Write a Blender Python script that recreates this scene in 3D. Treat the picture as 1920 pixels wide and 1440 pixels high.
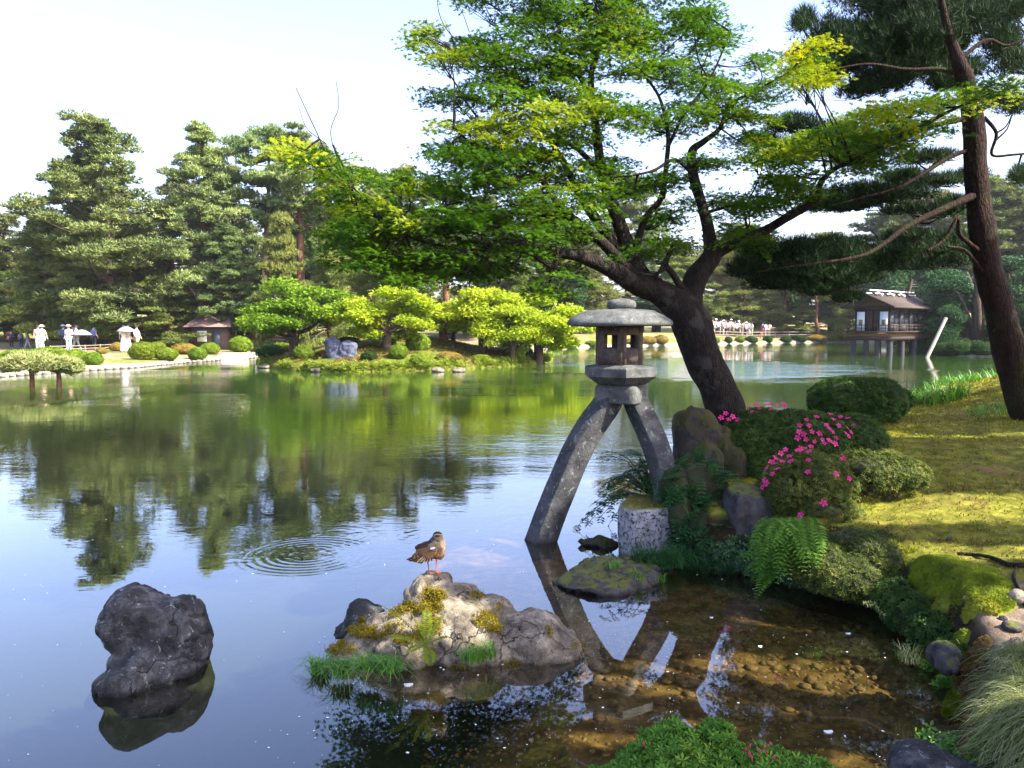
import bpy, bmesh, math, random
import numpy as np
from mathutils import Vector, Matrix

for o in list(bpy.data.objects): bpy.data.objects.remove(o)
C = bpy.context.scene.collection
sc = bpy.context.scene
rng = np.random.default_rng(7)
random.seed(7)
R = math.radians

# ---------------------------------------------------------------- camera, sky, sun, exposure
F = 1550.0; CX, CY = 960.0, 720.0; PITCH = R(4.25); EYE = np.array([0.0, 0.0, 2.3])
cam = bpy.data.cameras.new('camera'); cam_o = bpy.data.objects.new('camera', cam); C.objects.link(cam_o)
cam.sensor_width = 36; cam.lens = 36 * F / 1920; cam.clip_start = 0.05; cam.clip_end = 3000
cam_o.location = EYE; cam_o.rotation_euler = (math.pi / 2 - PITCH, 0, 0)
sc.camera = cam_o

SUN_AZ, SUN_EL = R(115), R(43)          # azimuth clockwise from +Y
world = bpy.data.worlds.new('World'); sc.world = world; world.use_nodes = True
wn = world.node_tree; wn.nodes.clear()
sky = wn.nodes.new('ShaderNodeTexSky'); sky.sky_type = 'NISHITA'; sky.sun_disc = False
sky.sun_elevation = SUN_EL; sky.sun_rotation = SUN_AZ
sky.air_density = 1.0; sky.dust_density = 2.6; sky.ozone_density = 1.6
bg = wn.nodes.new('ShaderNodeBackground'); bg.inputs['Strength'].default_value = 0.15
wo = wn.nodes.new('ShaderNodeOutputWorld')
tint = wn.nodes.new('ShaderNodeMix'); tint.data_type = 'RGBA'; tint.blend_type = 'MULTIPLY'; tint.inputs[0].default_value = 1
tint.inputs[7].default_value = (1.02, .93, 1.05, 1)      # a slightly hazier, more lavender sky
wn.links.new(sky.outputs[0], tint.inputs[6]); wn.links.new(tint.outputs[2], bg.inputs[0]); wn.links.new(bg.outputs[0], wo.inputs[0])
SUN = np.array([math.sin(SUN_AZ) * math.cos(SUN_EL), math.cos(SUN_AZ) * math.cos(SUN_EL), math.sin(SUN_EL)])
sl = bpy.data.lights.new('sun', 'SUN'); sl.energy = 4.6; sl.angle = R(0.5); sl.color = (1.0, 0.94, 0.82)
so = bpy.data.objects.new('sun', sl); C.objects.link(so)
so.rotation_euler = Vector(SUN).to_track_quat('Z', 'Y').to_euler(); so.location = (20, -10, 30)
sc.view_settings.view_transform = 'Standard'; sc.view_settings.look = 'None'
sc.view_settings.exposure = 1.95; sc.view_settings.gamma = 1.0; sc.view_settings.use_curve_mapping = False
sc.render.engine = 'CYCLES'
try:
    sc.cycles.max_bounces = 8; sc.cycles.transparent_max_bounces = 12; sc.cycles.use_denoising = True
    sc.cycles.caustics_reflective = False; sc.cycles.caustics_refractive = False
except Exception: pass

# ---------------------------------------------------------------- picture <-> place
def ray(px, py):
    a, b = (px - CX) / F, (CY - py) / F
    return np.array([a, math.cos(PITCH) + b * math.sin(PITCH), -math.sin(PITCH) + b * math.cos(PITCH)])
def P(px, py, Y):                        # point seen at (px,py) standing Y metres ahead
    d = ray(px, py); return EYE + d * (Y / d[1])
def W(px, py, z=0.0):                    # point of height z seen at (px,py)
    d = ray(px, py); return EYE + d * ((z - EYE[2]) / d[2])
def PX(Y): return Y / F                  # metres per photo pixel at distance Y
def project(p):
    q = np.atleast_2d(p) - EYE
    dep = q[:, 1] * math.cos(PITCH) - q[:, 2] * math.sin(PITCH)
    up = q[:, 1] * math.sin(PITCH) + q[:, 2] * math.cos(PITCH)
    dd = np.where(dep > .01, dep, np.nan)
    return CX + F * q[:, 0] / dd, CY - F * up / dd
def in_frame(p, m=60):
    x, y = project(p)
    return (x > -m) & (x < 1920 + m) & (y > -m) & (y < 1440 + m)
def sun_foot(p):                         # where the shadow of p falls on the water level
    p = np.atleast_2d(p); return p[:, :2] - SUN[:2] * (p[:, 2:3] / SUN[2])

# ---------------------------------------------------------------- numpy noise
def _h(ix, iy, iz, s):
    with np.errstate(over='ignore'):
        n = ix.astype(np.uint32) * np.uint32(374761393) + iy.astype(np.uint32) * np.uint32(668265263) + iz.astype(np.uint32) * np.uint32(2147483647) + np.uint32(s * 144269 + 1013)
        n = (n ^ (n >> np.uint32(13))) * np.uint32(1274126177)
        n = (n ^ (n >> np.uint32(16))) * np.uint32(2246822519)
        return ((n ^ (n >> np.uint32(15))) & np.uint32(0xffff)).astype(float) / 65535.0
def vnoise(p, s=0):
    p = np.asarray(p, float); i = np.floor(p).astype(np.int64) ; f = p - i; f = f * f * (3 - 2 * f)
    i = i + 5000
    out = 0
    for dx in (0, 1):
        for dy in (0, 1):
            for dz in (0, 1):
                w = (f[:, 0] if dx else 1 - f[:, 0]) * (f[:, 1] if dy else 1 - f[:, 1]) * (f[:, 2] if dz else 1 - f[:, 2])
                out = out + w * _h(i[:, 0] + dx, i[:, 1] + dy, i[:, 2] + dz, s)
    return out * 2 - 1
def fbm(p, oct=4, s=0, gain=.5):
    p = np.asarray(p, float); a, v, t = 1.0, 0, 0
    for k in range(oct):
        v = v + a * vnoise(p * (2 ** k) + 17.3 * k, s + k); t += a; a *= gain
    return v / t
def ridged(p, oct=4, s=0):
    a, v, t = 1.0, 0, 0
    for k in range(oct):
        v = v + a * (1 - 2 * np.abs(vnoise(p * (2 ** k) + 9.1 * k, s + k))); t += a; a *= .5
    return v / t

def worley(p, s=0):                      # distance to nearest and second nearest cell point, id value of nearest
    p = np.asarray(p, float); i0 = np.floor(p).astype(np.int64); d1 = np.full(len(p), 9.); d2 = d1.copy(); c = np.zeros(len(p)); g = np.zeros((len(p), 3))
    for dx in (-1, 0, 1):
        for dy in (-1, 0, 1):
            for dz in (-1, 0, 1):
                q = i0 + [dx, dy, dz]; qq = q + 5000
                o = np.stack([_h(qq[:, 0], qq[:, 1], qq[:, 2], s + k) for k in (1, 2, 3)], 1); v = p - (q + o); d = np.linalg.norm(v, axis=1)
                near = d < d1; d2 = np.where(near, d1, np.minimum(d2, d)); c = np.where(near, _h(qq[:, 0], qq[:, 1], qq[:, 2], s + 9), c)
                g = np.where(near[:, None], v, g); d1 = np.where(near, d, d1)
    return d1, d2, c, g
# ---------------------------------------------------------------- mesh collector
class Acc:
    def __init__(s): s.V = []; s.F = []; s.T = []; s.M = []; s.n = 0
    def add(s, V, Fc, tone=0.5, mi=0):
        V = np.asarray(V, float).reshape(-1, 3); Fc = np.asarray(Fc, int)
        if len(Fc) == 0: return s
        s.V.append(V); s.F.append(Fc + s.n); s.n += len(V)
        t = np.full(len(Fc), tone) if np.isscalar(tone) else np.asarray(tone, float)
        s.T.append(t); s.M.append(np.full(len(Fc), mi)); return s
    def mesh(s, name, mats, smooth=False, off=None):
        me = bpy.data.meshes.new(name)
        V = np.concatenate(s.V); 
        if off is not None: V = V - np.asarray(off)
        me.vertices.add(len(V)); me.vertices.foreach_set('co', V.ravel().astype(np.float32))
        nl = sum(f.size for f in s.F); nf = sum(len(f) for f in s.F)
        me.loops.add(nl); me.polygons.add(nf)
        me.loops.foreach_set('vertex_index', np.concatenate([f.ravel() for f in s.F]).astype(np.int32))
        k = np.concatenate([np.full(len(f), f.shape[1]) for f in s.F])
        st = np.concatenate([[0], np.cumsum(k)[:-1]])
        me.polygons.foreach_set('loop_start', st.astype(np.int32))
        me.polygons.foreach_set('material_index', np.concatenate(s.M).astype(np.int32))
        if smooth: me.polygons.foreach_set('use_smooth', np.ones(nf, bool))
        at = me.attributes.new('tone', 'FLOAT', 'FACE'); at.data.foreach_set('value', np.concatenate(s.T).astype(np.float32))
        for m in (mats if isinstance(mats, (list, tuple)) else [mats]): me.materials.append(m)
        me.update(calc_edges=True); me.validate()
        return me
    def build(s, name, mats, parent=None, smooth=False):
        off = np.zeros(3); p = parent
        while p is not None: off = off + np.array(p.location); p = p.parent
        return link(name, s.mesh(name, mats, smooth, off), parent)
def link(name, me, parent=None):
    o = bpy.data.objects.new(name, me); C.objects.link(o)
    if parent is not None: o.parent = parent
    return o
def thing(name, label, cat, base=(0, 0, 0), group=None, rz=0):
    o = bpy.data.objects.new(name, None); o.location = Vector(base); o.rotation_euler = (0, 0, rz); C.objects.link(o)
    o.empty_display_size = .2
    return tag(o, label, cat, group)
def tag(o, label=None, cat=None, group=None, kind=None):
    if label: o['label'] = label
    if cat: o['category'] = cat
    if group: o['group'] = group
    if kind: o['kind'] = kind
    return o
def copy_tree(o, parent=None):
    c = o.copy(); C.objects.link(c); c.parent = parent
    for ch in o.children: copy_tree(ch, c)
    return c

# ---------------------------------------------------------------- shapes
def rot_from(n, up_jit=None):            # frames (N,3,3) with z axis along n, random spin
    n = n / np.maximum(np.linalg.norm(n, axis=1, keepdims=True), 1e-9)
    a = rng.normal(size=n.shape); x = a - n * (a * n).sum(1, keepdims=True)
    x /= np.maximum(np.linalg.norm(x, axis=1, keepdims=True), 1e-9)
    y = np.cross(n, x); return np.stack([x, y, n], axis=2)
def frame_dir(d, n):                     # x axis along d, z close to n
    d = d / np.maximum(np.linalg.norm(d, axis=1, keepdims=True), 1e-9)
    z = n - d * (n * d).sum(1, keepdims=True); z /= np.maximum(np.linalg.norm(z, axis=1, keepdims=True), 1e-9)
    return np.stack([d, np.cross(z, d), z], axis=2)
def scatter(acc, tv, tf, cen, fr, sc_, tone=None, mi=0):
    tv = np.asarray(tv, float); tf = np.asarray(tf, int); N = len(cen)
    if N == 0: return
    sc_ = np.broadcast_to(np.asarray(sc_, float), (N,))
    V = cen[:, None, :] + np.einsum('nij,kj->nki', fr, tv) * sc_[:, None, None]
    Fc = tf[None] + (np.arange(N) * len(tv))[:, None, None]
    if tone is None: tone = rng.random(N)
    acc.add(V.reshape(-1, 3), Fc.reshape(-1, tf.shape[1]), np.repeat(tone, len(tf)), mi)
def smooth_path(pts, n=6):
    pts = np.asarray(pts, float)
    if len(pts) < 3: t = np.linspace(0, 1, n + 1)[:, None]; return pts[0] * (1 - t) + pts[-1] * t
    q = np.vstack([2 * pts[0] - pts[1], pts, 2 * pts[-1] - pts[-2]]); out = []
    for i in range(1, len(q) - 2):
        a, b, c, d = q[i - 1:i + 3]
        for t in np.arange(n) / n:
            out.append(.5 * (2 * b + (c - a) * t + (2 * a - 5 * b + 4 * c - d) * t * t + (-a + 3 * b - 3 * c + d) * t ** 3))
    out.append(q[-2]); return np.array(out)
def tube(acc, pts, rad, sides=8, n=4, lump=0.0, tone=.5, mi=0, cap=True, flat=1.0):
    pts = np.asarray(pts, float); rad = np.broadcast_to(np.asarray(rad, float), (len(pts),))
    d = np.column_stack([pts, rad]); s = smooth_path(d, n) if n > 1 else d
    p, r = s[:, :3], np.maximum(s[:, 3], 1e-4)
    t = np.gradient(p, axis=0); t /= np.maximum(np.linalg.norm(t, axis=1, keepdims=True), 1e-9)
    u = np.zeros_like(p); a = np.array([1., 0, 0]) if abs(t[0][0]) < .8 else np.array([0, 1., 0])
    for i in range(len(p)):
        a = a - t[i] * (a @ t[i]); a = a / max(np.linalg.norm(a), 1e-9); u[i] = a
    v = np.cross(t, u); ang = np.arange(sides) * 2 * math.pi / sides
    V = p[:, None] + r[:, None, None] * (u[:, None] * np.cos(ang)[None, :, None] + flat * v[:, None] * np.sin(ang)[None, :, None])
    if lump:
        Q = V.reshape(-1, 3); k = 1 / max(r.max(), .02)
        nn = fbm(Q * k * .9, 3, 3)
        V = (p[:, None] + (V - p[:, None]) * (1 + lump * nn.reshape(len(p), sides, 1)))
    m = len(p); i = np.arange(m - 1)[:, None] * sides; j = np.arange(sides)[None]; k = (j + 1) % sides
    Fc = np.stack([i + j, i + k, i + sides + k, i + sides + j], -1).reshape(-1, 4)
    acc.add(V.reshape(-1, 3), Fc, tone, mi)
    if cap:
        for e, ring, fl in ((p[-1], (m - 1) * sides, 0), (p[0], 0, 1)):
            Vc = np.vstack([V.reshape(-1, 3)[ring:ring + sides], e[None]])
            tr = np.array([[q, (q + 1) % sides, sides] if not fl else [(q + 1) % sides, q, sides] for q in range(sides)])
            acc.add(Vc, tr, tone, mi)
def box(acc, lo, hi, tone=.5, mi=0, M=None):
    x0, y0, z0 = lo; x1, y1, z1 = hi
    V = np.array([(x, y, z) for z in (z0, z1) for y in (y0, y1) for x in (x0, x1)], float)
    if M is not None: V = V @ np.asarray(M)[:3, :3].T + np.asarray(M)[:3, 3]
    acc.add(V, [[0, 2, 3, 1], [4, 5, 7, 6], [0, 1, 5, 4], [2, 6, 7, 3], [0, 4, 6, 2], [1, 3, 7, 5]], tone, mi)
def bevel_obj(o, w, seg=2):
    m = o.modifiers.new('bevel', 'BEVEL'); m.width = w; m.segments = seg; m.limit_method = 'ANGLE'; m.angle_limit = R(28); return o
_ico = {}
def ico(sub):
    if sub not in _ico:
        bm = bmesh.new(); bmesh.ops.create_icosphere(bm, subdivisions=sub, radius=1)
        _ico[sub] = (np.array([v.co[:] for v in bm.verts]), np.array([[v.index for v in f.verts] for f in bm.faces])); bm.free()
    return _ico[sub]
def remesh(blobs, voxel, extra=None, facets=0):    # union of ellipsoids -> one closed skin (V, F)
    a = Acc()
    for b in blobs:
        c, r = np.array(b[0]), np.array(b[1]); V, Fc = ico(3)
        rr = np.random.default_rng(int(abs(c[0] * 991 + c[2] * 577)) + 3)
        for _ in range(facets): 
            nn = rr.normal(size=3); nn /= np.linalg.norm(nn); V = V - nn * np.maximum(0, V @ nn - rr.uniform(.72, .92))[:, None]
        if len(b) > 4 and b[4]: V = np.sign(V) * np.abs(V) ** b[4]; V = V / np.abs(V).max(0)
        V = V * r
        if len(b) > 2 and b[2]:
            M = np.array(Matrix.Rotation(b[2], 3, 'Y'))
            V = V @ M.T
        if len(b) > 3 and b[3]: V = V @ np.array(Matrix.Rotation(b[3], 3, 'Z')).T
        a.add(V + c, Fc)
    if extra: extra(a)
    me = a.mesh('t', [])
    o = bpy.data.objects.new('t', me); C.objects.link(o)
    m = o.modifiers.new('r', 'REMESH'); m.mode = 'VOXEL'; m.voxel_size = voxel
    dg = bpy.context.evaluated_depsgraph_get(); dg.update(); e = o.evaluated_get(dg); m2 = e.to_mesh()
    V = np.zeros(len(m2.vertices) * 3); m2.vertices.foreach_get('co', V); V = V.reshape(-1, 3)
    L = np.zeros(len(m2.loops), int); m2.loops.foreach_get('vertex_index', L)
    Fc = L.reshape(-1, 4) if len(L) == 4 * len(m2.polygons) else None
    N = np.zeros(len(m2.vertices) * 3); m2.vertices.foreach_get('normal', N); N = N.reshape(-1, 3)
    if Fc is None:
        m2.calc_loop_triangles(); T = np.zeros(len(m2.loop_triangles) * 3, int); m2.loop_triangles.foreach_get('vertices', T); Fc = T.reshape(-1, 3)
    e.to_mesh_clear(); bpy.data.objects.remove(o); bpy.data.meshes.remove(me)
    return V, Fc, N
def soften(V, Fc, it=3):
    V = V.copy(); k = Fc.shape[1]; e = np.concatenate([Fc[:, [i, (i + 1) % k]] for i in range(k)]); e = np.vstack([e, e[:, ::-1]])
    cnt = np.bincount(e[:, 0], minlength=len(V))[:, None]
    for _ in range(it):
        S = np.stack([np.bincount(e[:, 0], weights=V[e[:, 1], j], minlength=len(V)) for j in range(3)], 1)
        V = V * .4 + .6 * S / np.maximum(cnt, 1)
    return V
def rock_mesh(blobs, voxel=.03, amp=.05, freq=3.0, seed=0, facet=.5, crack=0.0, cdir=(0, 0, 1)):
    V, Fc, N = remesh(blobs, voxel, facets=16); V = soften(V, Fc, 1)
    p = V * freq
    d = fbm(p, 5, seed, .55) * amp * .8
    # broken faces: each cell is a plane tilted its own way, with a groove where two meet
    w = p * .55 + .45 * np.stack([fbm(p * .5 + k * 7, 3, seed + k) for k in (1, 2, 3)], 1)
    d1, d2, cid, g = worley(w, seed); tl = np.stack([np.sin(cid * 37), np.cos(cid * 53), np.sin(cid * 71)], 1)
    d += amp * .7 * (cid - .5) + amp * .8 * (g * tl).sum(1) - amp * .6 * np.clip(1 - (d2 - d1) / .14, 0, 1) * (vnoise(p * .6, seed + 5) > -.35)
    d1, d2, cid, g = worley(w * 3.1 + 5, seed + 40); d += amp * .3 * (cid - .5) - amp * .25 * np.clip(1 - (d2 - d1) / .12, 0, 1)
    # faceting: quantised low-frequency directions make planar breaks
    d += facet * amp * ridged(p * .7 + 4, 3, seed + 11)
    if crack:
        q = (V @ np.array(cdir)) * freq * 2.2 + 1.2 * fbm(p * .6, 3, seed + 20)
        w = np.abs((q % 1.0) - .5) * 2; d -= crack * np.clip(1 - (1 - w) / .16, 0, 1) * (fbm(p * .8, 2, seed + 33) > -.1)
    V = V + N * d[:, None]
    return V, Fc

# ---------------------------------------------------------------- materials
def nm(name):
    m = bpy.data.materials.new(name); m.use_nodes = True; t = m.node_tree; t.nodes.clear()
    out = t.nodes.new('ShaderNodeOutputMaterial'); return m, t, out
def N_(t, k, **kw):
    n = t.nodes.new(k)
    for a, b in kw.items():
        if a.startswith('i_'): n.inputs[a[2:].replace('_', ' ')].default_value = b
        else: setattr(n, a, b)
    return n
def rgba(c): return (c[0], c[1], c[2], 1)
def ramp(t, fac, stops, interp='LINEAR'):
    r = t.nodes.new('ShaderNodeValToRGB'); r.color_ramp.interpolation = interp
    e = r.color_ramp.elements
    while len(e) < len(stops): e.new(.5)
    for x, (p, c) in zip(e, stops): x.position = p; x.color = rgba(c)
    t.links.new(fac, r.inputs[0]); return r.outputs[0]
def noise(t, scale, detail=4, rough=.55, vec=None, dist=0.0):
    n = t.nodes.new('ShaderNodeTexNoise'); n.inputs['Scale'].default_value = scale; n.inputs['Detail'].default_value = detail
    n.inputs['Roughness'].default_value = rough; n.inputs['Distortion'].default_value = dist
    if vec is not None: t.links.new(vec, n.inputs['Vector'])
    return n.outputs['Fac']
def coords(t, kind='Object', scale=None):
    c = t.nodes.new('ShaderNodeTexCoord').outputs[kind]
    if scale:
        m = t.nodes.new('ShaderNodeMapping'); m.inputs['Scale'].default_value = scale; t.links.new(c, m.inputs[0]); c = m.outputs[0]
    return c
def mixc(t, f, a, b, mode='MIX'):
    m = t.nodes.new('ShaderNodeMix'); m.data_type = 'RGBA'; m.blend_type = mode
    for v, i in ((f, 0), (a, 6), (b, 7)):
        if isinstance(v, (int, float)): m.inputs[i].default_value = v
        elif isinstance(v, (tuple, list)): m.inputs[i].default_value = rgba(v)
        else: t.links.new(v, m.inputs[i])
    return m.outputs[2]
def math_(t, op, a, b=None, clamp=False):
    m = t.nodes.new('ShaderNodeMath'); m.operation = op; m.use_clamp = clamp
    for v, i in ((a, 0), (b, 1)):
        if v is None: continue
        if isinstance(v, (int, float)): m.inputs[i].default_value = v
        else: t.links.new(v, m.inputs[i])
    return m.outputs[0]
def mrange(t, v, a, b, c=0.0, d=1.0):
    m = t.nodes.new('ShaderNodeMapRange'); t.links.new(v, m.inputs[0])
    for i, x in zip((1, 2, 3, 4), (a, b, c, d)): m.inputs[i].default_value = x
    return m.outputs[0]
def bump(t, h, strength=.5, dist=.02):
    b = t.nodes.new('ShaderNodeBump'); b.inputs['Strength'].default_value = strength; b.inputs['Distance'].default_value = dist
    t.links.new(h, b.inputs['Height']); return b.outputs[0]
def principled(t, out, col, rough=.8, nrm=None, spec=.3):
    b = t.nodes.new('ShaderNodeBsdfPrincipled'); b.inputs['Specular IOR Level'].default_value = spec
    for v, k in ((col, 'Base Color'), (rough, 'Roughness')):
        if isinstance(v, (int, float)): b.inputs[k].default_value = v
        elif isinstance(v, (tuple, list)): b.inputs[k].default_value = rgba(v)
        else: t.links.new(v, b.inputs[k])
    if nrm is not None: t.links.new(nrm, b.inputs['Normal'])
    t.links.new(b.outputs[0], out.inputs[0]); return b
def leaf_mat(name, c0, c1, c2=None, trans=.35, rough=.6, spec=.12, patch=None, obj_var=0.0):
    """leaf colour runs c0..c1(..c2) from leaf to leaf"""
    m, t, out = nm(name)
    at = N_(t, 'ShaderNodeAttribute', attribute_name='tone').outputs['Fac']
    st = [(0, c0), (.85, c1)] if c2 is None else [(0, c0), (.7, c1), (1, c2)]
    if patch:
        nz = noise(t, patch, 2, .5, coords(t)); at = math_(t, 'ADD', math_(t, 'MULTIPLY', at, .6), math_(t, 'MULTIPLY', mrange(t, nz, .35, .65), .4))
    col = ramp(t, at, st)
    if obj_var:
        oi = t.nodes.new('ShaderNodeObjectInfo').outputs['Random']
        hs = t.nodes.new('ShaderNodeHueSaturation'); t.links.new(col, hs.inputs['Color'])
        t.links.new(mrange(t, oi, 0, 1, .5 - .03 * obj_var, .5 + .02 * obj_var), hs.inputs['Hue'])
        t.links.new(mrange(t, math_(t, 'FRACT', math_(t, 'MULTIPLY', oi, 7.3)), 0, 1, 1 - .3 * obj_var, 1 + .3 * obj_var), hs.inputs['Value'])
        col = hs.outputs[0]
    b = t.nodes.new('ShaderNodeBsdfPrincipled'); t.links.new(col, b.inputs['Base Color']); b.inputs['Roughness'].default_value = rough
    b.inputs['Specular IOR Level'].default_value = spec
    tr = t.nodes.new('ShaderNodeBsdfTranslucent')
    t.links.new(mixc(t, 1.0, col, (1.0, 1.0, .55), 'MULTIPLY'), tr.inputs[0])
    mx = t.nodes.new('ShaderNodeMixShader'); mx.inputs[0].default_value = trans
    t.links.new(b.outputs[0], mx.inputs[1]); t.links.new(tr.outputs[0], mx.inputs[2]); t.links.new(mx.outputs[0], out.inputs[0])
    return m
def flat_mat(name, c, rough=.7, var=.15, scale=12, spec=.3):
    m, t, out = nm(name); n = noise(t, scale, 4, .6, coords(t))
    col = ramp(t, n, [(.25, [x * (1 - var) for x in c]), (.75, [x * (1 + var) for x in c])])
    principled(t, out, col, rough, bump(t, n, .3, .01), spec); return m
def rock_mat(name, dark, mid, light, moss=None, moss_lo=.55, lichen=None, lich_amt=.6, scale=1.0, moss_amt=.5, rough=.85, bstr=.8, wetline=.75, cracks=.022):
    m, t, out = nm(name); co = coords(t)
    n1 = noise(t, 4 * scale, 8, .62, co, .3); n2 = noise(t, 26 * scale, 6, .65, co); n3 = noise(t, 1.6 * scale, 3, .5, co)
    col = ramp(t, n1, [(.3, dark), (.5, mid), (.72, light)])
    col = mixc(t, mrange(t, n2, .52, .68, 0, .65), col, dark)
    n4 = noise(t, 70 * scale, 4, .7, co)
    col = mixc(t, mrange(t, n4, .56, .64, 0, .7), col, [x * .5 for x in dark])
    if lichen:
        v = t.nodes.new('ShaderNodeTexVoronoi'); v.inputs['Scale'].default_value = 9 * scale; t.links.new(co, v.inputs['Vector'])
        f = math_(t, 'MULTIPLY', mrange(t, noise(t, 11 * scale, 6, .7, co, .6), lich_amt, lich_amt + .05), 1.0)
        col = mixc(t, f, col, lichen)
    if moss:
        g = N_(t, 'ShaderNodeNewGeometry'); sx = t.nodes.new('ShaderNodeSeparateXYZ'); t.links.new(g.outputs['Normal'], sx.inputs[0])
        up = mrange(t, sx.outputs[2], moss_lo, moss_lo + .3)
        f = math_(t, 'MULTIPLY', up, mrange(t, noise(t, 5 * scale, 5, .65, co), moss_amt, moss_amt + .08))
        mc = mixc(t, n2, [x * .45 for x in moss], [x * 1.5 for x in moss])
        col = mixc(t, f, col, mc)
    vv = t.nodes.new('ShaderNodeTexVoronoi'); vv.feature = 'DISTANCE_TO_EDGE'; vv.inputs['Scale'].default_value = 1.7 * scale
    wv = t.nodes.new('ShaderNodeVectorMath'); wv.operation = 'ADD'; nn = t.nodes.new('ShaderNodeTexNoise'); nn.inputs['Scale'].default_value = 4 * scale; nn.inputs['Detail'].default_value = 5; t.links.new(co, nn.inputs['Vector'])
    s2 = t.nodes.new('ShaderNodeVectorMath'); s2.operation = 'SCALE'; s2.inputs['Scale'].default_value = .6 / scale; t.links.new(nn.outputs['Color'], s2.inputs[0]); t.links.new(co, wv.inputs[0]); t.links.new(s2.outputs[0], wv.inputs[1]); t.links.new(wv.outputs[0], vv.inputs['Vector'])
    crk = mrange(t, vv.outputs['Distance'], cracks, .0)
    col = mixc(t, math_(t, 'MULTIPLY', crk, mrange(t, n3, .46, .56, 0, .85)), col, [x * .3 for x in dark])
    vz = t.nodes.new('ShaderNodeSeparateXYZ'); t.links.new(N_(t, 'ShaderNodeNewGeometry').outputs['Position'], vz.inputs[0])
    wet = mrange(t, vz.outputs[2], .035, -.01)           # the waterline keeps the stone wet and dark
    col = mixc(t, math_(t, 'MULTIPLY', wet, wetline), col, [x * .35 for x in dark])
    h = math_(t, 'ADD', math_(t, 'ADD', math_(t, 'MULTIPLY', n1, .6), math_(t, 'MULTIPLY', n2, .4)), math_(t, 'MULTIPLY', n4, .15))
    h = math_(t, 'SUBTRACT', h, math_(t, 'MULTIPLY', crk, mrange(t, n3, .46, .56, 0, .7)))
    principled(t, out, col, rough, bump(t, h, bstr, .05 / scale), .25); return m
def bark_mat(name, dark, light, scale=1.0, moss=None, patches=None):
    m, t, out = nm(name); co = coords(t, 'Object', (1, 1, .28))
    n1 = noise(t, 14 * scale, 7, .65, co, .5)
    wv = t.nodes.new('ShaderNodeVectorMath'); wv.operation = 'ADD'; nn = t.nodes.new('ShaderNodeTexNoise'); nn.inputs['Scale'].default_value = 9 * scale; nn.inputs['Detail'].default_value = 4; t.links.new(co, nn.inputs['Vector'])
    sc2 = t.nodes.new('ShaderNodeVectorMath'); sc2.operation = 'SCALE'; sc2.inputs['Scale'].default_value = .12 / scale; t.links.new(nn.outputs['Color'], sc2.inputs[0]); t.links.new(co, wv.inputs[0]); t.links.new(sc2.outputs[0], wv.inputs[1])
    v = t.nodes.new('ShaderNodeTexVoronoi'); v.feature = 'DISTANCE_TO_EDGE'; v.inputs['Scale'].default_value = 30 * scale; t.links.new(wv.outputs[0], v.inputs['Vector'])
    ed = mrange(t, v.outputs['Distance'], 0, .22)
    col = ramp(t, n1, [(.3, dark), (.7, light)]); col = mixc(t, math_(t, 'MULTIPLY', math_(t, 'SUBTRACT', 1.0, ed), .5), col, [x * .5 for x in dark])
    if patches: col = mixc(t, mrange(t, noise(t, 3.5 * scale, 4, .6, coords(t)), .56, .64, 0, .7), col, patches)
    if moss: col = mixc(t, mrange(t, noise(t, 2.2 * scale, 4, .6, coords(t)), .5, .62, 0, .8), col, moss)
    h = math_(t, 'ADD', math_(t, 'MULTIPLY', n1, .5), math_(t, 'MULTIPLY', ed, .5))
    principled(t, out, col, .9, bump(t, h, .8, .03), .15); return m

M = {}
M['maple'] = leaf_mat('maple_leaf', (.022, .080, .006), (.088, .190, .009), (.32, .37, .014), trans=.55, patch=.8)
M['maple_lit_young'] = leaf_mat('maple_leaf_lit_young', (.12, .22, .010), (.32, .38, .014), (.60, .50, .02), trans=.5, patch=1.2)  # yellow is mostly sunlight put into the colour, partly young leaves
M['maple_far'] = leaf_mat('island_maple_leaf', (.20, .30, .02), (.42, .50, .03), (.66, .62, .05), trans=.45, patch=.5)
M['maple_far_green'] = leaf_mat('island_maple_leaf_green', (.06, .14, .012), (.17, .28, .018), (.42, .46, .03), trans=.4, patch=.5)
M['needle'] = leaf_mat('pine_needle', (.006, .018, .007), (.018, .042, .014), (.045, .08, .025), trans=.15, patch=1.0)
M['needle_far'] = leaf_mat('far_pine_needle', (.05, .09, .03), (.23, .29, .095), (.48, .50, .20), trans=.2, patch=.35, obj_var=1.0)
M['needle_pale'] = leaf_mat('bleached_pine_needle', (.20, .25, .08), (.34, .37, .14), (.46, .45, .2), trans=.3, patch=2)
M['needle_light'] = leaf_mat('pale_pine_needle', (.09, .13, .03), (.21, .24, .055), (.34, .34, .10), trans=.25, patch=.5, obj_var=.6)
M['broad'] = leaf_mat('broad_leaf', (.018, .055, .022), (.045, .11, .04), (.08, .16, .05), trans=.25, patch=.5, obj_var=.4)
M['azalea'] = leaf_mat('azalea_leaf', (.018, .045, .010), (.055, .105, .018), (.12, .17, .03), trans=.25, patch=3)
M['azalea_olive'] = leaf_mat('azalea_leaf_olive', (.025, .045, .010), (.10, .125, .022), (.26, .26, .06), trans=.3, patch=4)
M['clip'] = leaf_mat('clipped_bush_leaf', (.075, .14, .012), (.17, .25, .02), (.30, .36, .03), trans=.3, patch=3, obj_var=.5)
M['clip_dark'] = leaf_mat('dark_bush_leaf', (.012, .04, .008), (.03, .075, .012), (.06, .12, .02), trans=.2, patch=3, obj_var=.5)
M['orange_bush'] = leaf_mat('bronze_bush_leaf', (.16, .15, .03), (.32, .24, .05), (.45, .22, .10), trans=.3, patch=1)
M['fern'] = leaf_mat('fern_leaf', (.05, .14, .018), (.12, .26, .03), (.24, .38, .05), trans=.35)
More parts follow.
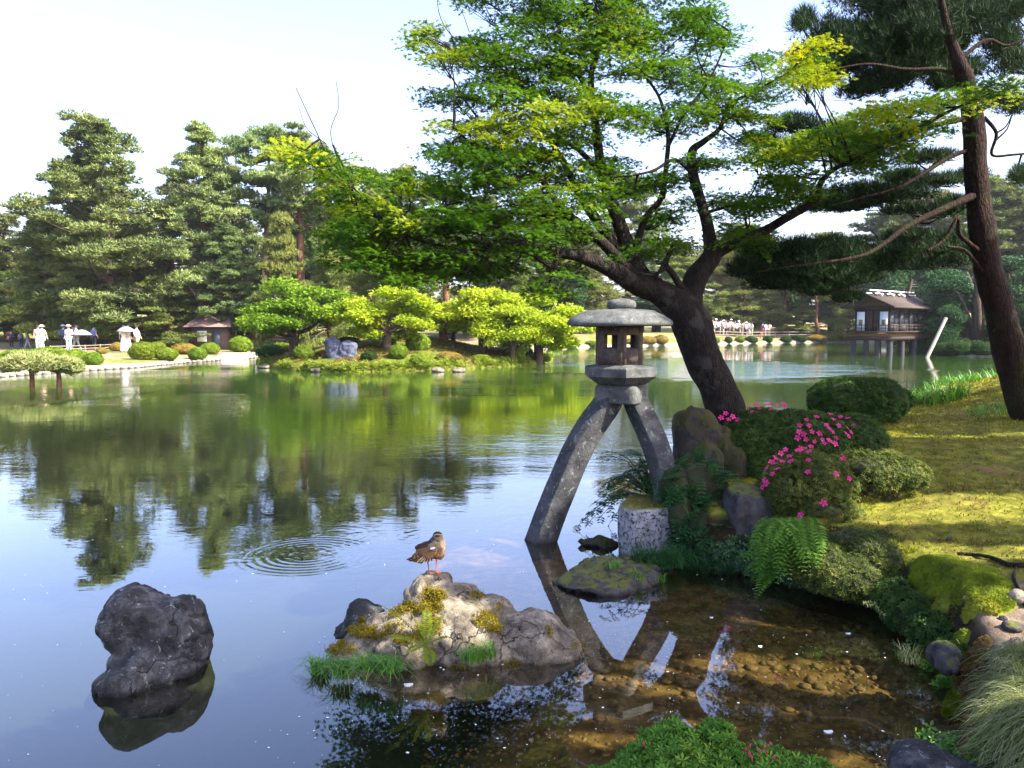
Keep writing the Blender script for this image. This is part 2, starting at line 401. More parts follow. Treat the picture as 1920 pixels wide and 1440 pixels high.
M['fern_lit'] = leaf_mat('sunlit_fern_leaf', (.16, .24, .02), (.30, .36, .03), (.45, .42, .04), trans=.4)  # lighter copy of the fern colour, with sunlight put in
M['nandina'] = leaf_mat('nandina_leaf', (.01, .045, .012), (.025, .09, .02), (.06, .14, .03), trans=.25, rough=.35, spec=.5)
M['shrub'] = leaf_mat('fine_shrub_leaf', (.015, .06, .02), (.035, .12, .03), (.06, .17, .04), trans=.3, patch=4)
M['grass'] = leaf_mat('grass_blade', (.04, .15, .012), (.11, .29, .022), (.26, .44, .05), trans=.35, rough=.4, spec=.4)
M['sedge'] = leaf_mat('pale_sedge_blade', (.10, .14, .04), (.25, .29, .10), (.55, .52, .30), trans=.3, rough=.5)
M['moss'] = leaf_mat('moss_tuft', (.05, .06, .008), (.23, .235, .018), (.46, .42, .04), trans=.2, patch=6)
M['moss_bright'] = leaf_mat('bright_moss', (.05, .075, .008), (.22, .27, .015), (.46, .48, .04), trans=.3, patch=6)
M['moss_gold'] = leaf_mat('golden_moss', (.07, .055, .004), (.22, .17, .008), (.36, .28, .02), trans=.15, patch=8)
M['bronze'] = leaf_mat('bronze_groundcover', (.05, .03, .012), (.13, .08, .02), (.22, .17, .03), trans=.2, patch=6)
M['flower'] = leaf_mat('pink_petal', (.70, .025, .22), (.85, .06, .32), (.92, .14, .42), trans=.35)
M['bud'] = flat_mat('crimson_bud', (.42, .02, .08), .5)
M['inner'] = flat_mat('dark_core', (.03, .035, .014), .95, .4, 30)  # for the solid dark cores that keep the bushes opaque
M['bark'] = bark_mat('maple_bark', (.010, .008, .006), (.038, .030, .025), 1.0, patches=(.06, .057, .05))
M['bark_pine'] = bark_mat('pine_bark', (.012, .007, .006), (.045, .024, .018), .9, moss=(.028, .03, .008))
M['bark_red'] = bark_mat('red_pine_bark', (.10, .045, .03), (.30, .14, .085), .4)
M['bark_far'] = bark_mat('far_bark', (.05, .035, .028), (.15, .11, .085), .3)
M['twig'] = flat_mat('twig', (.06, .045, .035), .9)
M['stone_lantern'] = rock_mat('lantern_granite', (.05, .053, .05), (.10, .105, .10), (.17, .17, .16), lichen=(.17, .195, .165), lich_amt=.585, scale=1.9, bstr=.9, cracks=.0001)
M['stone_box'] = rock_mat('firebox_granite', (.06, .045, .038), (.11, .082, .07), (.17, .13, .11), scale=5, bstr=.6, cracks=.0001)
M['stone_leg'] = rock_mat('leg_granite', (.025, .026, .028), (.055, .055, .058), (.10, .10, .10), lichen=(.15, .18, .175), lich_amt=.585, scale=1.4, bstr=.9, cracks=.0001)
M['stone_white'] = rock_mat('lichened_block', (.05, .05, .045), (.30, .30, .32), (.42, .42, .44), lichen=(.03, .03, .027), lich_amt=.53, moss=(.11, .12, .02), moss_lo=.6, moss_amt=.38, scale=2.6, cracks=.0001)
M['rock_dark'] = rock_mat('dark_rock', (.006, .006, .006), (.034, .035, .035), (.12, .125, .125), lichen=(.19, .195, .195), lich_amt=.60, moss=(.09, .08, .02), moss_lo=.75, moss_amt=.62, scale=1.8)
M['rock_pale'] = rock_mat('pale_rock', (.05, .04, .03), (.20, .165, .115), (.42, .36, .265), lichen=(.035, .028, .016), lich_amt=.60, scale=1.7, bstr=1.0)
M['rock_moss'] = rock_mat('mossy_rock', (.015, .015, .014), (.035, .032, .030), (.07, .066, .062), moss=(.035, .036, .006), moss_lo=.0, moss_amt=.40, scale=2)
M['rock_grey'] = rock_mat('grey_boulder', (.02, .018, .018), (.055, .05, .05), (.10, .095, .10), lichen=(.26, .26, .26), lich_amt=.70, moss=(.10, .11, .02), moss_lo=.65, moss_amt=.42, scale=2)
M['rock_blue'] = rock_mat('slate_blue_rock', (.03, .035, .055), (.075, .085, .125), (.15, .16, .21), scale=.8)
M['pebble'] = rock_mat('pebble', (.05, .032, .014), (.13, .085, .034), (.26, .18, .085), scale=6, bstr=.3, wetline=0, cracks=.0001)
M['white'] = flat_mat('white_petal', (.8, .8, .78), .6, .03)
# ================================================================ THE SETTING
def sdf(poly, x, y):                     # signed distance, positive inside
    poly = np.asarray(poly)[:, :2]; d = np.full(x.shape, 1e9); ins = np.zeros(x.shape, bool)
    for (ax, ay), (bx, by) in zip(poly, np.roll(poly, -1, 0)):
        ex, ey = bx - ax, by - ay; t = np.clip(((x - ax) * ex + (y - ay) * ey) / max(ex * ex + ey * ey, 1e-9), 0, 1)
        d = np.minimum(d, np.hypot(x - ax - t * ex, y - ay - t * ey))
        c = ((ay > y) != (by > y)) & (x < (bx - ax) * (y - ay) / (by - ay + 1e-12) + ax); ins ^= c
    return np.where(ins, d, -d)
def sheet(name, xs, ys, hf, mat, zmin, kind='structure'):
    X, Y = np.meshgrid(xs, ys); x, y = X.ravel(), Y.ravel(); z = hf(x, y)
    n = len(xs); i = np.arange(len(ys) - 1)[:, None] * n; j = np.arange(n - 1)[None]
    Fc = np.stack([i + j, i + j + 1, i + n + j + 1, i + n + j], -1).reshape(-1, 4)
    Fc = Fc[(z[Fc] > zmin).any(1)]
    used = np.unique(Fc); mp = np.zeros(len(x), int); mp[used] = np.arange(len(used))
    a = Acc(); a.add(np.stack([x, y, z], 1)[used], mp[Fc]); o = a.build(name, mat, None, True)
    return tag(o, kind=kind)
def w2(px, py): q = W(px, py); return (q[0], q[1])

# right bank where the photographer looks along the pond
BANK = [w2(1755, 1440), w2(1742, 1300), w2(1705, 1210), w2(1640, 1150), w2(1520, 1112), w2(1400, 1075), (1.55, 7.55), (1.5, 8.4), (1.95, 9.4),
        (2.0, 10.6), (2.9, 12.0), (4.4, 13.7), (6.0, 14.3), (7.4, 15.6), (8.6, 17.5), (11.5, 21), (18, 24), (60, 30), (60, -12), (2.2, -12), (2.3, 2.0)]
def bank_z(x, y):
    p = np.stack([x, y, 0 * x], 1)
    d = sdf(BANK, x, y) + .10 * fbm(p * 1.8, 3, 5)
    top = .42 + .16 * np.clip((d - .4) / 4, 0, 1) + .05 * fbm(p * .7, 3, 8)
    top = top + .06 * np.clip(y - 6.5, 0, 6)
    top = top + .48 * np.exp(-(((x - 9.8) / 2.2) ** 2 + ((y - 15.2) / 2.2) ** 2))
    top = top + .10 * np.exp(-(((x - 3.3) / .7) ** 2 + ((y - 5.6) / .5) ** 2))
    top = top - .16 * np.exp(-(((x - 3.2) / .55) ** 2 + ((y - 4.5) / 1.0) ** 2))
    k = np.clip((d + .12) / .55, 0, 1); k = k * k * (3 - 2 * k)
    z = -.45 + (top + .45) * k
    z = np.where(d < -.12, -.45, z)
    near = np.clip(d * 2, 0, 1)
    return z + (.03 * fbm(p * 3.2, 4, 9) + .012 * fbm(p * 11, 3, 12)) * near
BZ = lambda x, y: float(bank_z(np.array([x], float), np.array([y], float))[0])

def soil_mat():
    m, t, out = nm('moss_lawn'); co = coords(t)
    a = noise(t, .9, 5, .6, co, .4); b = noise(t, 5, 6, .65, co); c = noise(t, 60, 4, .7, co)
    g = ramp(t, b, [(.3, (.045, .05, .009)), (.5, (.14, .14, .017)), (.7, (.28, .26, .035))])
    g = mixc(t, mrange(t, c, .5, .75, 0, .6), g, (.05, .05, .012))
    br = ramp(t, c, [(.3, (.10, .055, .022)), (.7, (.26, .16, .06))])
    g = mixc(t, mrange(t, a, .56, .66, 0, .8), g, br)
    # trodden bare earth near the roots
    sx = t.nodes.new('ShaderNodeSeparateXYZ'); t.links.new(co, sx.inputs[0])
    dx = math_(t, 'POWER', math_(t, 'ABSOLUTE', math_(t, 'DIVIDE', math_(t, 'SUBTRACT', sx.outputs[0], 3.35), .75)), 2.0)
    dy = math_(t, 'POWER', math_(t, 'ABSOLUTE', math_(t, 'DIVIDE', math_(t, 'SUBTRACT', sx.outputs[1], 5.05), .62)), 2.0)
    f = mrange(t, math_(t, 'ADD', math_(t, 'ADD', dx, dy), math_(t, 'MULTIPLY', b, 1.2)), 1.75, 1.25)
    bare = ramp(t, noise(t, 9, 6, .6, co), [(.3, (.13, .09, .06)), (.6, (.25, .19, .135)), (.75, (.34, .27, .20))])
    g = mixc(t, f, g, bare)
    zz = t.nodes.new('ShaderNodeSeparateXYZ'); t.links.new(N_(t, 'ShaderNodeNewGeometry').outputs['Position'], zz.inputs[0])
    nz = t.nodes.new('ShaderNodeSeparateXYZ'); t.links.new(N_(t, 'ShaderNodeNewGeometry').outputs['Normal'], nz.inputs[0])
    g = mixc(t, mrange(t, nz.outputs[2], .80, .55), g, ramp(t, b, [(.3, (.012, .010, .006)), (.7, (.05, .035, .02))]))  # dark earth on steep faces, deepened for shade under the plants
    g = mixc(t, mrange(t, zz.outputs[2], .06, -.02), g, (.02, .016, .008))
    principled(t, out, g, .95, bump(t, math_(t, 'ADD', b, math_(t, 'MULTIPLY', c, .5)), .7, .03), .1); return m
def ground_at(px, py, zf=None, Y0=3.2, Y1=26, st=.03):
    zf = zf or bank_z; Ys = np.arange(Y0, Y1, st); q = np.array([P(px, py, y) for y in Ys]); z = np.maximum(zf(q[:, 0], q[:, 1]), 0.0)
    k = np.where(q[:, 2] <= z)[0]; i = k[0] if len(k) else len(Ys) - 1
    return np.array([q[i, 0], q[i, 1], z[i]])
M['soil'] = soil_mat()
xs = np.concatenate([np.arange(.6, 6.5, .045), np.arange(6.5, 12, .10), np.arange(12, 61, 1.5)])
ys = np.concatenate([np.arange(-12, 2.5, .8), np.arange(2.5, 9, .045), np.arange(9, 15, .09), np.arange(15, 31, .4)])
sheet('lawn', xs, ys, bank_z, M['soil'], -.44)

# mainland: left bank, round behind the island, far shore, right shore
LAND = [w2(-260, 722), w2(-60, 712), w2(60, 703), w2(150, 696), w2(250, 690), w2(330, 682), w2(410, 676), w2(480, 671), (-19.5, 62), (-12, 74), w2(1010, 652.5), w2(1100, 651), w2(1190, 649),
        w2(1300, 646), w2(1450, 643), w2(1600, 642), (45, 84), (38.5, 70), w2(1790, 668), w2(1880, 669), w2(1990, 671), (60, 42), (60, 31), (420, 31), (420, 600), (-420, 600), (-420, 30)]
def land_z(x, y):
    p = np.stack([x, y, 0 * x], 1); d = sdf(LAND, x, y) + .12 * fbm(p * .5, 2, 3)
    far = np.clip((y - 62) / 25, 0, 1)
    z = .16 + np.clip(d / 7, 0, 1) ** .8 * (.22 + .75 * far) + .06 * fbm(p * .25, 3, 4) + np.clip((d - 30) / 200, 0, 1) * 6
    k = np.clip((d + .25) / .35, 0, 1); return -1.3 + (z + 1.3) * k
LZ = lambda x, y: float(land_z(np.array([x], float), np.array([y], float))[0])
def shore_mat():
    m, t, out = nm('shore_ground'); co = coords(t)
    sx = t.nodes.new('ShaderNodeSeparateXYZ'); t.links.new(co, sx.inputs[0])
    a = noise(t, .35, 4, .6, co); b = noise(t, 3, 5, .65, co)
    g = ramp(t, b, [(.3, (.07, .09, .015)), (.55, (.16, .18, .03)), (.75, (.24, .24, .05))])
    e = ramp(t, b, [(.3, (.16, .11, .06)), (.6, (.28, .21, .14)), (.8, (.36, .28, .20))])
    f = mrange(t, a, .46, .56)
    col = mixc(t, f, g, e)
    s = ramp(t, noise(t, 5, 2, .5, co), [(.3, (.18, .16, .13)), (.7, (.34, .31, .26))])
    col = mixc(t, mrange(t, sx.outputs[2], .2, .12), col, s)
    principled(t, out, col, .95, bump(t, b, .6, .05), .1); return m
M['shore'] = shore_mat()
xs = np.concatenate([np.arange(-420, -60, 30), np.arange(-60, 60, .55), np.arange(60, 421, 30)])
ys = np.concatenate([np.arange(25, 34, 1), np.arange(34, 64, .28), np.arange(64, 102, .6), np.arange(102, 140, 3), np.arange(140, 601, 40)])
sheet('shore', xs, ys, land_z, M['shore'], -1.2)

ISLE = [w2(478, 682), w2(500, 690), w2(545, 695.5), w2(600, 698), w2(660, 698.5), w2(730, 697), w2(800, 695), w2(880, 691), w2(950, 688), w2(1005, 684), w2(1036, 678),
        w2(1040, 671), (1.2, 50), (-3, 54), (-9, 55), (-13.5, 52), (-15, 48)]
def isle_z(x, y):
    p = np.stack([x, y, 0 * x], 1); d = sdf(ISLE, x, y) + .18 * fbm(p * .6, 3, 13)
    z = .10 + .20 * np.clip(d / .8, 0, 1) + 1.25 * np.clip(d / 6.5, 0, 1) ** 1.1 + .12 * fbm(p * .5, 3, 14) * np.clip(d, 0, 1)
    k = np.clip((d + .2) / .3, 0, 1); return -1.3 + (z + 1.3) * k
IZ = lambda x, y: float(isle_z(np.array([x], float), np.array([y], float))[0])
def isle_mat():
    m, t, out = nm('island_moss'); co = coords(t); a = noise(t, .5, 4, .6, co, .5); b = noise(t, 4, 6, .7, co)
    g = ramp(t, b, [(.3, (.03, .05, .008)), (.5, (.09, .11, .014)), (.72, (.19, .17, .025))])
    g = mixc(t, mrange(t, a, .54, .64, 0, .65), g, ramp(t, b, [(.3, (.05, .03, .014)), (.7, (.15, .095, .045))]))
    principled(t, out, g, .95, bump(t, b, .8, .06), .1); return m
M['isle'] = isle_mat()
sheet('island', np.arange(-16.5, 3.8, .13), np.arange(36.5, 57, .16), isle_z, M['isle'], -1.2)

# pond bed: silt, deep out in the pond, gravelly shallows by the near bank
def bed_z(x, y):
    p = np.stack([x, y, 0 * x], 1); d = -sdf(BANK, x, y)
    dip = np.clip((d - 1.9) / 2.4, 0, 1); dip = dip * dip * (3 - 2 * dip)
    z = -.17 - 1.1 * dip + .025 * fbm(p * 1.5, 3, 6) + .012 * fbm(p * 6, 2, 7)
    return np.where(y > 33, np.minimum(z, -1.25), z)
def bed_mat():
    m, t, out = nm('pond_bed'); co = coords(t); b = noise(t, 7, 6, .65, co, .3); c = noise(t, 1.3, 4, .6, co)
    g = ramp(t, b, [(.3, (.022, .014, .006)), (.5, (.078, .050, .018)), (.7, (.19, .125, .045))])
    g = mixc(t, mrange(t, c, .56, .66, 0, .6), g, (.07, .075, .02))
    sx = t.nodes.new('ShaderNodeSeparateXYZ'); t.links.new(co, sx.inputs[0])
    g = mixc(t, mrange(t, sx.outputs[2], -.21, -.42), g, (.016, .022, .010))  # deep bed darkened in place of light lost in the water
    principled(t, out, g, .9, bump(t, b, .6, .03), .1); return m
xs = np.concatenate([[-425, -200], np.arange(-90, -3, 6.), np.arange(-3, 5.2, .07), np.arange(5.2, 100, 6), [200, 425]])
ys = np.concatenate([[-14], np.arange(-12, 2.5, 1.), np.arange(2.5, 9.5, .07), np.arange(9.5, 16, .8), np.arange(16, 110, 6), [200, 400, 605]])
bed = sheet('pond_bed', xs, ys, bed_z, bed_mat(), -9)
pm = []
for k in range(7):
    V, Fc = ico(1); V = V * (1 + .22 * fbm(V * 1.3 + 9 * k, 2, k)[:, None]) * np.array([1, rng.uniform(.6, .9), rng.uniform(.35, .55)])
    a = Acc(); a.add(V * .045, Fc); pm.append(a.mesh('pebble', M['pebble'], True))
cnt = 0
while cnt < 290:
    px, py = rng.uniform(1080, 1730), rng.uniform(1170, 1345); q = W(px, py, -.15)
    if sdf(BANK, np.array([q[0]]), np.array([q[1]]))[0] > .05: continue
    o = link('pebble', pm[cnt % 7], bed); s = rng.uniform(.45, 1.25) ** 1.3
    o.location = (q[0], q[1], float(bed_z(q[:1], q[1:2])[0]) + .006 * s); o.rotation_euler = (0, 0, rng.uniform(0, 6.3)); o.scale = (s, s, s); cnt += 1
a = Acc(); n = 3000; q = rng.uniform([-.6, 3.9], [3.3, 7.4], (n, 2)); q = q[sdf(BANK, q[:, 0], q[:, 1]) < .1]
V, Fc = ico(1); fr = rot_from(np.tile([0, 0, 1.], (len(q), 1)) + rng.normal(0, .1, (len(q), 3)))
scatter(a, V * [1, .75, .45], Fc, np.column_stack([q, bed_z(q[:, 0], q[:, 1])]), fr, rng.uniform(.010, .026, len(q)))
tag(a.build('gravel', M['pebble'], bed), kind='stuff')

def water_mat():
    m, t, out = nm('pond_water')
    co = coords(t)
    sx = t.nodes.new('ShaderNodeSeparateXYZ'); t.links.new(co, sx.inputs[0])
    # wind ripples, stronger in a few drifting patches, calm by the bank
    n1 = noise(t, 1.0, 3, .6, coords(t, 'Object', (2.2, 4.5, 1)), .4)
    n2 = noise(t, 1.0, 2, .5, coords(t, 'Object', (9, 16, 1)), .2)
    n3 = noise(t, 1.0, 2, .5, coords(t, 'Object', (.5, 1.1, 1)))
    dist = mrange(t, sx.outputs[1], 5, 14, .015, 1.0)
    patch = mrange(t, noise(t, 1.0, 3, .55, coords(t, 'Object', (.045, .085, 1)), .5), .50, .62)
    amp = math_(t, 'MULTIPLY', dist, math_(t, 'ADD', .32, math_(t, 'MULTIPLY', patch, 1.6)))
    # gust on the open water towards the tea house
    gx = math_(t, 'POWER', math_(t, 'ABSOLUTE', math_(t, 'DIVIDE', math_(t, 'SUBTRACT', sx.outputs[0], 9.5), 8.5)), 2.0)
    gy = math_(t, 'POWER', math_(t, 'ABSOLUTE', math_(t, 'DIVIDE', math_(t, 'SUBTRACT', sx.outputs[1], 43.0), 9.0)), 2.0)
    gust = mrange(t, math_(t, 'ADD', math_(t, 'ADD', gx, gy), math_(t, 'MULTIPLY', math_(t, 'SUBTRACT', noise(t, 1.0, 4, .6, coords(t, 'Object', (.16, .42, 1)), .4), .5), 3.2)), 1.1, .0)
    amp = math_(t, 'ADD', amp, math_(t, 'MULTIPLY', gust, 10.0))
    h = math_(t, 'MULTIPLY', amp, math_(t, 'ADD', math_(t, 'ADD', math_(t, 'MULTIPLY', n1, .006), math_(t, 'MULTIPLY', n2, .0016)), math_(t, 'MULTIPLY', n3, .010)))
    # rings spreading from where something touched the water
    c = W(578, 1040)
    for (cx, cy, rmax, k, am) in ((c[0], c[1], .74, 72.0, .0008), (c[0] + .1, c[1] + .75, .5, 55.0, .0004), (c[0] + 1.3, c[1] + .5, .7, 50., .0003)):
        dx = math_(t, 'SUBTRACT', sx.outputs[0], cx); dy = math_(t, 'SUBTRACT', sx.outputs[1], cy)
        r = math_(t, 'SQRT', math_(t, 'ADD', math_(t, 'MULTIPLY', dx, dx), math_(t, 'MULTIPLY', dy, dy)))
        env = math_(t, 'MULTIPLY', mrange(t, r, rmax, rmax * .8), mrange(t, r, rmax * .2, rmax * .75, .10, 1.0))
        env = math_(t, 'MULTIPLY', env, mrange(t, noise(t, 1.0, 1, .5, coords(t, 'Object', (1.3, 1.3, 1))), .35, .62, .15, 1.0))
        h = math_(t, 'ADD', h, math_(t, 'MULTIPLY', math_(t, 'MULTIPLY', math_(t, 'SINE', math_(t, 'MULTIPLY', r, k)), am), env))
    b = t.nodes.new('ShaderNodeBump'); b.inputs['Strength'].default_value = 1; b.inputs['Distance'].default_value = 1.0; t.links.new(h, b.inputs['Height'])
    dt = t.nodes.new('ShaderNodeVectorMath'); dt.operation = 'DOT_PRODUCT'; t.links.new(b.outputs[0], dt.inputs[0]); t.links.new(N_(t, 'ShaderNodeNewGeometry').outputs['Incoming'], dt.inputs[1])
    fr = math_(t, 'ADD', .05, math_(t, 'MULTIPLY', .93, math_(t, 'POWER', math_(t, 'SUBTRACT', 1.0, math_(t, 'ABSOLUTE', dt.outputs['Value'], None), True), 3.1)), True)
    gl = t.nodes.new('ShaderNodeBsdfGlossy'); gl.inputs['Roughness'].default_value = .015; gl.inputs['Color'].default_value = (.97, .98, 1, 1); t.links.new(b.outputs[0], gl.inputs['Normal'])
    tr = t.nodes.new('ShaderNodeBsdfTransparent'); tr.inputs[0].default_value = (.86, .84, .68, 1)
    df = t.nodes.new('ShaderNodeBsdfDiffuse'); df.inputs[0].default_value = (.06, .13, .02, 1)
    murk = math_(t, 'MULTIPLY', mrange(t, sx.outputs[1], 14, 34, 0, .6), 1.0)
    mx = t.nodes.new('ShaderNodeMixShader'); t.links.new(murk, mx.inputs[0]); t.links.new(tr.outputs[0], mx.inputs[1]); t.links.new(df.outputs[0], mx.inputs[2])
    m2 = t.nodes.new('ShaderNodeMixShader'); t.links.new(fr, m2.inputs[0]); t.links.new(mx.outputs[0], m2.inputs[1]); t.links.new(gl.outputs[0], m2.inputs[2])
    t.links.new(m2.outputs[0], out.inputs[0]); return m
a = Acc(); a.add([(-160, -14, 0), (160, -14, 0), (160, 130, 0), (-160, 130, 0)], [[0, 1, 2, 3]])
tag(a.build('water', water_mat()), kind='structure')

# ================================================================ LEAF SHAPES
def T_maple():
    V, Fc = [], []
    for k, (ang, L) in enumerate(((0, 1.0), (42, .92), (-42, .92), (88, .68), (-88, .68))):
        a = R(ang); c, s = math.cos(a), math.sin(a); w = .20
        V += [(.1 * c + w * s, .1 * s - w * c, .03), (L * c, L * s, -.10), (.1 * c - w * s, .1 * s + w * c, .03)]
        Fc.append([3 * k, 3 * k + 1, 3 * k + 2])
    return np.array(V), np.array(Fc)
def T_leaf(w=.36, fold=.12):             # two halves folded on the midrib
    return np.array([(0, 0, 0), (.5, -w / 2, fold), (1, 0, -.05), (.5, w / 2, fold)]), np.array([[0, 1, 2], [0, 2, 3]])
def T_whorl(n=5, L=1.0, w=.3, lift=.35, fold=.06):
    V, Fc = [], []
    for k in range(n):
        a = k * 2 * math.pi / n + .3; c, s = math.cos(a), math.sin(a)
        V += [(0, 0, 0), (.55 * L * c + w / 2 * s, .55 * L * s - w / 2 * c, lift * .6), (L * c, L * s, lift), (.55 * L * c - w / 2 * s, .55 * L * s + w / 2 * c, lift * .6)]
        Fc.append([4 * k, 4 * k + 1, 4 * k + 2, 4 * k + 3])
    return np.array(V), np.array(Fc)
def T_needles(n=14, w=.035, spread=1.0, z0=.25):
    r = np.random.default_rng(3); V, Fc = [], []
    for k in range(n):
        a = k * 2.399; e = math.acos(min(1, z0 + (1 - z0) * ((k + .5) / n) ** .8)) * spread
        d = np.array([math.cos(a) * math.sin(e), math.sin(a) * math.sin(e), math.cos(e)]); p = np.cross(d, [0, 0, 1.]); p /= max(np.linalg.norm(p), 1e-6)
        L = r.uniform(.75, 1); V += [p * w, -p * w, d * L]; Fc.append([3 * k, 3 * k + 1, 3 * k + 2])
    return np.array(V), np.array(Fc)
LEAF = T_leaf(); WH5 = T_whorl(5); WH4 = T_whorl(4, w=.42); MAP = T_maple(); NEED = T_needles(10, .028); NEED6 = T_needles(6, .12, 1.0, .3)
def unit(n):
    d = rng.normal(size=(n, 3)); return d / np.linalg.norm(d, axis=1, keepdims=True)

# ================================================================ LANTERN
def hexring(r, z, rot=0.0, n=6, rnd=0.0, sub=4):
    """corner points towards the viewer; sides subdivided, corners softened"""
    out = []
    for k in range(n):
        a0 = -math.pi / 2 + rot + k * 2 * math.pi / n; a1 = a0 + 2 * math.pi / n
        p0, p1 = np.array([math.cos(a0), math.sin(a0)]) * r, np.array([math.cos(a1), math.sin(a1)]) * r
        for s in range(sub):
            q = p0 + (p1 - p0) * s / sub; L = np.linalg.norm(q); q = q / L * (L * (1 - rnd) + r * rnd * .93); out.append((q[0], q[1], z))
    return out
def loft(acc, rings, cen, tone=.5, mi=0, capb=True, capt=True):
    n = len(rings[0]); V = np.array([p for r in rings for p in r]) + np.array(cen); Fc = []
    for i in range(len(rings) - 1):
        for j in range(n): Fc.append([i * n + j, i * n + (j + 1) % n, (i + 1) * n + (j + 1) % n, (i + 1) * n + j])
    acc.add(V, Fc, tone, mi)
    for ok, ring, z, fl in ((capb, 0, 0, 1), (capt, len(rings) - 1, 0, 0)):
        if ok:
            rr = V[ring * n:(ring + 1) * n]; c = rr.mean(0); Vc = np.vstack([rr, c])
            acc.add(Vc, [[(j + 1) % n, j, n] if fl else [j, (j + 1) % n, n] for j in range(n)], tone, mi)
YL = 8.75; u = PX(YL) ; zpix = lambda py, Y=YL: P(1160, py, Y)[2]
base = W(1160, 1010); base[1] = YL; base[2] = 0; base[0] = P(1160, 700, YL)[0]
lan = thing('stone_lantern', 'tall grey stone lantern on two curved legs, one leg standing in the pond', 'stone lantern', base)
cx = base[0]
a = Acc(); zt, zb = zpix(580), zpix(611.5); Rr = 108 * u
prof = [(.30, zb + .012), (.93, zb), (.985, zb + .006), (1.0, zb + .028), (.985, zb + .052), (.92, zb + .085), (.80, zb + .128), (.66, zb + .158), (.52, zb + .172), (.3, zb + .178), (.1, zb + .18)]
loft(a, [hexring(Rr * r, z, .03, rnd=.72 if i > 2 else .6, sub=6) for i, (r, z) in enumerate(prof)], (cx, YL, 0))
for V in a.V[:1]:
    V += (fbm(V * 5, 3, 2)[:, None] * .012)
roof = a.build('lantern_roof', M['stone_lantern'], lan, True)
a = Acc(); V, Fc = ico(3); V = V * (1 + .07 * fbm(V * 1.7, 3, 4)[:, None]); V = np.sign(V) * np.abs(V) ** .8
a.add(V * [27 * u, 24 * u, 11.5 * u] + [cx + 4 * u, YL, zpix(571.5)], Fc); a.build('lantern_cap', M['stone_lantern'], lan, True)
# fire box: six posts, sill ring, head ring, lower recessed panels
fb = link('fire_box', None, None) if False else thing('fire_box', None, None, (0, 0, 0)); fb.parent = lan
r6 = 41 * u / math.cos(R(30)); z0, z1, zw0, zw1 = zpix(682), zpix(611), zpix(652), zpix(628)
def hexpanel(acc, r, z0, z1, t_, f0, f1, rot=0.0):
    for k in range(6):
        a0 = -math.pi / 2 + rot + k * math.pi / 3; a1 = a0 + math.pi / 3
        o0, o1 = np.array([math.cos(a0), math.sin(a0)]) * r, np.array([math.cos(a1), math.sin(a1)]) * r
        i0, i1 = o0 * (1 - t_ / (r * .866)), o1 * (1 - t_ / (r * .866))
        A, B, Ai, Bi = o0 + (o1 - o0) * f0, o0 + (o1 - o0) * f1, i0 + (i1 - i0) * f0, i0 + (i1 - i0) * f1
        V = [(*q, z) for z in (z0, z1) for q in (A, B, Bi, Ai)]; V = np.array(V) + [cx, YL, 0]
        acc.add(V, [[3, 2, 1, 0], [4, 5, 6, 7], [0, 1, 5, 4], [1, 2, 6, 5], [2, 3, 7, 6], [3, 0, 4, 7]])
for nm_, zz0, zz1 in (('lower_wall', z0, zw0), ('head_band', zw1, z1)):
    a = Acc(); hexpanel(a, r6 * (1.0 if nm_ == 'head_band' else .985), zz0, zz1, .055, 0, 1); a.build(nm_, M['stone_box'], fb)
for k in range(6):
    a = Acc(); rot = k * math.pi / 3
    for f0, f1, rr in ((0, .21, 0), (.79, 1, 0)):
        a0 = -math.pi / 2 + rot; 
        q0, q1 = np.array([math.cos(a0), math.sin(a0)]) * r6 * 1.004, np.array([math.cos(a0 + math.pi / 3), math.sin(a0 + math.pi / 3)]) * r6 * 1.004
        i0, i1 = q0 * .745, q1 * .745
        A, B, Ai, Bi = q0 + (q1 - q0) * f0, q0 + (q1 - q0) * f1, i0 + (i1 - i0) * f0, i0 + (i1 - i0) * f1
        V = np.array([(*q, z) for z in (z0 - .002, z1 + .002) for q in (A, B, Bi, Ai)]) + [cx, YL, 0]
        a.add(V, [[3, 2, 1, 0], [4, 5, 6, 7], [0, 1, 5, 4], [1, 2, 6, 5], [2, 3, 7, 6], [3, 0, 4, 7]])
    a.build('post', M['stone_box'], fb)
a = Acc(); zt = zpix(683); zm = zpix(705); zb = zpix(719.5); Rp = 64 * u / math.cos(R(30)) * .985
loft(a, [hexring(Rp * r, z, .02, rnd=.12, sub=4) for r, z in ((.5, zb), (.66, zb), (.76, zb + .018), (.97, zm - .004), (1, zm + .006), (1, zpix(689)), (.975, zpix(687)), (.6, zt + .004), (.3, zt + .006))], (cx + 3 * u, YL, 0))
a.build('lantern_platform', M['stone_lantern'], lan, True).data.shade_flat()
a = Acc(); ang = R(27); s = 78 * u / 2 * 1.02; zb2, zt2 = zpix(754), zpix(719)
def sq(r, z): 
    o = []
    for k in range(4):
        a0 = -math.pi * .75 - ang + k * math.pi / 2
        for e in (-.17, -.06, .06, .17):
            q = np.array([math.cos(a0 + e), math.sin(a0 + e)]); q = q / max(abs(math.cos(a0 + e + ang)), abs(math.sin(a0 + e + ang))) * r * (.985 if abs(e) < .1 else 1); o.append((q[0], q[1], z))
    return o
loft(a, [sq(s * r, z) for r, z in ((.8, zb2), (.97, zb2), (1, zb2 + .012), (1, zt2 - .045), (.97, zt2 - .018), (.86, zt2), (.5, zt2))], (cx + 5 * u, YL, 0))
for V in a.V[:1]: V += fbm(V * 6, 2, 5)[:, None] * .006
a.build('lantern_base_block', M['stone_lantern'], lan)
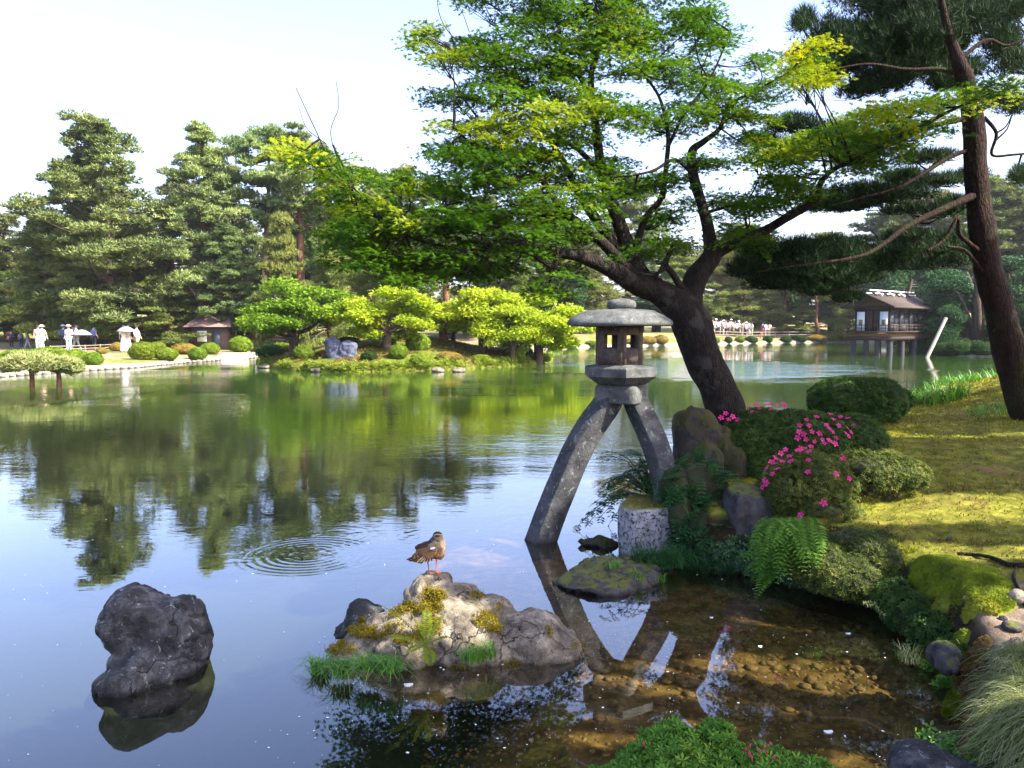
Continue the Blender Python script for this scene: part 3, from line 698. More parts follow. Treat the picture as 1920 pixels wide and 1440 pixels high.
def leg(pts, w, name='leg', squ=1.0):
    # square section with one arris towards the viewer
    a = Acc(); s_ = smooth_path(np.array([[*p, ww] for p, ww in zip(pts, w)]), 8); p, r = s_[:, :3], s_[:, 3]
    t = np.gradient(p, axis=0); t /= np.linalg.norm(t, axis=1, keepdims=True)
    rings = []
    for i in range(len(p)):
        f = np.array([0, -1., 0]); f = f - t[i] * (f @ t[i]); f /= np.linalg.norm(f); g = np.cross(t[i], f)
        ring = []
        for k in range(4):
            a0 = k * math.pi / 2 + R(18)
            for e, kr in ((-.05, 1.16), (.05, 1.16), (.785, .85)):
                th = a0 + e; rad = r[i] * kr
                ring.append(tuple(p[i] + (f * math.cos(th) + g * math.sin(th)) * rad))
        rings.append(ring)
    loft(a, rings, (0, 0, 0)); V = a.V[0]; V += fbm(V * 7, 3, 6)[:, None] * .006
    return a.build(name, M['stone_leg'], lan)
leg([P(1150, 738, 8.72), P(1135, 762, 8.70), P(1108, 800, 8.68), P(1080, 850, 8.65), P(1052, 915, 8.62), P(1028, 975, 8.6), P(1012, 1020, 8.58), P(1000, 1050, 8.57)], np.array([20, 23, 24, 24.5, 25, 25.5, 26, 26]) * u)
leg([P(1185, 738, 8.74), P(1196, 762, 8.72), P(1216, 805, 8.66), P(1234, 850, 8.55), P(1243, 890, 8.45), P(1243, 920, 8.38), P(1240, 944, 8.34)], np.array([19, 21, 22, 22, 20, 15, 12]) * u)

# block the right leg stands on
a = Acc(); yb = 8.15; zt = P(1200, 950, yb)[2]; q = [P(1158, 1000, 8.2)[0], P(1160, 1000, 8.2)[0], P(1268, 1000, 8.2)[0]]
blk = thing('stone_block', 'low white-mottled stone block with mossy top carrying the right leg of the lantern', 'stone block', (P(1212, 1000, 8.3)[0], 8.3, 0))
plan = [(1158, 8.15), (1186, 7.98), (1258, 8.06), (1272, 8.3), (1262, 8.7), (1180, 8.75)]
rings = []
V = []
def blkring(s, z):
    P_ = [np.array([P(x, 950, y)[0], y]) for x, y in plan]; c = sum(P_) / len(P_); o = []
    for k in range(6):
        for e in np.arange(5) / 5: 
            g = P_[k] * (1 - e) + P_[(k + 1) % 6] * e; g = c + (g - c) * s * (1 if e > .05 else .985); o.append((g[0], g[1], z))
    return o
loft(a, [blkring(.96, -.4), blkring(.97, 0), blkring(.985, zt * .4), blkring(1, zt * .75), blkring(1, zt - .03), blkring(.97, zt), blkring(.6, zt + .01)], (0, 0, 0))
V = a.V[0]; V += fbm(V * 6, 3, 8)[:, None] * .014
a.build('block_body', M['stone_white'], blk)
a = Acc(); n = 2600; th, rr = rng.random(n) * 6.28, np.sqrt(rng.random(n)); cb = np.array([P(1213, 945, 8.35)[0], 8.36])
q = np.column_stack([cb[0] + np.cos(th) * rr * .27, cb[1] + np.sin(th) * rr * .33, np.full(n, zt + .012)]); k = fbm(q * 7, 3, 4) > -.12; q = q[k]
scatter(a, *LEAF, q, rot_from(np.array([0, 0, 1.]) + .8 * rng.normal(size=q.shape)), .014); tag(a.build('moss', M['moss_gold'], blk), kind='stuff')
# ================================================================ ROCKS
def rock(name, label, blobs, mat, voxel=.03, amp=.05, freq=3, seed=0, facet=.5, crack=0, cdir=(0, 0, 1), group=None, cat='rock', sm=True):
    V, Fc = rock_mesh(blobs, voxel, amp, freq, seed, facet, crack, cdir)
    c = V.mean(0); base = (c[0], c[1], 0); a = Acc(); a.add(V - base, Fc); me = a.mesh(name, M[mat] if isinstance(mat, str) else mat, sm)
    o = bpy.data.objects.new(name, me); C.objects.link(o); o.location = base; tag(o, label, cat, group); o['_'] = 0; del o['_']
    return o, V
def B(px, py, Y, rx, ry, dep, tilt=0, rz=0, sq=0):  # ellipsoid given by its outline in photo pixels
    return (P(px, py, Y), (rx * PX(Y), dep, ry * PX(Y)), R(tilt), R(rz), sq)
crock, CV = rock('boulder', 'large pale boulder with golden moss and a fern, the duck stands on its top', [
    B(830, 1200, 5.80, 118, 112, .40, 8), B(760, 1215, 5.72, 150, 78, .40, -14), B(900, 1210, 5.75, 130, 84, .40, 20), B(660, 1250, 5.55, 84, 52, .36, -22), B(1005, 1212, 5.72, 84, 66, .36, 22),
    B(806, 1110, 5.95, 58, 40, .22, -4), B(828, 1102, 5.94, 48, 30, .2, 6), B(862, 1112, 5.92, 44, 30, .18, 14), B(930, 1150, 5.85, 44, 34, .2, 25), B(820, 1275, 5.55, 200, 34, .46), B(1045, 1225, 5.7, 55, 42, .28, 20), B(600, 1280, 5.5, 38, 30, .25)],
    'rock_pale', .020, .036, 3.6, 3, .55, .02, (.5, .2, 1))
rock('dark_rock', 'rounded knob behind the left shoulder of the pale boulder, darkened for its shade', [B(684, 1165, 6.05, 44, 44, .18, -25), B(655, 1210, 6.02, 50, 40, .2)], 'rock_dark', .02, .03, 4, 5, .5)  # shaded knob of the boulder, its shade put into darker stone
lrock, LV = rock('rock', 'dark cracked rock with overhanging head alone at the left of the pond', [
    B(262, 1160, 5.40, 72, 56, .26, 24, 0, .75), B(226, 1188, 5.35, 42, 36, .22, 40), B(318, 1168, 5.45, 60, 62, .27, 20), B(352, 1195, 5.45, 46, 58, .24, 12), B(355, 1235, 5.4, 42, 55, .24), B(300, 1235, 5.3, 60, 55, .26, 20), B(236, 1275, 5.12, 58, 38, .2, -32, 0, .8), B(192, 1302, 5.06, 38, 22, .16, -25), B(240, 1236, 5.25, 34, 30, .2), B(280, 1305, 5.15, 80, 30, .22)],
    'rock_dark', .018, .017, 4.2, 12, .6, .030, (-.55, .3, .8))
rock('flat_rock', 'low layered rock with moss and small weeds in the water before the lantern', [
    B(1150, 1078, 7.35, 98, 26, .35, 4), B(1120, 1100, 7.1, 92, 26, .32, 2), B(1200, 1090, 7.3, 55, 32, .3)], 'rock_grey', .025, .045, 3.5, 21, .8, .03, (.1, .6, 1))
rock('mossy_stone', 'small brown mossy stone in the water between the lantern legs', [B(1120, 1020, 8.45, 38, 17, .16), B(1140, 1026, 8.4, 22, 14, .14)], 'rock_moss', .02, .03, 5, 23, .4)
stz = P(1300, 757, 9.3)[2]
rock('standing_stone', 'upright dark stone with moss cap at the foot of the maple trunk', [
    B(1300, 830, 9.3, 42, 66, .2, 2, 8, .5), B(1306, 775, 9.35, 26, 16, .14), B(1310, 900, 9.2, 60, 80, .3)], 'rock_moss', .024, .022, 3.5, 31, .8)
rock('mossy_boulder', 'rounded boulder wholly covered in moss beside the maple trunk', [B(1345, 850, 9.5, 42, 62, .3, -12), B(1372, 895, 9.3, 40, 60, .3)], 'rock_moss', .03, .02, 3, 33, .3)
rock('grey_boulder', 'squarish grey boulder beneath the left side of the flowering azalea', [
    B(1402, 975, 7.95, 46, 68, .24, 0, 10, .5), B(1405, 1020, 7.95, 46, 52, .24)], 'rock_grey', .022, .018, 3.5, 35, .9)
rock('rock', 'blue-grey rock half cut off by the bottom edge of the photo', [B(1760, 1448, 3.85, 88, 34, .26, 4), B(1720, 1455, 3.8, 45, 22, .2)], 'rock_dark', .02, .03, 4, 41, .6, .01)
rock('bank_stone', 'pointed grey stone at the water edge under the bright moss', [B(1768, 1228, 5.05, 26, 24, .12, 35), B(1772, 1245, 5.0, 24, 22, .12)], 'rock_grey', .014, .02, 5, 43, .9)
for px, py, rx, ry, lab, mt in ((1838, 1112, 14, 8, 'small grey stone just below the surfaced tree root', 'rock_grey'), (1815, 1128, 10, 8, 'little pale stone left of the bare earth', 'rock_pale'),
                            (1905, 1122, 22, 16, 'sunlit pale stone at the right end of the bare earth', 'rock_pale'), (1898, 1178, 24, 12, 'flat grey stone on the bare earth near the pale sedge', 'rock_grey'),
                            (1912, 1206, 20, 9, 'whitish flat stone beside the pale sedge', 'rock_pale'), (1780, 1010, 7, 7, 'tiny dark stone standing on the moss lawn', 'rock_dark'), (1880, 1160, 9, 6, 'smallest pebble-like stone on the bare earth', 'rock_dark')):
    q = ground_at(px, py + ry * .5); s = PX(q[1])
    rock('bank_stone', lab, [((q[0], q[1], BZ(q[0], q[1]) + ry * s * .35), (rx * s, rx * s * .7, ry * s), R(5), 0)], mt, max(.007, rx * s / 9), rx * s * .16, 9, int(px) % 17, .6)

def top_of(V, x, y, r=.05):
    k = (np.abs(V[:, 0] - x) < r) & (np.abs(V[:, 1] - y) < r); return V[k, 2].max() if k.any() else V[:, 2].max()
def on_surface(V, px, py, rad=9):        # nearest vertex of the rock seen at that pixel
    X, Y = project(V); k = np.where((np.hypot(X - px, Y - py) < rad))[0]
    if len(k) == 0: k = np.argsort(np.hypot(X - px, Y - py))[:3]
    return V[k[np.argmin(V[k, 1])]]
# moss cushions on the pale boulder
mossn = 0
for px, py, rx, ry in ((918 - 25, 1118, 14, 6), (812, 1118, 24, 12), (775, 1140, 34, 12), (815, 1142, 18, 9), (745, 1150, 16, 10), (640, 1218, 34, 12), (695, 1188, 34, 11), (672, 1165, 10, 6), (655, 1182, 14, 6), (812, 1175, 14, 16), (790, 1190, 12, 14),
                       (912, 1160, 18, 10), (925, 1178, 14, 9), (900, 1168, 10, 8), (735, 1180, 22, 9), (760, 1200, 20, 9), (1030, 1185, 8, 9), (1082, 1212, 14, 6), (935, 1140, 7, 8), (860, 1255, 18, 6), (960, 1245, 16, 6)):
    a = Acc(); n = int(rx * ry * 6)
    X, Y = project(CV); k = np.where((((X - px) / rx) ** 2 + ((Y - py) / ry) ** 2 < 1) & (CV[:, 1] < 6.1))[0]
    if len(k) < 2: continue
    if len(k) > 40: k = k[CV[k, 1] < np.median(CV[k, 1]) + .15]
    pt = CV[rng.choice(k, n)] + rng.normal(0, .012, (n, 3)) + [0, -.008, .012]
    scatter(a, *LEAF, pt, rot_from(np.array([0, -.5, .8]) + .8 * rng.normal(size=pt.shape)), rng.uniform(.009, .02, n))
    o = a.build('moss_patch', M['moss_gold'], crock); tag(o, kind='stuff')
# petals and dust afloat
def petals():
    a = Acc(); n = 1300; px = rng.uniform(0, 1800, n); py = 1440 - 480 * rng.random(n) ** .8
    keep = (rng.random(n) < np.where(px > 560, 1, .30)); px, py = px[keep], py[keep]
    q = np.array([W(x, y, .004) for x, y in zip(px, py)]); k = (sdf(BANK, q[:, 0], q[:, 1]) < 0) & ((fbm(np.column_stack([q[:, :2] * 1.4, 0 * px]), 3, 88) > .02) | (rng.random(len(q)) < .3)); q = q[k]; n = len(q)
    V = np.array([(math.cos(t) * (1 + .25 * math.sin(2.3 * t + 1)), .8 * math.sin(t), .1 * math.cos(3 * t)) for t in np.arange(6) * math.pi / 3])
    fr = rot_from(np.array([0, 0, 1.]) + .03 * rng.normal(size=q.shape))
    scatter(a, V, np.array([[0, 1, 2, 3, 4, 5]]), q, fr, .0022 + .0075 * rng.random(n) ** 5)
    return a
tag(petals().build('floating_petals', M['white'], None), label='white petals and specks drifting all over the near water', cat='petals', kind='stuff')
for k, (px, py, r, lab) in enumerate(((766, 1283, 9, 'largest white petal afloat below the grass of the pale boulder'), (1553, 1371, 9, 'long white petal afloat right of the bottom azalea'), (1590, 1187, 5, 'white petal afloat near the bright moss bank'),
                                      (1334, 1157, 3.5, 'white petal afloat in the dark shaded water below the ferns'), (1425, 1211, 4, 'white petal afloat at the upper rim of the sunlit shallows'))):
    q = W(px, py, .006); a = Acc(); t = np.arange(10) * math.pi / 5; s = r * PX(q[1])
    V = np.column_stack([np.cos(t) * s, np.sin(t) * s * .75 * (1 + .2 * np.sin(2 * t + k)), .003 * np.cos(2 * t)]) + q
    Vb = V - [0, 0, .004]; a.add(np.vstack([V, Vb]), [list(range(10))]); a.add(np.vstack([V, Vb]), [[i, (i + 1) % 10, 10 + (i + 1) % 10, 10 + i] for i in range(10)])
    base = Vector(q); o = bpy.data.objects.new('floating_petal', a.mesh('floating_petal', M['white'], False, q)); o.location = base; C.objects.link(o); tag(o, lab, 'petal', 'single petals afloat')

# ================================================================ DUCK
YD = 5.93; dtop = on_surface(CV, 815, 1083, 14); 
def duck():
    D = lambda px, py, dy=0.0: P(px, py + 0, YD + dy)
    s = PX(YD); g = D(812, 1078); dz = top_of(CV, g[0], YD, .05) - g[2]
    off = np.array([0, 0, dz + .004])
    root = thing('duck', 'brown speckled duck preening on the top of the pale boulder', 'duck', (g[0], YD, g[2] + dz))
    m, t, out = nm('duck_feather'); co = coords(t)
    w = t.nodes.new('ShaderNodeTexVoronoi'); w.inputs['Scale'].default_value = 70; t.links.new(coords(t, 'Object', (1, 1, 1.6)), w.inputs['Vector'])
    n = noise(t, 40, 4, .7, co)
    c = ramp(t, w.outputs['Distance'], [(.1, (.035, .016, .008)), (.45, (.11, .05, .02)), (.75, (.26, .15, .06))])
    sp = t.nodes.new('ShaderNodeSeparateXYZ'); t.links.new(co, sp.inputs[0])
    c = mixc(t, mrange(t, sp.outputs[0], .045, .085), c, mixc(t, mrange(t, n, .45, .6), (.26, .19, .13), (.13, .075, .04)))
    c = mixc(t, mrange(t, sp.outputs[2], .185, .21), c, mixc(t, mrange(t, n, .45, .6), (.22, .175, .12), (.12, .085, .05)))
    principled(t, out, c, .75, bump(t, w.outputs['Distance'], .4, .004), .2)
    def E(px, py, rx, ry, dep, tilt, dy=0): return (D(px, py, dy) + off, (rx * s, dep, ry * s), R(tilt), 0)
    V, Fc, N = remesh([E(808, 1036, 27, 15.5, .052, -24), E(818, 1034, 18, 19, .056, 0), E(790, 1044, 22, 10.5, .042, -28), E(825, 1040, 10, 14, .04, 0, -.005),
                       E(826, 1024, 10, 13, .032, 0, .0), E(822, 1012, 11, 9.5, .031, 10), E(815, 1012, 6, 6, .024, 0), E(782, 1047, 14, 6, .03, -30), E(775, 1051, 10, 4, .026, -30)], .006)
    V = soften(V, Fc, 3); V += N * (fbm(V * 60, 2, 4) * .0012)[:, None]
    a = Acc(); a.add(V, Fc); a.build('body', m, root, True)
    dark = flat_mat('duck_dark_feather', (.035, .022, .015), .6); buff = flat_mat('duck_buff', (.36, .25, .14), .7); brown = flat_mat('duck_brown', (.12, .06, .03), .7, .35, 60)
    blk = flat_mat('duck_bill', (.02, .025, .04), .4); orange = flat_mat('duck_foot', (.70, .16, .05), .5); blue = flat_mat('duck_speculum', (.45, .5, .62), .4)
    # bill laid back on the shoulder, dark crown stripe, pale brow, eye
    a = Acc(); p0, p1 = D(813, 1012, -.022) + off, D(803, 1019.5, -.035) + off
    tube(a, [p0, (p0 + p1) / 2, p1], [.0125, .009, .006], 8, 3, flat=.6); a.build('bill', blk, root, True)
    a = Acc(); tube(a, [D(812, 1008, -.021) + off, D(815, 1003.6, -.022) + off, D(821, 1001.8, -.014) + off, D(828, 1004, 0) + off], [.003, .006, .007, .004], 6, 3); a.build('crown_stripe', dark, root, True)
    a = Acc(); tube(a, [D(813, 1009.5, -.027) + off, D(817, 1006.4, -.030) + off, D(823, 1006, -.026) + off, D(828, 1008, -.016) + off], [.002, .0034, .0034, .002], 6, 3); a.build('brow', buff, root, True)
    a = Acc(); tube(a, [D(813, 1011, -.026) + off, D(818, 1009, -.032) + off, D(825, 1009.5, -.027) + off], [.0015, .0032, .0018], 6, 3); a.build('eye_stripe', dark, root, True)
    a = Acc(); V, Fc = ico(2); a.add(V * .0036 + D(817, 1009.3, -.0345) + off, Fc); a.build('eye', blk, root, True)
    # folded near wing: shingled feathers
    def feather(a, p, q, w, tone=.5, th=.0015):
        p, q = np.array(p), np.array(q); d = q - p; L = np.linalg.norm(d); d /= L; n = np.array([0, -1., .1]); sd = np.cross(d, n); sd /= np.linalg.norm(sd); V = []
        for f, ww in ((0, .5), (.35, 1), (.75, .9), (.93, .5), (1, .05)):
            c = p + d * L * f; V += [c - sd * w * ww, c + n * th * (1.5), c + sd * w * ww]
        Fc = [[3 * i + j, 3 * i + j + 1, 3 * i + j + 4, 3 * i + j + 3] for i in range(4) for j in range(2)]
        a.add(V, Fc, tone)
    wing = thing('wing', None, None, (0, 0, 0)); wing.parent = root; 
    sets = [('primary_feather', 9, (806, 1040), (772, 1052), (806, 1050), -.050, 2.6, brown, 11), ('covert_feather', 0, 0, 0, 0, 0, 0, None, 0)]
    def fanset(name, n, p0, p1, e0, e1, w, dy, mat, parent, alt=None):
        for k in range(n):
            f = k / max(n - 1, 1); a = Acc()
            p = D(p0[0] + (p1[0] - p0[0]) * f, p0[1] + (p1[1] - p0[1]) * f, dy - .0008 * (k % 3)) + off; q = D(e0[0] + (e1[0] - e0[0]) * f, e0[1] + (e1[1] - e0[1]) * f, dy + .012 - .001 * k) + off
            feather(a, p, q, w * s, rng.random()); a.build(name, alt if alt and k % 2 else mat, parent)
    fanset('tail_feather', 9, (792, 1044), (800, 1047), (762, 1053.5), (788, 1061), 2.6, -.030, dark, root, brown)
    fanset('flight_feather', 10, (800, 1042), (808, 1045), (780, 1060), (810, 1056.5), 1.7, -.052, buff, wing, dark)
    fanset('wing_feather', 7, (812, 1032), (816, 1042), (779, 1038), (800, 1051), 4.2, -.060, brown, wing)
    fanset('shoulder_feather', 8, (824, 1022), (830, 1038), (803, 1028), (812, 1046), 4.2, -.063, m, wing)
    a = Acc(); feather(a, D(816, 1030.5, -.070) + off, D(806, 1033.5, -.070) + off, 2.0 * s); a.build('wing_patch', blue, wing)
    a = Acc(); feather(a, D(810, 1020, .01) + off, D(778, 1033, .03) + off, 6 * s); feather(a, D(812, 1021, -.02) + off, D(778, 1030, -.012) + off, 5 * s); feather(a, D(808, 1026, -.035) + off, D(780, 1036, -.035) + off, 3.4 * s); a.build('far_wing', dark, root)
    for (kx, ky), (fx, fy), mat, dy in (((818, 1056), (817.5, 1075), orange, -.012), ((801, 1058), (804, 1074), flat_mat('duck_shaded_foot', (.45, .11, .045), .5), .018)):
        a = Acc(); k0, k1 = D(kx, ky - 7, dy) + off, D(fx, fy + 1, dy) + off; tube(a, [k0, (k0 + k1) / 2 + [.002, 0, 0], k1 + [0, 0, .002]], [.0085, .0042, .0038], 7, 3)
        lg = a.build('leg', mat, root, True)
        a = Acc(); 
        for an in (-35, -5, 28): 
            e = k1 + np.array([math.cos(R(an - 25)), math.sin(R(an - 25)), -.004 / .045]) * .045; tube(a, [k1, (k1 + e) / 2 + [0, 0, .003], e], [.0035, .003, .0016], 5, 2)
        e = [k1 + np.array([math.cos(R(an - 25)), math.sin(R(an - 25)), -.003 / .04]) * .038 for an in (-35, -5, 28)]; a.add([k1 + [0, 0, .001]] + [q + [0, 0, .001] for q in e], [[0, 1, 2], [0, 2, 3]])
        a.build('foot', mat, lg)
duck()

# ================================================================ GRASSES, FERNS, SHRUBS
def blades(a, roots, L, w, lean=.5, tone=None, dirs=None, seg=4, droop=.6):
    roots = np.asarray(roots, float); n = len(roots); L = np.broadcast_to(L, (n,)) * rng.uniform(.6, 1.15, n)
    az = rng.random(n) * 6.283; d = np.column_stack([np.cos(az), np.sin(az), 0 * az]) if dirs is None else dirs
    d = d / np.maximum(np.linalg.norm(d, axis=1, keepdims=True), 1e-6)
    ln = lean * rng.uniform(.4, 1.3, n); side = np.cross(d, [0, 0, 1.]); side /= np.maximum(np.linalg.norm(side, axis=1, keepdims=True), 1e-6)
    V = []
    for k in range(seg + 1):
        f = k / seg; hor = ln * f ** 1.6 * L; up = (f - droop * ln * f ** 2.4) * L
        c = roots + d * hor[:, None] + np.array([0, 0, 1.]) * up[:, None]; ww = w * (1 - f ** 1.5) + .0004
        V.append(np.stack([c - side * ww, c + side * ww], 1))
    V = np.stack(V, 1).reshape(n, -1, 3); m = 2 * (seg + 1)
    q = np.array([[2 * k, 2 * k + 1, 2 * k + 3, 2 * k + 2] for k in range(seg)]); Fc = (q[None] + (np.arange(n) * m)[:, None, None]).reshape(-1, 4)
    a.add(V.reshape(-1, 3), Fc, np.repeat(rng.random(n) if tone is None else tone, seg))
def grass_tuft(label, pts, L, w, mat, lean=.7, name='grass_tuft', cat='grass', group=None, droop=.6, dirs=None):
    pts = np.asarray(pts); base = (pts[:, 0].mean(), pts[:, 1].mean(), pts[:, 2].min())
    t = thing(name, label, cat, base, group); a = Acc(); blades(a, pts, L, w, lean, droop=droop, dirs=dirs); tag(a.build('blades', M[mat], t), kind='stuff'); return t
def around(c, rx, ry, n, z=None):
    th, r = rng.random(n) * 6.28, np.sqrt(rng.random(n)); q = np.column_stack([c[0] + np.cos(th) * r * rx, c[1] + np.sin(th) * r * ry, np.full(n, c[2])]); 
    if z is not None: q[:, 2] = z(q[:, 0], q[:, 1])
    return q
def tuftpts(specs):
    o = []
    for px, py, Y, rx, n in specs:
        c = P(px, py, Y); o.append(around(c, rx * PX(Y), .07, n))
    return np.vstack(o)
grass_tuft('dense bright green grass hanging over the left foot of the pale boulder', tuftpts([(600, 1258, 5.3, 16, 130), (640, 1262, 5.18, 22, 150), (690, 1254, 5.15, 26, 150), (735, 1256, 5.1, 22, 90)]), .19, .0032, 'grass', 1.0, droop=.95)
grass_tuft('small grass tuft on the middle foot of the pale boulder', tuftpts([(885, 1240, 5.28, 20, 150), (915, 1232, 5.35, 18, 110)]), .14, .0022, 'grass', .7)
grass_tuft('dark grass tuft hanging in front of the white-mottled block', tuftpts([(1215, 1058, 7.55, 30, 230), (1255, 1062, 7.6, 30, 250), (1290, 1058, 7.7, 25, 170)]), .34, .003, 'shrub', .9, droop=.9)
grass_tuft('yellow-green grass tuft leaning over the sunlit shallows', tuftpts([(1705, 1240, 4.98, 18, 60), (1690, 1236, 5.0, 8, 26)]), .13, .0022, 'sedge', .7)
grass_tuft('grassy tuft of weeds on the low layered rock', tuftpts([(1150, 1065, 7.2, 14, 70), (1195, 1085, 7.1, 12, 60), (1235, 1090, 7.2, 14, 60)]), .10, .0028, 'grass', .9)
q = P(222, 1285, 4.98); grass_tuft('single short green sprout on the dark left rock', around(q, .015, .01, 9), .08, .006, 'grass', .5)
# pale sedge, bottom right
def sedge_at(px, py, n, L, z=None):
    q = ground_at(px + 14, py); return around((q[0], q[1], 0), .10, .10, n, bank_z)
pts = np.vstack([sedge_at(px, py, 190, .3) for px, py in ((1890, 1235), (1915, 1240), (1870, 1275), (1915, 1290), (1855, 1315), (1900, 1330), (1935, 1340), (1860, 1360), (1905, 1375), (1945, 1395), (1870, 1405), (1910, 1425), (1950, 1440), (1860, 1440), (1900, 1470), (1945, 1480))])
dr = np.column_stack([rng.normal(-.9, .5, len(pts)), rng.normal(-.3, .5, len(pts)), 0 * pts[:, 0]])
grass_tuft('pale straw-green sedge spilling down the bank', pts, .19, .0018, 'sedge', 1.0, 'sedge', 'sedge', droop=.9, dirs=dr)
pts = around((P(1745, 768, 14.6)[0], 14.5, 0), .6, .35, 420, bank_z); grass_tuft('light green reeds at the pond edge right of the dark clipped bush', pts, .40, .009, 'grass', .8, 'reeds', 'grass')
q = P(1790, 750, 17.0); pts = around((q[0] + .5, 16.6, 0), 1.9, .8, 900, bank_z); grass_tuft('fresh green grass along the crest behind the pine mound', pts, .34, .009, 'grass', .8, 'grass_tuft')
q = ground_at(1870, 775); pts = around((q[0], q[1], 0), .5, .35, 260, bank_z); grass_tuft('thin dark grass in the shade before the pine trunk', pts, .2, .004, 'grass', .8)

def frond(acc, base, d, L, w, n=16, sag=.5, up=None, tone=.5, lw=.32):
    """a pinnate frond: rachis + paired leaflets"""
    d = np.array(d, float); hor = d.copy(); t = np.linspace(0, 1, n); p = np.array(base) + np.outer(t * L, d) + np.outer(-(t ** 2) * L * sag, [0, 0, 1.])
    tube(acc, p[::3], np.linspace(.003, .001, len(p[::3])), 4, 1, tone=tone * .6, cap=False)
    tan = np.gradient(p, axis=0); tan /= np.linalg.norm(tan, axis=1, keepdims=True)
    upv = np.array([0, 0, 1.]) if up is None else np.array(up); side = np.cross(tan, upv); side /= np.maximum(np.linalg.norm(side, axis=1, keepdims=True), 1e-6)
    prof = np.clip(np.sin(np.pi * np.clip(t * .88 + .1, 0, 1)) ** .8, .08, 1) * w
    for sg in (-1, 1):
        dd = side * sg + tan * .45 + rng.normal(0, .06, side.shape); nn = np.cross(side, tan) * 1.0 + [0, 0, .6]
        k = slice(1, n); scatter(acc, *T_leaf(lw, .06), p[k], frame_dir(dd[k], nn[k]), prof[k], np.clip(tone + rng.normal(0, .12, n - 1), 0, 1))
def fern(label, fronds, mat, name='fern', w=.05, n=18, lw=.3, group=None):
    base = np.mean([f[0] for f in fronds], 0); t = thing(name, label, 'fern', base, group)
    for b, d, L, sag in fronds:
        a = Acc(); frond(a, b, d, L, w * rng.uniform(.85, 1.1), n, sag, tone=rng.uniform(.2, .8), lw=lw); a.build('frond', M[mat], t)
    return t
b = P(800, 1210, 5.22)
def toward(p0, p1): d = np.array(p1) - p0; L = np.linalg.norm(d); return d / L, L
fr_ = []
for (ex, ey, dy) in ((712, 1134, -.05), (800, 1140, .03), (835, 1150, .05), (718, 1195, -.12), (770, 1150, -.02), (840, 1195, -.08), (760, 1225, -.15), (808, 1250, -.16)):
    d, L = toward(b, P(ex, ey, 5.22 + dy)); d = d + np.array([0, 0, .28]); L2 = L; fr_.append((b, d, L2, .28))
fern('yellow-green fern growing in the sun on the pale boulder', fr_, 'fern_lit', w=.055, n=20)
fr_ = []
for k in range(70):
    ex, ey = rng.uniform(1385, 1545), 0; f = (ex - 1385) / 160; bx, by = rng.uniform(1430, 1530), rng.uniform(968, 1010)
    ey = 1000 + rng.uniform(0, 1) * (88 - 50 * abs(f - .35) * 1.4) 
    b0 = P(bx, by, 7.15 - .25 * rng.random()); e0 = P(ex, ey + 22, 6.75 - .3 * rng.random()); d, L = toward(b0, e0); sg = .5; d = d + np.array([0, 0, .5]); fr_.append((b0, d, min(L, .55) + .05, sg))
for ex, ey in ((1415, 1125), (1424, 1110), (1408, 1095), (1436, 1100), (1396, 1075), (1380, 1045)):
    b0 = P(1455, 1050, 6.95); e0 = P(ex, ey, 6.75); d, L = toward(b0, e0); fr_.append((b0, d + np.array([0, 0, .25]), L, .25))
fern('large fresh green fern clump hanging over dark water below the azalea', fr_, 'fern', w=.085, n=17, lw=.34)

def shell(ell, n, jit=.06, bottom=-.45, gap=0.0, gs=3.0, seed=0):
    """points on the skin of ellipsoids, those inside another dropped"""
    out, nor = [], []; areas = np.array([(r[0] * r[1] + r[0] * r[2] + r[1] * r[2]) for c, r in ell], float); areas /= areas.sum()
    for (c, r), f in zip(ell, areas):
        d = unit(int(n * f)); r_ = np.array(r); 
        k = d[:, 2] > bottom; d = d[k]; s = 1 - np.abs(rng.normal(0, jit, len(d))) + .03 * rng.random(len(d)); lump = 1 + .22 * fbm(d * 2.6 + np.array(c), 4, seed)[:, None]
        p = np.array(c) + d * r_ * s[:, None] * lump; nn = d / r_; nn /= np.linalg.norm(nn, axis=1, keepdims=True); out.append(p); nor.append(nn)
    p, nn = np.vstack(out), np.vstack(nor); keep = np.ones(len(p), bool)
    for c, r in ell:
        q = ((p - np.array(c)) / (np.array(r) * .82)); keep &= (q ** 2).sum(1) > 1
    if gap: keep &= fbm(p * gs, 3, seed + 40) > -1 + gap
    return p[keep], nn[keep]
def shrub(label, ell, n, size, mat, name='azalea_bush', cat='bush', tmpl=WH4, inner=.82, jit=.06, gap=0.0, bottom=-.5, stems=5, group=None, up=.5, ground=None, gs=3.0):
    c0 = np.mean([c for c, r in ell], 0); gz = ground if ground is not None else min(c[2] - r[2] for c, r in ell)
    t = thing(name, label, cat, (c0[0], c0[1], gz), group); a = Acc(); p, nn = shell(ell, n, jit, bottom, gap, gs)
    scatter(a, *tmpl, p, rot_from(nn + np.array([0, 0, up]) + .45 * rng.normal(size=p.shape)), size * rng.uniform(.7, 1.25, len(p)))
    f = a.build('foliage', M[mat], t); tag(f, kind='stuff')
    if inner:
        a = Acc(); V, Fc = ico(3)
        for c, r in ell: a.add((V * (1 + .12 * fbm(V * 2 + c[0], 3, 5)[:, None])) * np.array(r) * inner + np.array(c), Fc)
        a.build('twigs', M['inner'], t, True)  # added dark core that makes the foliage look solid
    a = Acc()
    for k in range(stems):
        b0 = np.array([c0[0] + rng.normal(0, .06), c0[1] + rng.normal(0, .05), gz - .05]); c, r = ell[k % len(ell)]; e0 = np.array(c) + rng.normal(0, .4, 3) * np.array(r) * [1, 1, .3]
        tube(a, [b0, b0 * .6 + e0 * .4 + rng.normal(0, .04, 3), e0], [.02, .014, .007], 6, 4)
    if stems: a.build('stem', M['twig'], t, True)
    return t
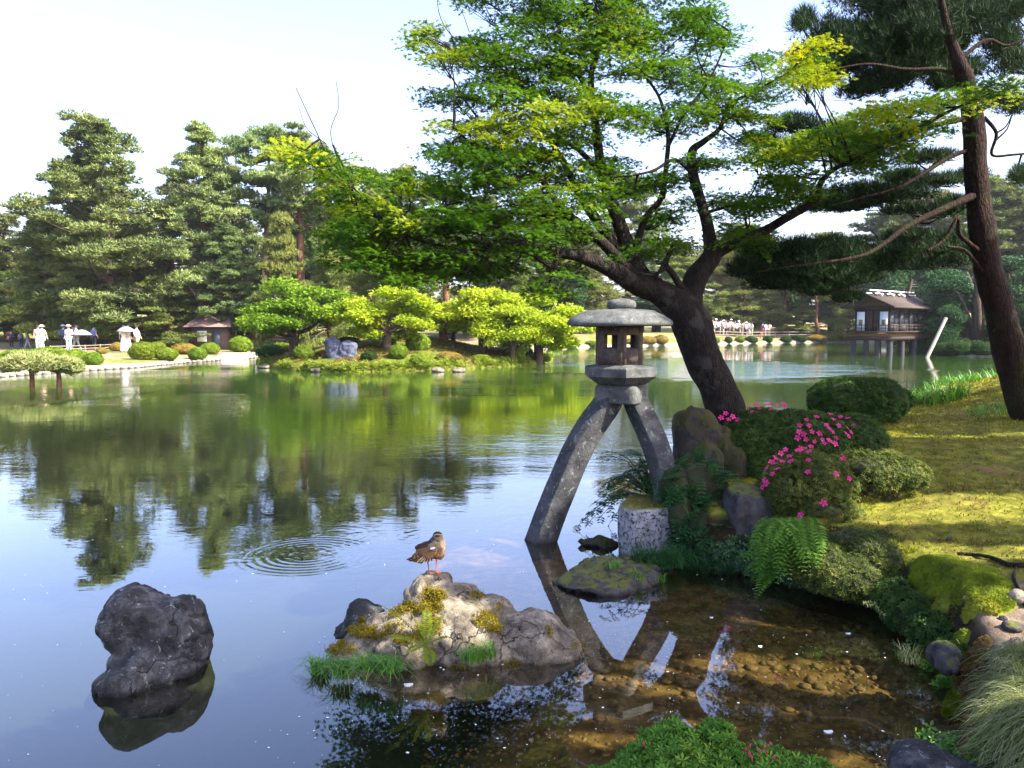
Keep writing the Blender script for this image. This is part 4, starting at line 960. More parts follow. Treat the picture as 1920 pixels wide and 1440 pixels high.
def Eb(px, py, Y, rx, ry, dep): return (P(px, py, Y), (rx * PX(Y), dep, ry * PX(Y)))
def hit(ell, px, py):                    # front surface of the ellipsoids along a pixel ray
    d = ray(px, py); best = None
    for c, r in ell:
        r = np.array(r); o = (EYE - c) / r; e = d / r; A_, B_, C_ = e @ e, 2 * o @ e, o @ o - 1; D_ = B_ * B_ - 4 * A_ * C_
        if D_ > 0:
            tt = (-B_ - math.sqrt(D_)) / 2 / A_; p = EYE + d * tt
            if best is None or tt < best[0]: n = (p - c) / r ** 2; best = (tt, p, n / np.linalg.norm(n))
    return best
def flower_mesh():
    a = Acc(); V, Fc = [], []
    for k in range(5):
        an = k * 2 * math.pi / 5; c, s = math.cos(an), math.sin(an); w = .42
        pts = [(.05, 0, -.25), (.55, -w * .75, .08), (.95, -w * .5, .02), (1.02, 0, -.06), (.95, w * .5, .02), (.55, w * .75, .08)]
        b0 = len(V); V += [(x * c - y * s, x * s + y * c, z) for x, y, z in pts]; Fc.append(list(range(b0, b0 + 6)))
    a.add(V, Fc, rng.random(5)); return a.mesh('flower', M['flower'])
FL = [flower_mesh() for _ in range(4)]
def flowers(t, ell, spots, size=.034):
    k = 0
    for px, py in spots:
        h = hit(ell, px, py)
        if h is None:
            cc = min(ell, key=lambda e: abs(P(px, py, e[0][1])[0] - e[0][0])); p = P(px, py, cc[0][1] - .6 * cc[1][1]); n = np.array([0, -.6, .8])
        else: _, p, n = h
        o = link('flower', FL[k % 4], t); k += 1; s = size * random.uniform(.8, 1.15)
        n = n + rng.normal(0, .25, 3) + [0, -.25, .2]; n /= np.linalg.norm(n)
        o.location = Vector(p + n * .03) - t.location; o.rotation_mode = 'QUATERNION'; o.rotation_quaternion = Vector(n).to_track_quat('Z', 'Y') @ Matrix.Rotation(random.uniform(0, 6), 3, 'Z').to_quaternion(); o.scale = (s, s, s)

# front azalea with pink blossom and bare stems on its right
ELA = [Eb(1520, 905, 8.15, 82, 62, .42), Eb(1630, 885, 8.3, 92, 46, .42), Eb(1465, 925, 7.9, 42, 56, .3), Eb(1540, 965, 7.8, 75, 52, .35), Eb(1690, 890, 8.3, 48, 36, .3)]
az = shrub('pink flowering azalea with bare twisting stems on its right, above the fern clump', ELA, 26000, .025, 'azalea_olive', gap=.66, jit=.16, bottom=-.65, stems=0, inner=.5, gs=6, ground=.42)
a = Acc(); root = np.array([P(1590, 1000, 8.1)[0], 8.15, .42])
for ex, ey in ((1500, 930), (1545, 920), (1590, 905), (1640, 910), (1690, 915), (1710, 925), (1560, 950), (1660, 930), (1610, 940)):
    e = P(ex, ey, 8.2); m_ = root * .5 + e * .5 + rng.normal(0, .06, 3) + [(.06 if ex > 1600 else -.02), 0, -.05]
    tube(a, [root + rng.normal(0, .04, 3) * [1, 1, 0], root * .75 + m_ * .25 + rng.normal(0, .03, 3), m_, m_ * .5 + e * .5 + rng.normal(0, .04, 3), e], [.022, .017, .014, .011, .006], 6, 4)
    for _ in range(5):
        b1 = m_ + (e - m_) * rng.uniform(0, .9); tube(a, [b1, b1 + np.array([rng.normal(0, .06), rng.normal(0, .06), .09]), b1 + np.array([rng.normal(0, .12), rng.normal(0, .1), .18])], [.006, .004, .002], 4, 2)
a.build('stem', M['twig'], az, True)
flowers(az, ELA, [(1462, 852), (1480, 860), (1450, 862), (1495, 848), (1508, 845), (1456, 874), (1442, 880), (1450, 892), (1459, 884), (1466, 870), (1440, 908), (1434, 916), (1437, 902), (1517, 852), (1546, 836), (1552, 830), (1563, 835),
                  (1516, 867), (1485, 869), (1516, 888), (1565, 890), (1582, 863), (1589, 898), (1503, 968), (1500, 975), (1543, 946), (1498, 842), (1520, 841), (1472, 846), (1447, 870)], .033)
ELB = [Eb(1500, 830, 9.6, 95, 62, .55), Eb(1590, 830, 9.8, 72, 55, .5), Eb(1430, 810, 9.9, 62, 45, .5), Eb(1400, 850, 9.6, 50, 60, .4), Eb(1480, 880, 9.3, 100, 50, .4)]
az2 = shrub('wide dark green azalea mound dotted with pink flowers behind the front azalea', ELB, 30000, .031, 'azalea', gap=.5, jit=.10, ground=.45, inner=.78, gs=5)
flowers(az2, ELB, [(x, y) for x, y in ((1372, 783), (1360, 778), (1385, 788), (1352, 785), (1365, 790), (1405, 768), (1418, 762), (1430, 765), (1440, 760), (1455, 762), (1468, 760), (1425, 770), (1412, 775), (1500, 800), (1512, 790), (1530, 785), (1555, 780), (1562, 790), (1575, 785),
    (1590, 788), (1602, 800), (1585, 805), (1570, 800), (1558, 812), (1548, 800), (1535, 815), (1520, 812), (1508, 815), (1498, 812), (1495, 822), (1510, 825), (1525, 828), (1540, 826), (1565, 822), (1588, 820), (1592, 812), (1582, 815), (1470, 765), (1446, 772), (1552, 806), (1516, 800))], .033)
ELC = [Eb(1578, 748, 12.4, 60, 36, .5), Eb(1640, 750, 12.4, 58, 42, .5), Eb(1610, 742, 12.4, 60, 34, .5), Eb(1610, 770, 12.4, 72, 26, .5)]
shrub('dark dome-clipped bush at the pond edge behind the azaleas', ELC, 20000, .030, 'clip_dark', name='clipped_bush', jit=.03, ground=.8, inner=.92, bottom=-.9)
ELD = [Eb(1300, 915, 8.45, 62, 75, .35), Eb(1265, 905, 8.35, 40, 50, .3), Eb(1325, 985, 8.0, 56, 50, .3), Eb(1275, 960, 8.1, 35, 50, .25), Eb(1345, 930, 8.5, 36, 60, .3)]
t = thing('fine_leaved_shrub', 'feathery dark green shrub spreading between the lantern block and the grey boulder', 'shrub', (P(1300, 1000, 8.2)[0], 8.3, .2))
a = Acc()
for k in range(620):
    p, nn = shell([ELD[rng.choice(5, p=[.36, .14, .2, .12, .18])]], 2, .3, -.9); 
    if len(p) == 0: continue
    d = nn[0] * .7 + np.array([0, -.1, .15]) + rng.normal(0, .35, 3); d /= np.linalg.norm(d); frond(a, p[0] - d * .12, d, rng.uniform(.2, .32), .06, 8, .35, tone=rng.random(), lw=.5)
tag(a.build('foliage', M['shrub'], t), kind='stuff')
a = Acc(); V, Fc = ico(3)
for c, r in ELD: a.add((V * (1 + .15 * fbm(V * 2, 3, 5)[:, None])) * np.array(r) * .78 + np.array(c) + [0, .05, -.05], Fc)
a.build('twigs', M['inner'], t, True)  # added solid dark filling behind the fronds
# nandina-like sprays leaning over the water behind the left of the block
t = thing('nandina', 'glossy dark leaved shrub arching over the water between the lantern legs', 'shrub', (P(1200, 960, 9.0)[0], 9.05, .2)); 
b0 = np.array([P(1225, 950, 9.0)[0], 9.05, .35]); 
for k in range(34):
    f = k / 29; ex = 1085 + 140 * rng.random(); ey = 990 - (ex - 1085) * .95 + rng.uniform(-35, 60)
    if k > 16: ex, ey = rng.uniform(1120, 1235), rng.uniform(838, 930)
    if k < 6: ex, ey = (1075 + 12 * k, 985 - 14 * k + rng.uniform(-10, 10))
    e = P(ex, ey, 9.0 + rng.uniform(-.25, .25)); mid = (b0 + e) / 2 + [0, 0, .18]; a = Acc(); path = smooth_path([b0, mid, e], 6); tube(a, path[::3], np.linspace(.008, .002, len(path[::3])), 5, 1, tone=.1)
    for j in range(3, len(path), 2):
        dd = np.gradient(path, axis=0)[j]; dd /= np.linalg.norm(dd); sd = np.cross(dd, [0, 0, 1.]); 
        for sg in (-1, 1): frond(a, path[j], sd * sg * .8 + dd * .6 + rng.normal(0, .2, 3), rng.uniform(.08, .14), .06, 5, .4, tone=rng.random(), lw=.42)
    a.build('branch', M['nandina'], t)
# bottom azalea close to the viewer, crimson buds
ELE = [Eb(1270, 1430, 4.0, 75, 58, .28), Eb(1210, 1462, 3.95, 60, 45, .25), Eb(1350, 1440, 3.95, 70, 40, .25), Eb(1440, 1450, 3.9, 70, 34, .22), Eb(1520, 1468, 3.85, 60, 34, .2), Eb(1345, 1372, 4.05, 30, 12, .1), Eb(1140, 1490, 3.9, 60, 34, .2)]
az3 = shrub('bright green azalea with crimson buds rising at the bottom edge of the photo', ELE, 9000, .034, 'fern', inner=.7, jit=.12, tmpl=T_whorl(6, 1, .34, .35), ground=.0, gap=.2)
a = Acc(); V, Fc = ico(1)
budm = Acc(); budm.add(V * [.006, .006, .016] + [0, 0, .012], Fc); budm = budm.mesh('bud', M['bud'], True)
for px, py in ((1405, 1410), (1393, 1416), (1444, 1408), (1425, 1420), (1432, 1412), (1400, 1425), (1450, 1432), (1415, 1405), (1438, 1422), (1412, 1432), (1212, 1405)):
    h = hit(ELE, px, py)
    if h is None: continue
    o = link('bud', budm, az3); o.location = Vector(h[1] + h[2] * .02) - az3.location; o.rotation_euler = (rng.normal(0, .3), rng.normal(0, .3), 0)
# low mixed bushes on the bank face, right of the ferns
ELG = [Eb(1380, 1040, 7.75, 60, 40, .3), Eb(1340, 1055, 7.8, 40, 26, .2), Eb(1440, 1055, 7.45, 60, 34, .25), Eb(1510, 1075, 7.15, 50, 32, .25)]
shrub('deep green ivy-like growth hiding the bank under the ferns', ELG, 9000, .03, 'nandina', name='bank_shrub', gap=.4, jit=.12, stems=0, inner=.75, ground=.0)
ELF = [Eb(1590, 1085, 6.65, 85, 48, .3), Eb(1540, 1060, 6.8, 60, 45, .3), Eb(1640, 1050, 6.8, 62, 44, .3), Eb(1610, 1020, 7.1, 90, 30, .3)]
shrub('low dark olive groundcover bush on the bank face right of the fern clump', ELF, 15000, .023, 'azalea_olive', name='groundcover_bush', gap=.6, jit=.2, stems=0, inner=.85, ground=.1, gs=6)
ELH = [((3.02, 6.35, .14), (.20, .20, .17)), ((2.98, 6.0, .12), (.20, .22, .17)), ((2.98, 5.65, .12), (.18, .2, .15)), ((2.94, 5.3, .10), (.16, .18, .13)), ((2.93, 6.6, .12), (.22, .2, .18))]
shrub('straggly dark plants covering the bank face below the bright moss', ELH, 9000, .03, 'azalea', name='bank_shrub', gap=.5, jit=.22, stems=0, inner=.7, ground=.0, gs=8)
ELI = [((2.86, 4.85, .10), (.14, .2, .13)), ((2.78, 4.55, .09), (.14, .18, .12))]
shrub('low rusty green plants between the pointed stone and the pale sedge', ELI, 4000, .024, 'bronze', name='bank_shrub', gap=.5, jit=.22, stems=0, inner=.7, ground=.0, gs=8)
def cushion(label, cs, n, mat, size=.012):
    cs_ = []
    for px, py, rx, ry in cs:
        if px < 20: q = np.array([px, py, BZ(px, py)]); cs_.append((q, rx, ry)); continue
        q = ground_at(px, py); sx = rx * PX(q[1]); cs_.append((q, sx, max(sx * .8, ry * PX(q[1]) * 1.4)))
    q0 = cs_[0][0]; t = thing('moss_cushion', label, 'moss', q0)
    lo = np.min([[q[0] - a_, q[1] - b_] for q, a_, b_ in cs_], 0) - .02; hi = np.max([[q[0] + a_, q[1] + b_] for q, a_, b_ in cs_], 0) + .02
    def hgt(x, y):
        p = np.stack([x, y, 0 * x], 1); h = np.full(x.shape, -1.)
        for q, a_, b_ in cs_:
            r2 = ((x - q[0]) / a_) ** 2 + ((y - q[1]) / b_) ** 2 + .35 * fbm(p * 5, 3, 9); h = np.maximum(h, 1 - r2)
        return h
    def thick(h, x, y): return .038 * np.sqrt(np.clip(h, 0, 1)) * (1 + .45 * fbm(np.stack([x, y, 0 * x], 1) * 9, 3, 4))
    xs, ys = np.arange(lo[0], hi[0], .018), np.arange(lo[1], hi[1], .018); X, Y = np.meshgrid(xs, ys); x, y = X.ravel(), Y.ravel(); h = hgt(x, y); z = bank_z(x, y)
    def nrm(x, y):
        e = .03; n_ = np.stack([bank_z(x - e, y) - bank_z(x + e, y), bank_z(x, y - e) - bank_z(x, y + e), np.full(x.shape, 2 * e)], 1); return n_ / np.linalg.norm(n_, axis=1, keepdims=True)
    tk = np.where(h > 0, thick(h, x, y) + .012, -.02)[:, None] * nrm(x, y); x, y, z = x + tk[:, 0], y + tk[:, 1], z + tk[:, 2]
    m = len(xs); i = np.arange(len(ys) - 1)[:, None] * m; j = np.arange(m - 1)[None]; Fc = np.stack([i + j, i + j + 1, i + m + j + 1, i + m + j], -1).reshape(-1, 4); Fc = Fc[(h[Fc] > 0).any(1)]
    us = np.unique(Fc); mp = np.zeros(len(x), int); mp[us] = np.arange(len(us)); a = Acc(); a.add(np.stack([x, y, z], 1)[us], mp[Fc]); a.build('cushion', M[mat], t, True)
    q = rng.uniform(lo, hi, (n * 2, 2)); h = hgt(q[:, 0], q[:, 1]); q, h = q[h > 0], h[h > 0]; p = np.column_stack([q, bank_z(q[:, 0], q[:, 1])]) + nrm(q[:, 0], q[:, 1]) * (thick(h, q[:, 0], q[:, 1]) + .014)[:, None]
    a = Acc(); scatter(a, *WH4, p, rot_from(np.array([0, -.3, 1.]) + .5 * rng.normal(size=p.shape)), size * rng.uniform(.6, 1.3, len(p)), np.clip(.5 + .5 * fbm(p * 8, 3, 3) + rng.normal(0, .15, len(p)), 0, 1)); tag(a.build('moss', M[mat], t), kind='stuff')
cushion('brightest lime green moss cushion on the bank edge above the shallows', [(3.30, 6.30, .17, .18), (3.27, 6.08, .19, .16), (3.30, 5.85, .19, .17), (3.26, 5.62, .17, .16), (3.22, 5.42, .14, .14)], 5500, 'moss_bright')
cushion('yellow moss cushion beside the bare earth', [(1835, 1140, 24, 16), (1860, 1148, 18, 10), (1745, 1205, 34, 12)], 2600, 'moss')
cushion('green moss clump low on the bank beside the pale sedge', [(1800, 1300, 22, 20), (1815, 1275, 20, 12), (1790, 1240, 26, 18)], 2600, 'moss_bright')
cushion('brown moss slope between the pond and the sedge', [(1780, 1340, 26, 30), (1810, 1350, 30, 24), (1800, 1400, 36, 26), (1830, 1240, 30, 16)], 4500, 'bronze')
# moss and tiny plants all over the near lawn
n = 105000; q = np.column_stack([rng.uniform(1.0, 13, n), 2.6 + 15.5 * rng.random(n) ** 1.5])
e = np.array(BANK[:6]); f = rng.random(30000) * 4.999; i = f.astype(int); fq = (f - i)[:, None]; dq = e[i + 1] - e[i]; nq = np.stack([-dq[:, 1], dq[:, 0]], 1); nq /= np.linalg.norm(nq, axis=1, keepdims=True)
c5 = e[i] * (1 - fq) + dq * fq + e[i] * fq; sg = np.where(sdf(BANK, *(c5 + nq * .3).T) > 0, 1, -1)[:, None]; q = np.vstack([q, c5 + nq * sg * rng.uniform(-.12, .6, (30000, 1))])
z = bank_z(q[:, 0], q[:, 1]); p = np.column_stack([q, z + .003])
k = (z > .02) & in_frame(p, 40); p = p[k]; tn = fbm(p * 1.3, 4, 50); k = rng.random(len(p)) < np.clip(.75 + tn, .15, 1); p, tn = p[k], tn[k]
bz = (fbm(p * 2.1 + 30, 3, 61) > .12) & (p[:, 1] < 8.5)
bare = (((p[:, 0] - 3.35) / .75) ** 2 + ((p[:, 1] - 5.05) / .62) ** 2) < .8; p, tn, bz = p[~bare], tn[~bare], bz[~bare]
for sel, mt, nm__ in ((~bz, 'moss', 'moss'), (bz, 'bronze', 'groundcover')):
    a = Acc(); pp = p[sel]; s = (.010 + .002 * pp[:, 1]) * rng.uniform(.6, 1.3, len(pp)); scatter(a, *T_whorl(3, 1, .35, .7), pp, rot_from(np.array([0, 0, 1.]) + .5 * rng.normal(size=pp.shape)), s, np.clip(.5 + .6 * tn[sel] + rng.normal(0, .2, len(pp)), 0, 1))
    tag(a.build(nm__, M[mt]), label='short moss carpet over the whole lawn' if nm__ == 'moss' else 'bronze tinted creeping groundcover patches on the near bank', cat=nm__, kind='stuff')
n = 2600; q = np.column_stack([rng.uniform(2, 10, n), 3 + 11 * rng.random(n) ** 1.3]); z = bank_z(q[:, 0], q[:, 1]); p = np.column_stack([q, z + .012]); p = p[(z > .25) & (fbm(np.column_stack([q, z]) * .9, 3, 77) > -.1)]
a = Acc(); scatter(a, *LEAF, p, rot_from(np.array([0, 0, 1.]) + .35 * rng.normal(size=p.shape)), rng.uniform(.02, .045, len(p))); tag(a.build('fallen_leaves', M['orange_bush']), label='dry fallen leaves strewn over the moss lawn', cat='leaves', kind='stuff')
# little leafy plants on the bank edge
t = thing('bank_weeds', 'small leafy weeds trailing at the waterline below the moss cushions', 'weeds', W(1760, 1250, .2)); a = Acc()
for px, py, n, sc_ in ((1660, 1140, 30, .02), (1700, 1190, 30, .02), (1745, 1260, 40, .026), (1770, 1290, 60, .03), (1800, 1275, 30, .03), (1790, 1400, 60, .028), (1765, 1420, 30, .03), (1735, 1390, 14, .035), (1830, 1425, 40, .03), (1740, 1225, 20, .024)):
    q = ground_at(px, py); pt = around(q, .07, .05, n); pt[:, 2] = np.maximum(bank_z(pt[:, 0], pt[:, 1]), 0) + rng.uniform(0, .06, n)
    scatter(a, *T_whorl(4, 1, .5, .3), pt, rot_from(np.array([0, -.4, 1.]) + .4 * rng.normal(size=pt.shape)), sc_ * rng.uniform(.6, 1.2, n))
tag(a.build('foliage', M['grass'], t), kind='stuff')
a = Acc(); b0 = W(1662, 1165, .12); b0[2] = .12; e = P(1620, 1133, b0[1] - .2); path = smooth_path([b0, (b0 + e) / 2 + [0, 0, .06], e], 8); tube(a, path[::2], [.003] * len(path[::2]), 4, 1)
t = thing('sprig', 'pale thin sprig sticking out over the dark water from the bright moss', 'sprig', b0); a.build('stem', M['twig'], t)
a = Acc(); pp = path[2:]; fr = np.repeat(pp, 4, 0); scatter(a, *LEAF, fr, rot_from(rng.normal(size=fr.shape)), .028); a.build('leaf', M['sedge'], t)
# surfaced roots on the bare earth
t = thing('tree_root', 'grey knotted root snaking over the bare earth', 'tree root', W(1860, 1060, .5))
for path, r0 in (([(1795, 1042), (1830, 1044), (1860, 1050), (1890, 1062), (1925, 1066), (1990, 1068)], .022), ([(1905, 1068), (1900, 1090), (1912, 1120), (1925, 1145)], .016), ([(1800, 1064), (1820, 1072)], .012)):
    pts = []
    for k, (px, py) in enumerate(path):
        q = ground_at(px, py); pts.append((q[0], q[1], BZ(q[0], q[1]) + .016))
    a = Acc(); tube(a, pts, [r0 * (.5 + .8 * i / len(pts)) for i in range(len(pts))], 8, 5, .3); a.build('root_strand', bark_root, t, True) if False else a.build('root_strand', M['bark'], t, True)
# ================================================================ THE GREAT MAPLE
def limb_px(pts, k=.68): return [P(x, y, Y) for x, y, Y, r in pts], [r * k * PX(Y) for x, y, Y, r in pts]
tb = P(1375, 800, 10.6)
maple = thing('maple_tree', 'big leaning maple with dark forked trunk spreading over the stone lantern', 'tree', (tb[0], 10.6, BZ(tb[0], 10.6)))
LIMBS = [
 [(1395, 880, 10.6, 66), (1372, 800, 10.6, 58), (1350, 740, 10.6, 52), (1318, 665, 10.6, 52), (1296, 610, 10.6, 54), (1275, 575, 10.6, 52), (1235, 548, 10.55, 35), (1190, 532, 10.4, 27), (1150, 508, 10.2, 22), (1095, 483, 10.0, 18), (1040, 472, 9.8, 14), (985, 458, 9.6, 10), (930, 455, 9.5, 9), (870, 470, 9.4, 6), (800, 478, 9.3, 4)],
 [(1290, 600, 10.6, 44), (1292, 560, 10.7, 34), (1310, 515, 10.8, 30), (1335, 480, 10.9, 25), (1330, 440, 11.0, 18), (1318, 390, 11.0, 15), (1300, 330, 11.1, 14), (1298, 285, 11.2, 12), (1320, 265, 11.2, 8), (1350, 240, 11.3, 6), (1370, 195, 11.3, 4), (1440, 160, 11.4, 3)],
 [(1325, 490, 10.9, 22), (1350, 470, 10.9, 17), (1395, 450, 10.8, 14), (1435, 432, 10.8, 13), (1480, 405, 10.7, 12), (1530, 375, 10.6, 11), (1538, 345, 10.6, 8), (1560, 320, 10.4, 6), (1620, 290, 10.2, 5), (1700, 250, 10, 3.5), (1800, 200, 9.8, 2.5)],
 [(1250, 558, 10.55, 30), (1205, 520, 10.6, 26), (1180, 470, 10.7, 22), (1155, 400, 10.8, 18), (1130, 330, 10.9, 15), (1120, 260, 11.0, 12), (1112, 200, 11, 10), (1108, 150, 11, 8), (1115, 110, 11, 6), (1130, 50, 11, 4), (1150, -40, 11, 3)],
 [(1112, 200, 11, 8), (1090, 150, 11, 6), (1065, 120, 10.9, 4), (1020, 80, 10.8, 3)],
 [(1205, 535, 10.5, 20), (1170, 500, 10.4, 18), (1130, 455, 10.2, 15), (1085, 420, 10.0, 13), (1045, 380, 9.9, 10), (1010, 330, 9.8, 8), (960, 300, 9.7, 6), (900, 280, 9.6, 4), (850, 240, 9.5, 3)],
 [(1085, 420, 10.0, 9), (1030, 405, 9.9, 7), (970, 400, 9.7, 5), (900, 420, 9.5, 4), (800, 430, 9.3, 3), (700, 440, 9.2, 2)],
 [(1170, 480, 10.7, 16), (1130, 430, 10.8, 14), (1090, 370, 10.9, 11), (1060, 310, 11, 9), (1030, 260, 11, 6), (1000, 200, 11, 4), (960, 130, 11, 3)],
 [(1130, 330, 10.9, 8), (1095, 290, 11, 7), (1060, 265, 11.1, 5), (1000, 240, 11.2, 3)],
 [(1190, 470, 10.7, 11), (1210, 410, 10.9, 9), (1240, 370, 11.0, 8), (1250, 300, 11.1, 7), (1252, 250, 11.1, 6), (1235, 180, 11.1, 4), (1190, 120, 11.1, 3)],
 [(1255, 270, 11.1, 5), (1285, 210, 11.1, 4), (1330, 150, 11.1, 3), (1370, 60, 11.1, 2)],
 [(1298, 325, 11.1, 6), (1265, 300, 11, 5), (1225, 320, 10.8, 4), (1180, 330, 10.7, 2.5)],
 [(1318, 400, 11.0, 5), (1380, 385, 10.9, 3.5), (1430, 390, 10.8, 2)], [(1395, 386, 10.9, 3), (1400, 430, 10.9, 2)],
 [(1290, 560, 10.6, 13), (1262, 515, 10.5, 9), (1248, 495, 10.4, 8), (1258, 470, 10.4, 6), (1230, 520, 10.3, 4)], [(1252, 500, 10.4, 6), (1225, 515, 10.3, 4), (1190, 510, 10.2, 2)],
 [(1050, 475, 9.8, 8), (1035, 500, 9.7, 6), (1000, 480, 9.6, 4), (965, 470, 9.5, 2.5)],
 [(870, 470, 9.4, 4), (760, 440, 9.2, 3), (680, 370, 9.1, 2.5), (620, 300, 9.0, 2), (590, 240, 9.0, 1.5), (555, 165, 9.0, 1)], [(640, 320, 9.05, 1.6), (620, 250, 9, 1.3), (635, 200, 9, 1), (630, 150, 9, .7)], [(612, 270, 9, 1.3), (575, 240, 9, 1), (560, 200, 9, .7)],
 [(900, 110, 10.2, 1.8), (850, 70, 10.2, 1.4), (825, 30, 10.2, 1.1), (818, -20, 10.2, .8)], [(880, 60, 10.2, 1.2), (865, 20, 10.2, .8), (840, -10, 10.2, .5)], [(1000, 70, 10.6, 1.4), (965, 20, 10.6, 1), (940, -20, 10.6, .8)], [(990, 50, 10.6, 1.2), (975, 10, 10.6, .8)],
 [(960, 300, 9.7, 4), (880, 200, 9.8, 3), (850, 150, 9.8, 2), (800, 80, 9.8, 1.5)], [(900, 190, 10, 2), (850, 180, 10, 1.5), (790, 165, 10, 1)],
]
for i, L_ in enumerate(LIMBS):
    pts, rad = limb_px(L_); a = Acc(); tube(a, pts, rad, 16 if i < 4 else 9, 7, .22 if i < 4 else .15)
    a.build('trunk' if i == 0 else 'limb', M['bark'], maple, True)
PADS = [  # px, py, rx, ry, Y, share of yellow: painted sunlight plus young leaves
 (800,62,30,16,10.2,1),(842,100,46,20,10.1,1),(900,80,45,26,10.2,0),(1010,42,70,34,10.8,0),(1060,8,90,36,11,0),(960,112,80,30,10.4,.4),(1150,22,80,32,11.2,0),(1212,62,60,36,11.2,.3),(1300,30,58,34,11.3,0),(1332,72,50,30,11.3,0),
 (1100,84,80,34,11,0),(1170,112,60,30,10.8,.6),(850,180,60,13,10,0),(950,172,85,28,10.2,0),(1050,162,80,34,10.8,0),(1262,132,70,32,11.2,0),(1340,162,70,26,11.3,0),(1420,172,60,22,11.3,0),(880,238,70,17,9.8,.8),(960,230,90,24,9.6,1),(1062,212,90,24,10,1),(1140,198,60,18,10.2,.9),
 (862,280,70,22,9.7,.2),(952,282,90,26,9.7,.4),(1052,262,80,26,10.4,.1),(1232,222,90,28,11,0),(1330,204,60,22,11.3,0),(1400,214,60,18,11.4,.2),(762,342,60,20,9.3,.3),(702,382,70,22,9.2,.3),(842,352,80,25,9.4,0),(942,332,80,22,9.7,0),(1062,332,70,22,10.4,0),
 (1132,312,60,26,10.6,0),(1182,352,70,22,10.7,0),(1250,335,45,16,10.9,0),(652,442,50,20,9.1,.2),(722,432,90,26,9.2,.1),(832,412,100,28,9.4,0),(932,402,90,28,9.6,0),(1032,392,80,24,9.9,0),(702,480,80,22,9.2,0),(802,482,100,25,9.3,0),(902,462,90,25,9.5,0),
 (1002,442,70,22,9.7,0),(1082,432,60,18,10,0),(862,508,60,13,9.4,0),(1062,502,50,12,9.9,0),(1022,540,44,8,9.9,0),(1252,402,55,15,10.9,0),(1262,452,46,15,10.7,0),(1205,472,38,13,10.5,0),(1312,302,46,15,11,0),(1402,262,50,15,11.2,0),
 (562,285,38,11,9,1),(612,300,46,14,9,.7),(655,325,40,18,9,.4),(642,358,34,10,9,.3),(1482,332,60,28,10.4,0),(1432,290,50,24,10.4,.4),(1470,285,60,26,10.3,.5),(1542,262,60,24,10.2,.4),(1622,232,70,28,10.1,.5),(1700,202,76,22,10,.6),(1772,190,56,15,9.9,.7),(1862,165,56,13,9.8,.6),
 (1525,150,36,11,10.1,1),(1492,130,26,26,10.2,.5),(1528,95,16,28,10.2,.5),(1502,362,60,18,10.6,0),(1402,388,56,17,10.8,0),(1342,372,46,13,11,0),(1402,452,46,26,11.2,0),(1440,375,40,16,10.8,0),(1600,300,60,16,10.4,.1),(1660,265,60,18,10.2,.3),(1740,235,50,14,10.1,.2),
 (760,520,40,14,9.3,0),(680,410,60,16,9.15,.3),(980,360,60,18,9.7,0),(905,300,60,18,9.7,.3),(1000,300,60,18,10,.2),(1100,370,50,16,10.4,0),(1420,110,30,14,11.3,0),(1390,440,50,24,11.0,0),(1010,470,60,16,9.7,0),(930,500,50,12,9.5,0),(1140,60,60,30,11.2,0),(1060,120,60,24,10.9,0),
 # crown above the picture
 (1000,-60,120,45,11,0),(1150,-70,130,45,11.2,0),(1280,-60,110,40,11.4,0),(1080,-130,130,45,11.2,0),(1220,-140,120,45,11.4,0),(900,-20,60,24,10.6,0)]
ap, at_, fr_n, ay, sz = [], [], [], [], []
spray_tw = Acc()
for (px, py, rx, ry, Y, yg) in PADS:
    c = P(px, py, Y); rxm, rzm = rx * PX(Y), ry * PX(Y); rym = max(.35, rxm * .75)
    ns = int(7 + rx * ry / 72.0)
    for _ in range(ns):                      # flat sprays of leaves, layered
        d = unit(1)[0] * rng.random() ** .4; s = c + d * [rxm, rym, rzm]; tilt = np.array([rng.normal(0., .22), rng.normal(0, .22) - .1, 1.]); tilt /= np.linalg.norm(tilt)
        rs = rng.uniform(.17, .36); nl = int(790 * rs ** 2 * rng.uniform(.7, 1.1)); th = rng.random(nl) * 6.28; rr = rs * np.sqrt(rng.random(nl)); x_ = np.cross([0., 1., 0.], tilt); x_ /= np.linalg.norm(x_); y_ = np.cross(tilt, x_)
        s = EYE + (s - EYE) * rng.uniform(.93, 1.26)
        p = s + np.outer(rr * np.cos(th), x_) + np.outer(rr * np.sin(th), y_) + rng.normal(0, .016, (nl, 3)); p[:, 2] -= rr ** 2 * .8
        ap.append(p); fr_n.append(tilt + rng.normal(0, .32, (nl, 3))); ay.append(np.full(nl, .5 + .75 * vnoise(s[None] * 1.6, 21)[0] < yg * 1.0 * (.55 + .5 * np.clip((s[2] - c[2] + rzm) / (2 * rzm), 0, 1)) - (.12 if yg < .15 else 0))); sz.append(rng.uniform(.037, .062, nl)); at_.append(np.clip(rng.normal(.45, .2) + rng.normal(0, .12, nl), 0, 1))  # yellow share rises towards each pad's top, as sunlight would
        for j in range(0, nl, 6): spray_tw.add([s - tilt * .02, s - tilt * .02 + x_ * .004, p[j]], [[0, 1, 2]])
ap = np.vstack(ap); fn = np.vstack(fr_n); ay = np.concatenate(ay).astype(bool); sz = np.concatenate(sz); at_ = np.concatenate(at_)
for sel, mt, nm_ in ((~ay, 'maple', 'foliage'), (ay, 'maple_lit_young', 'lit_young_foliage')):
    a = Acc(); scatter(a, *MAP, ap[sel], rot_from(fn[sel]), sz[sel], at_[sel]); tag(a.build(nm_, M[mt], maple), kind='stuff')
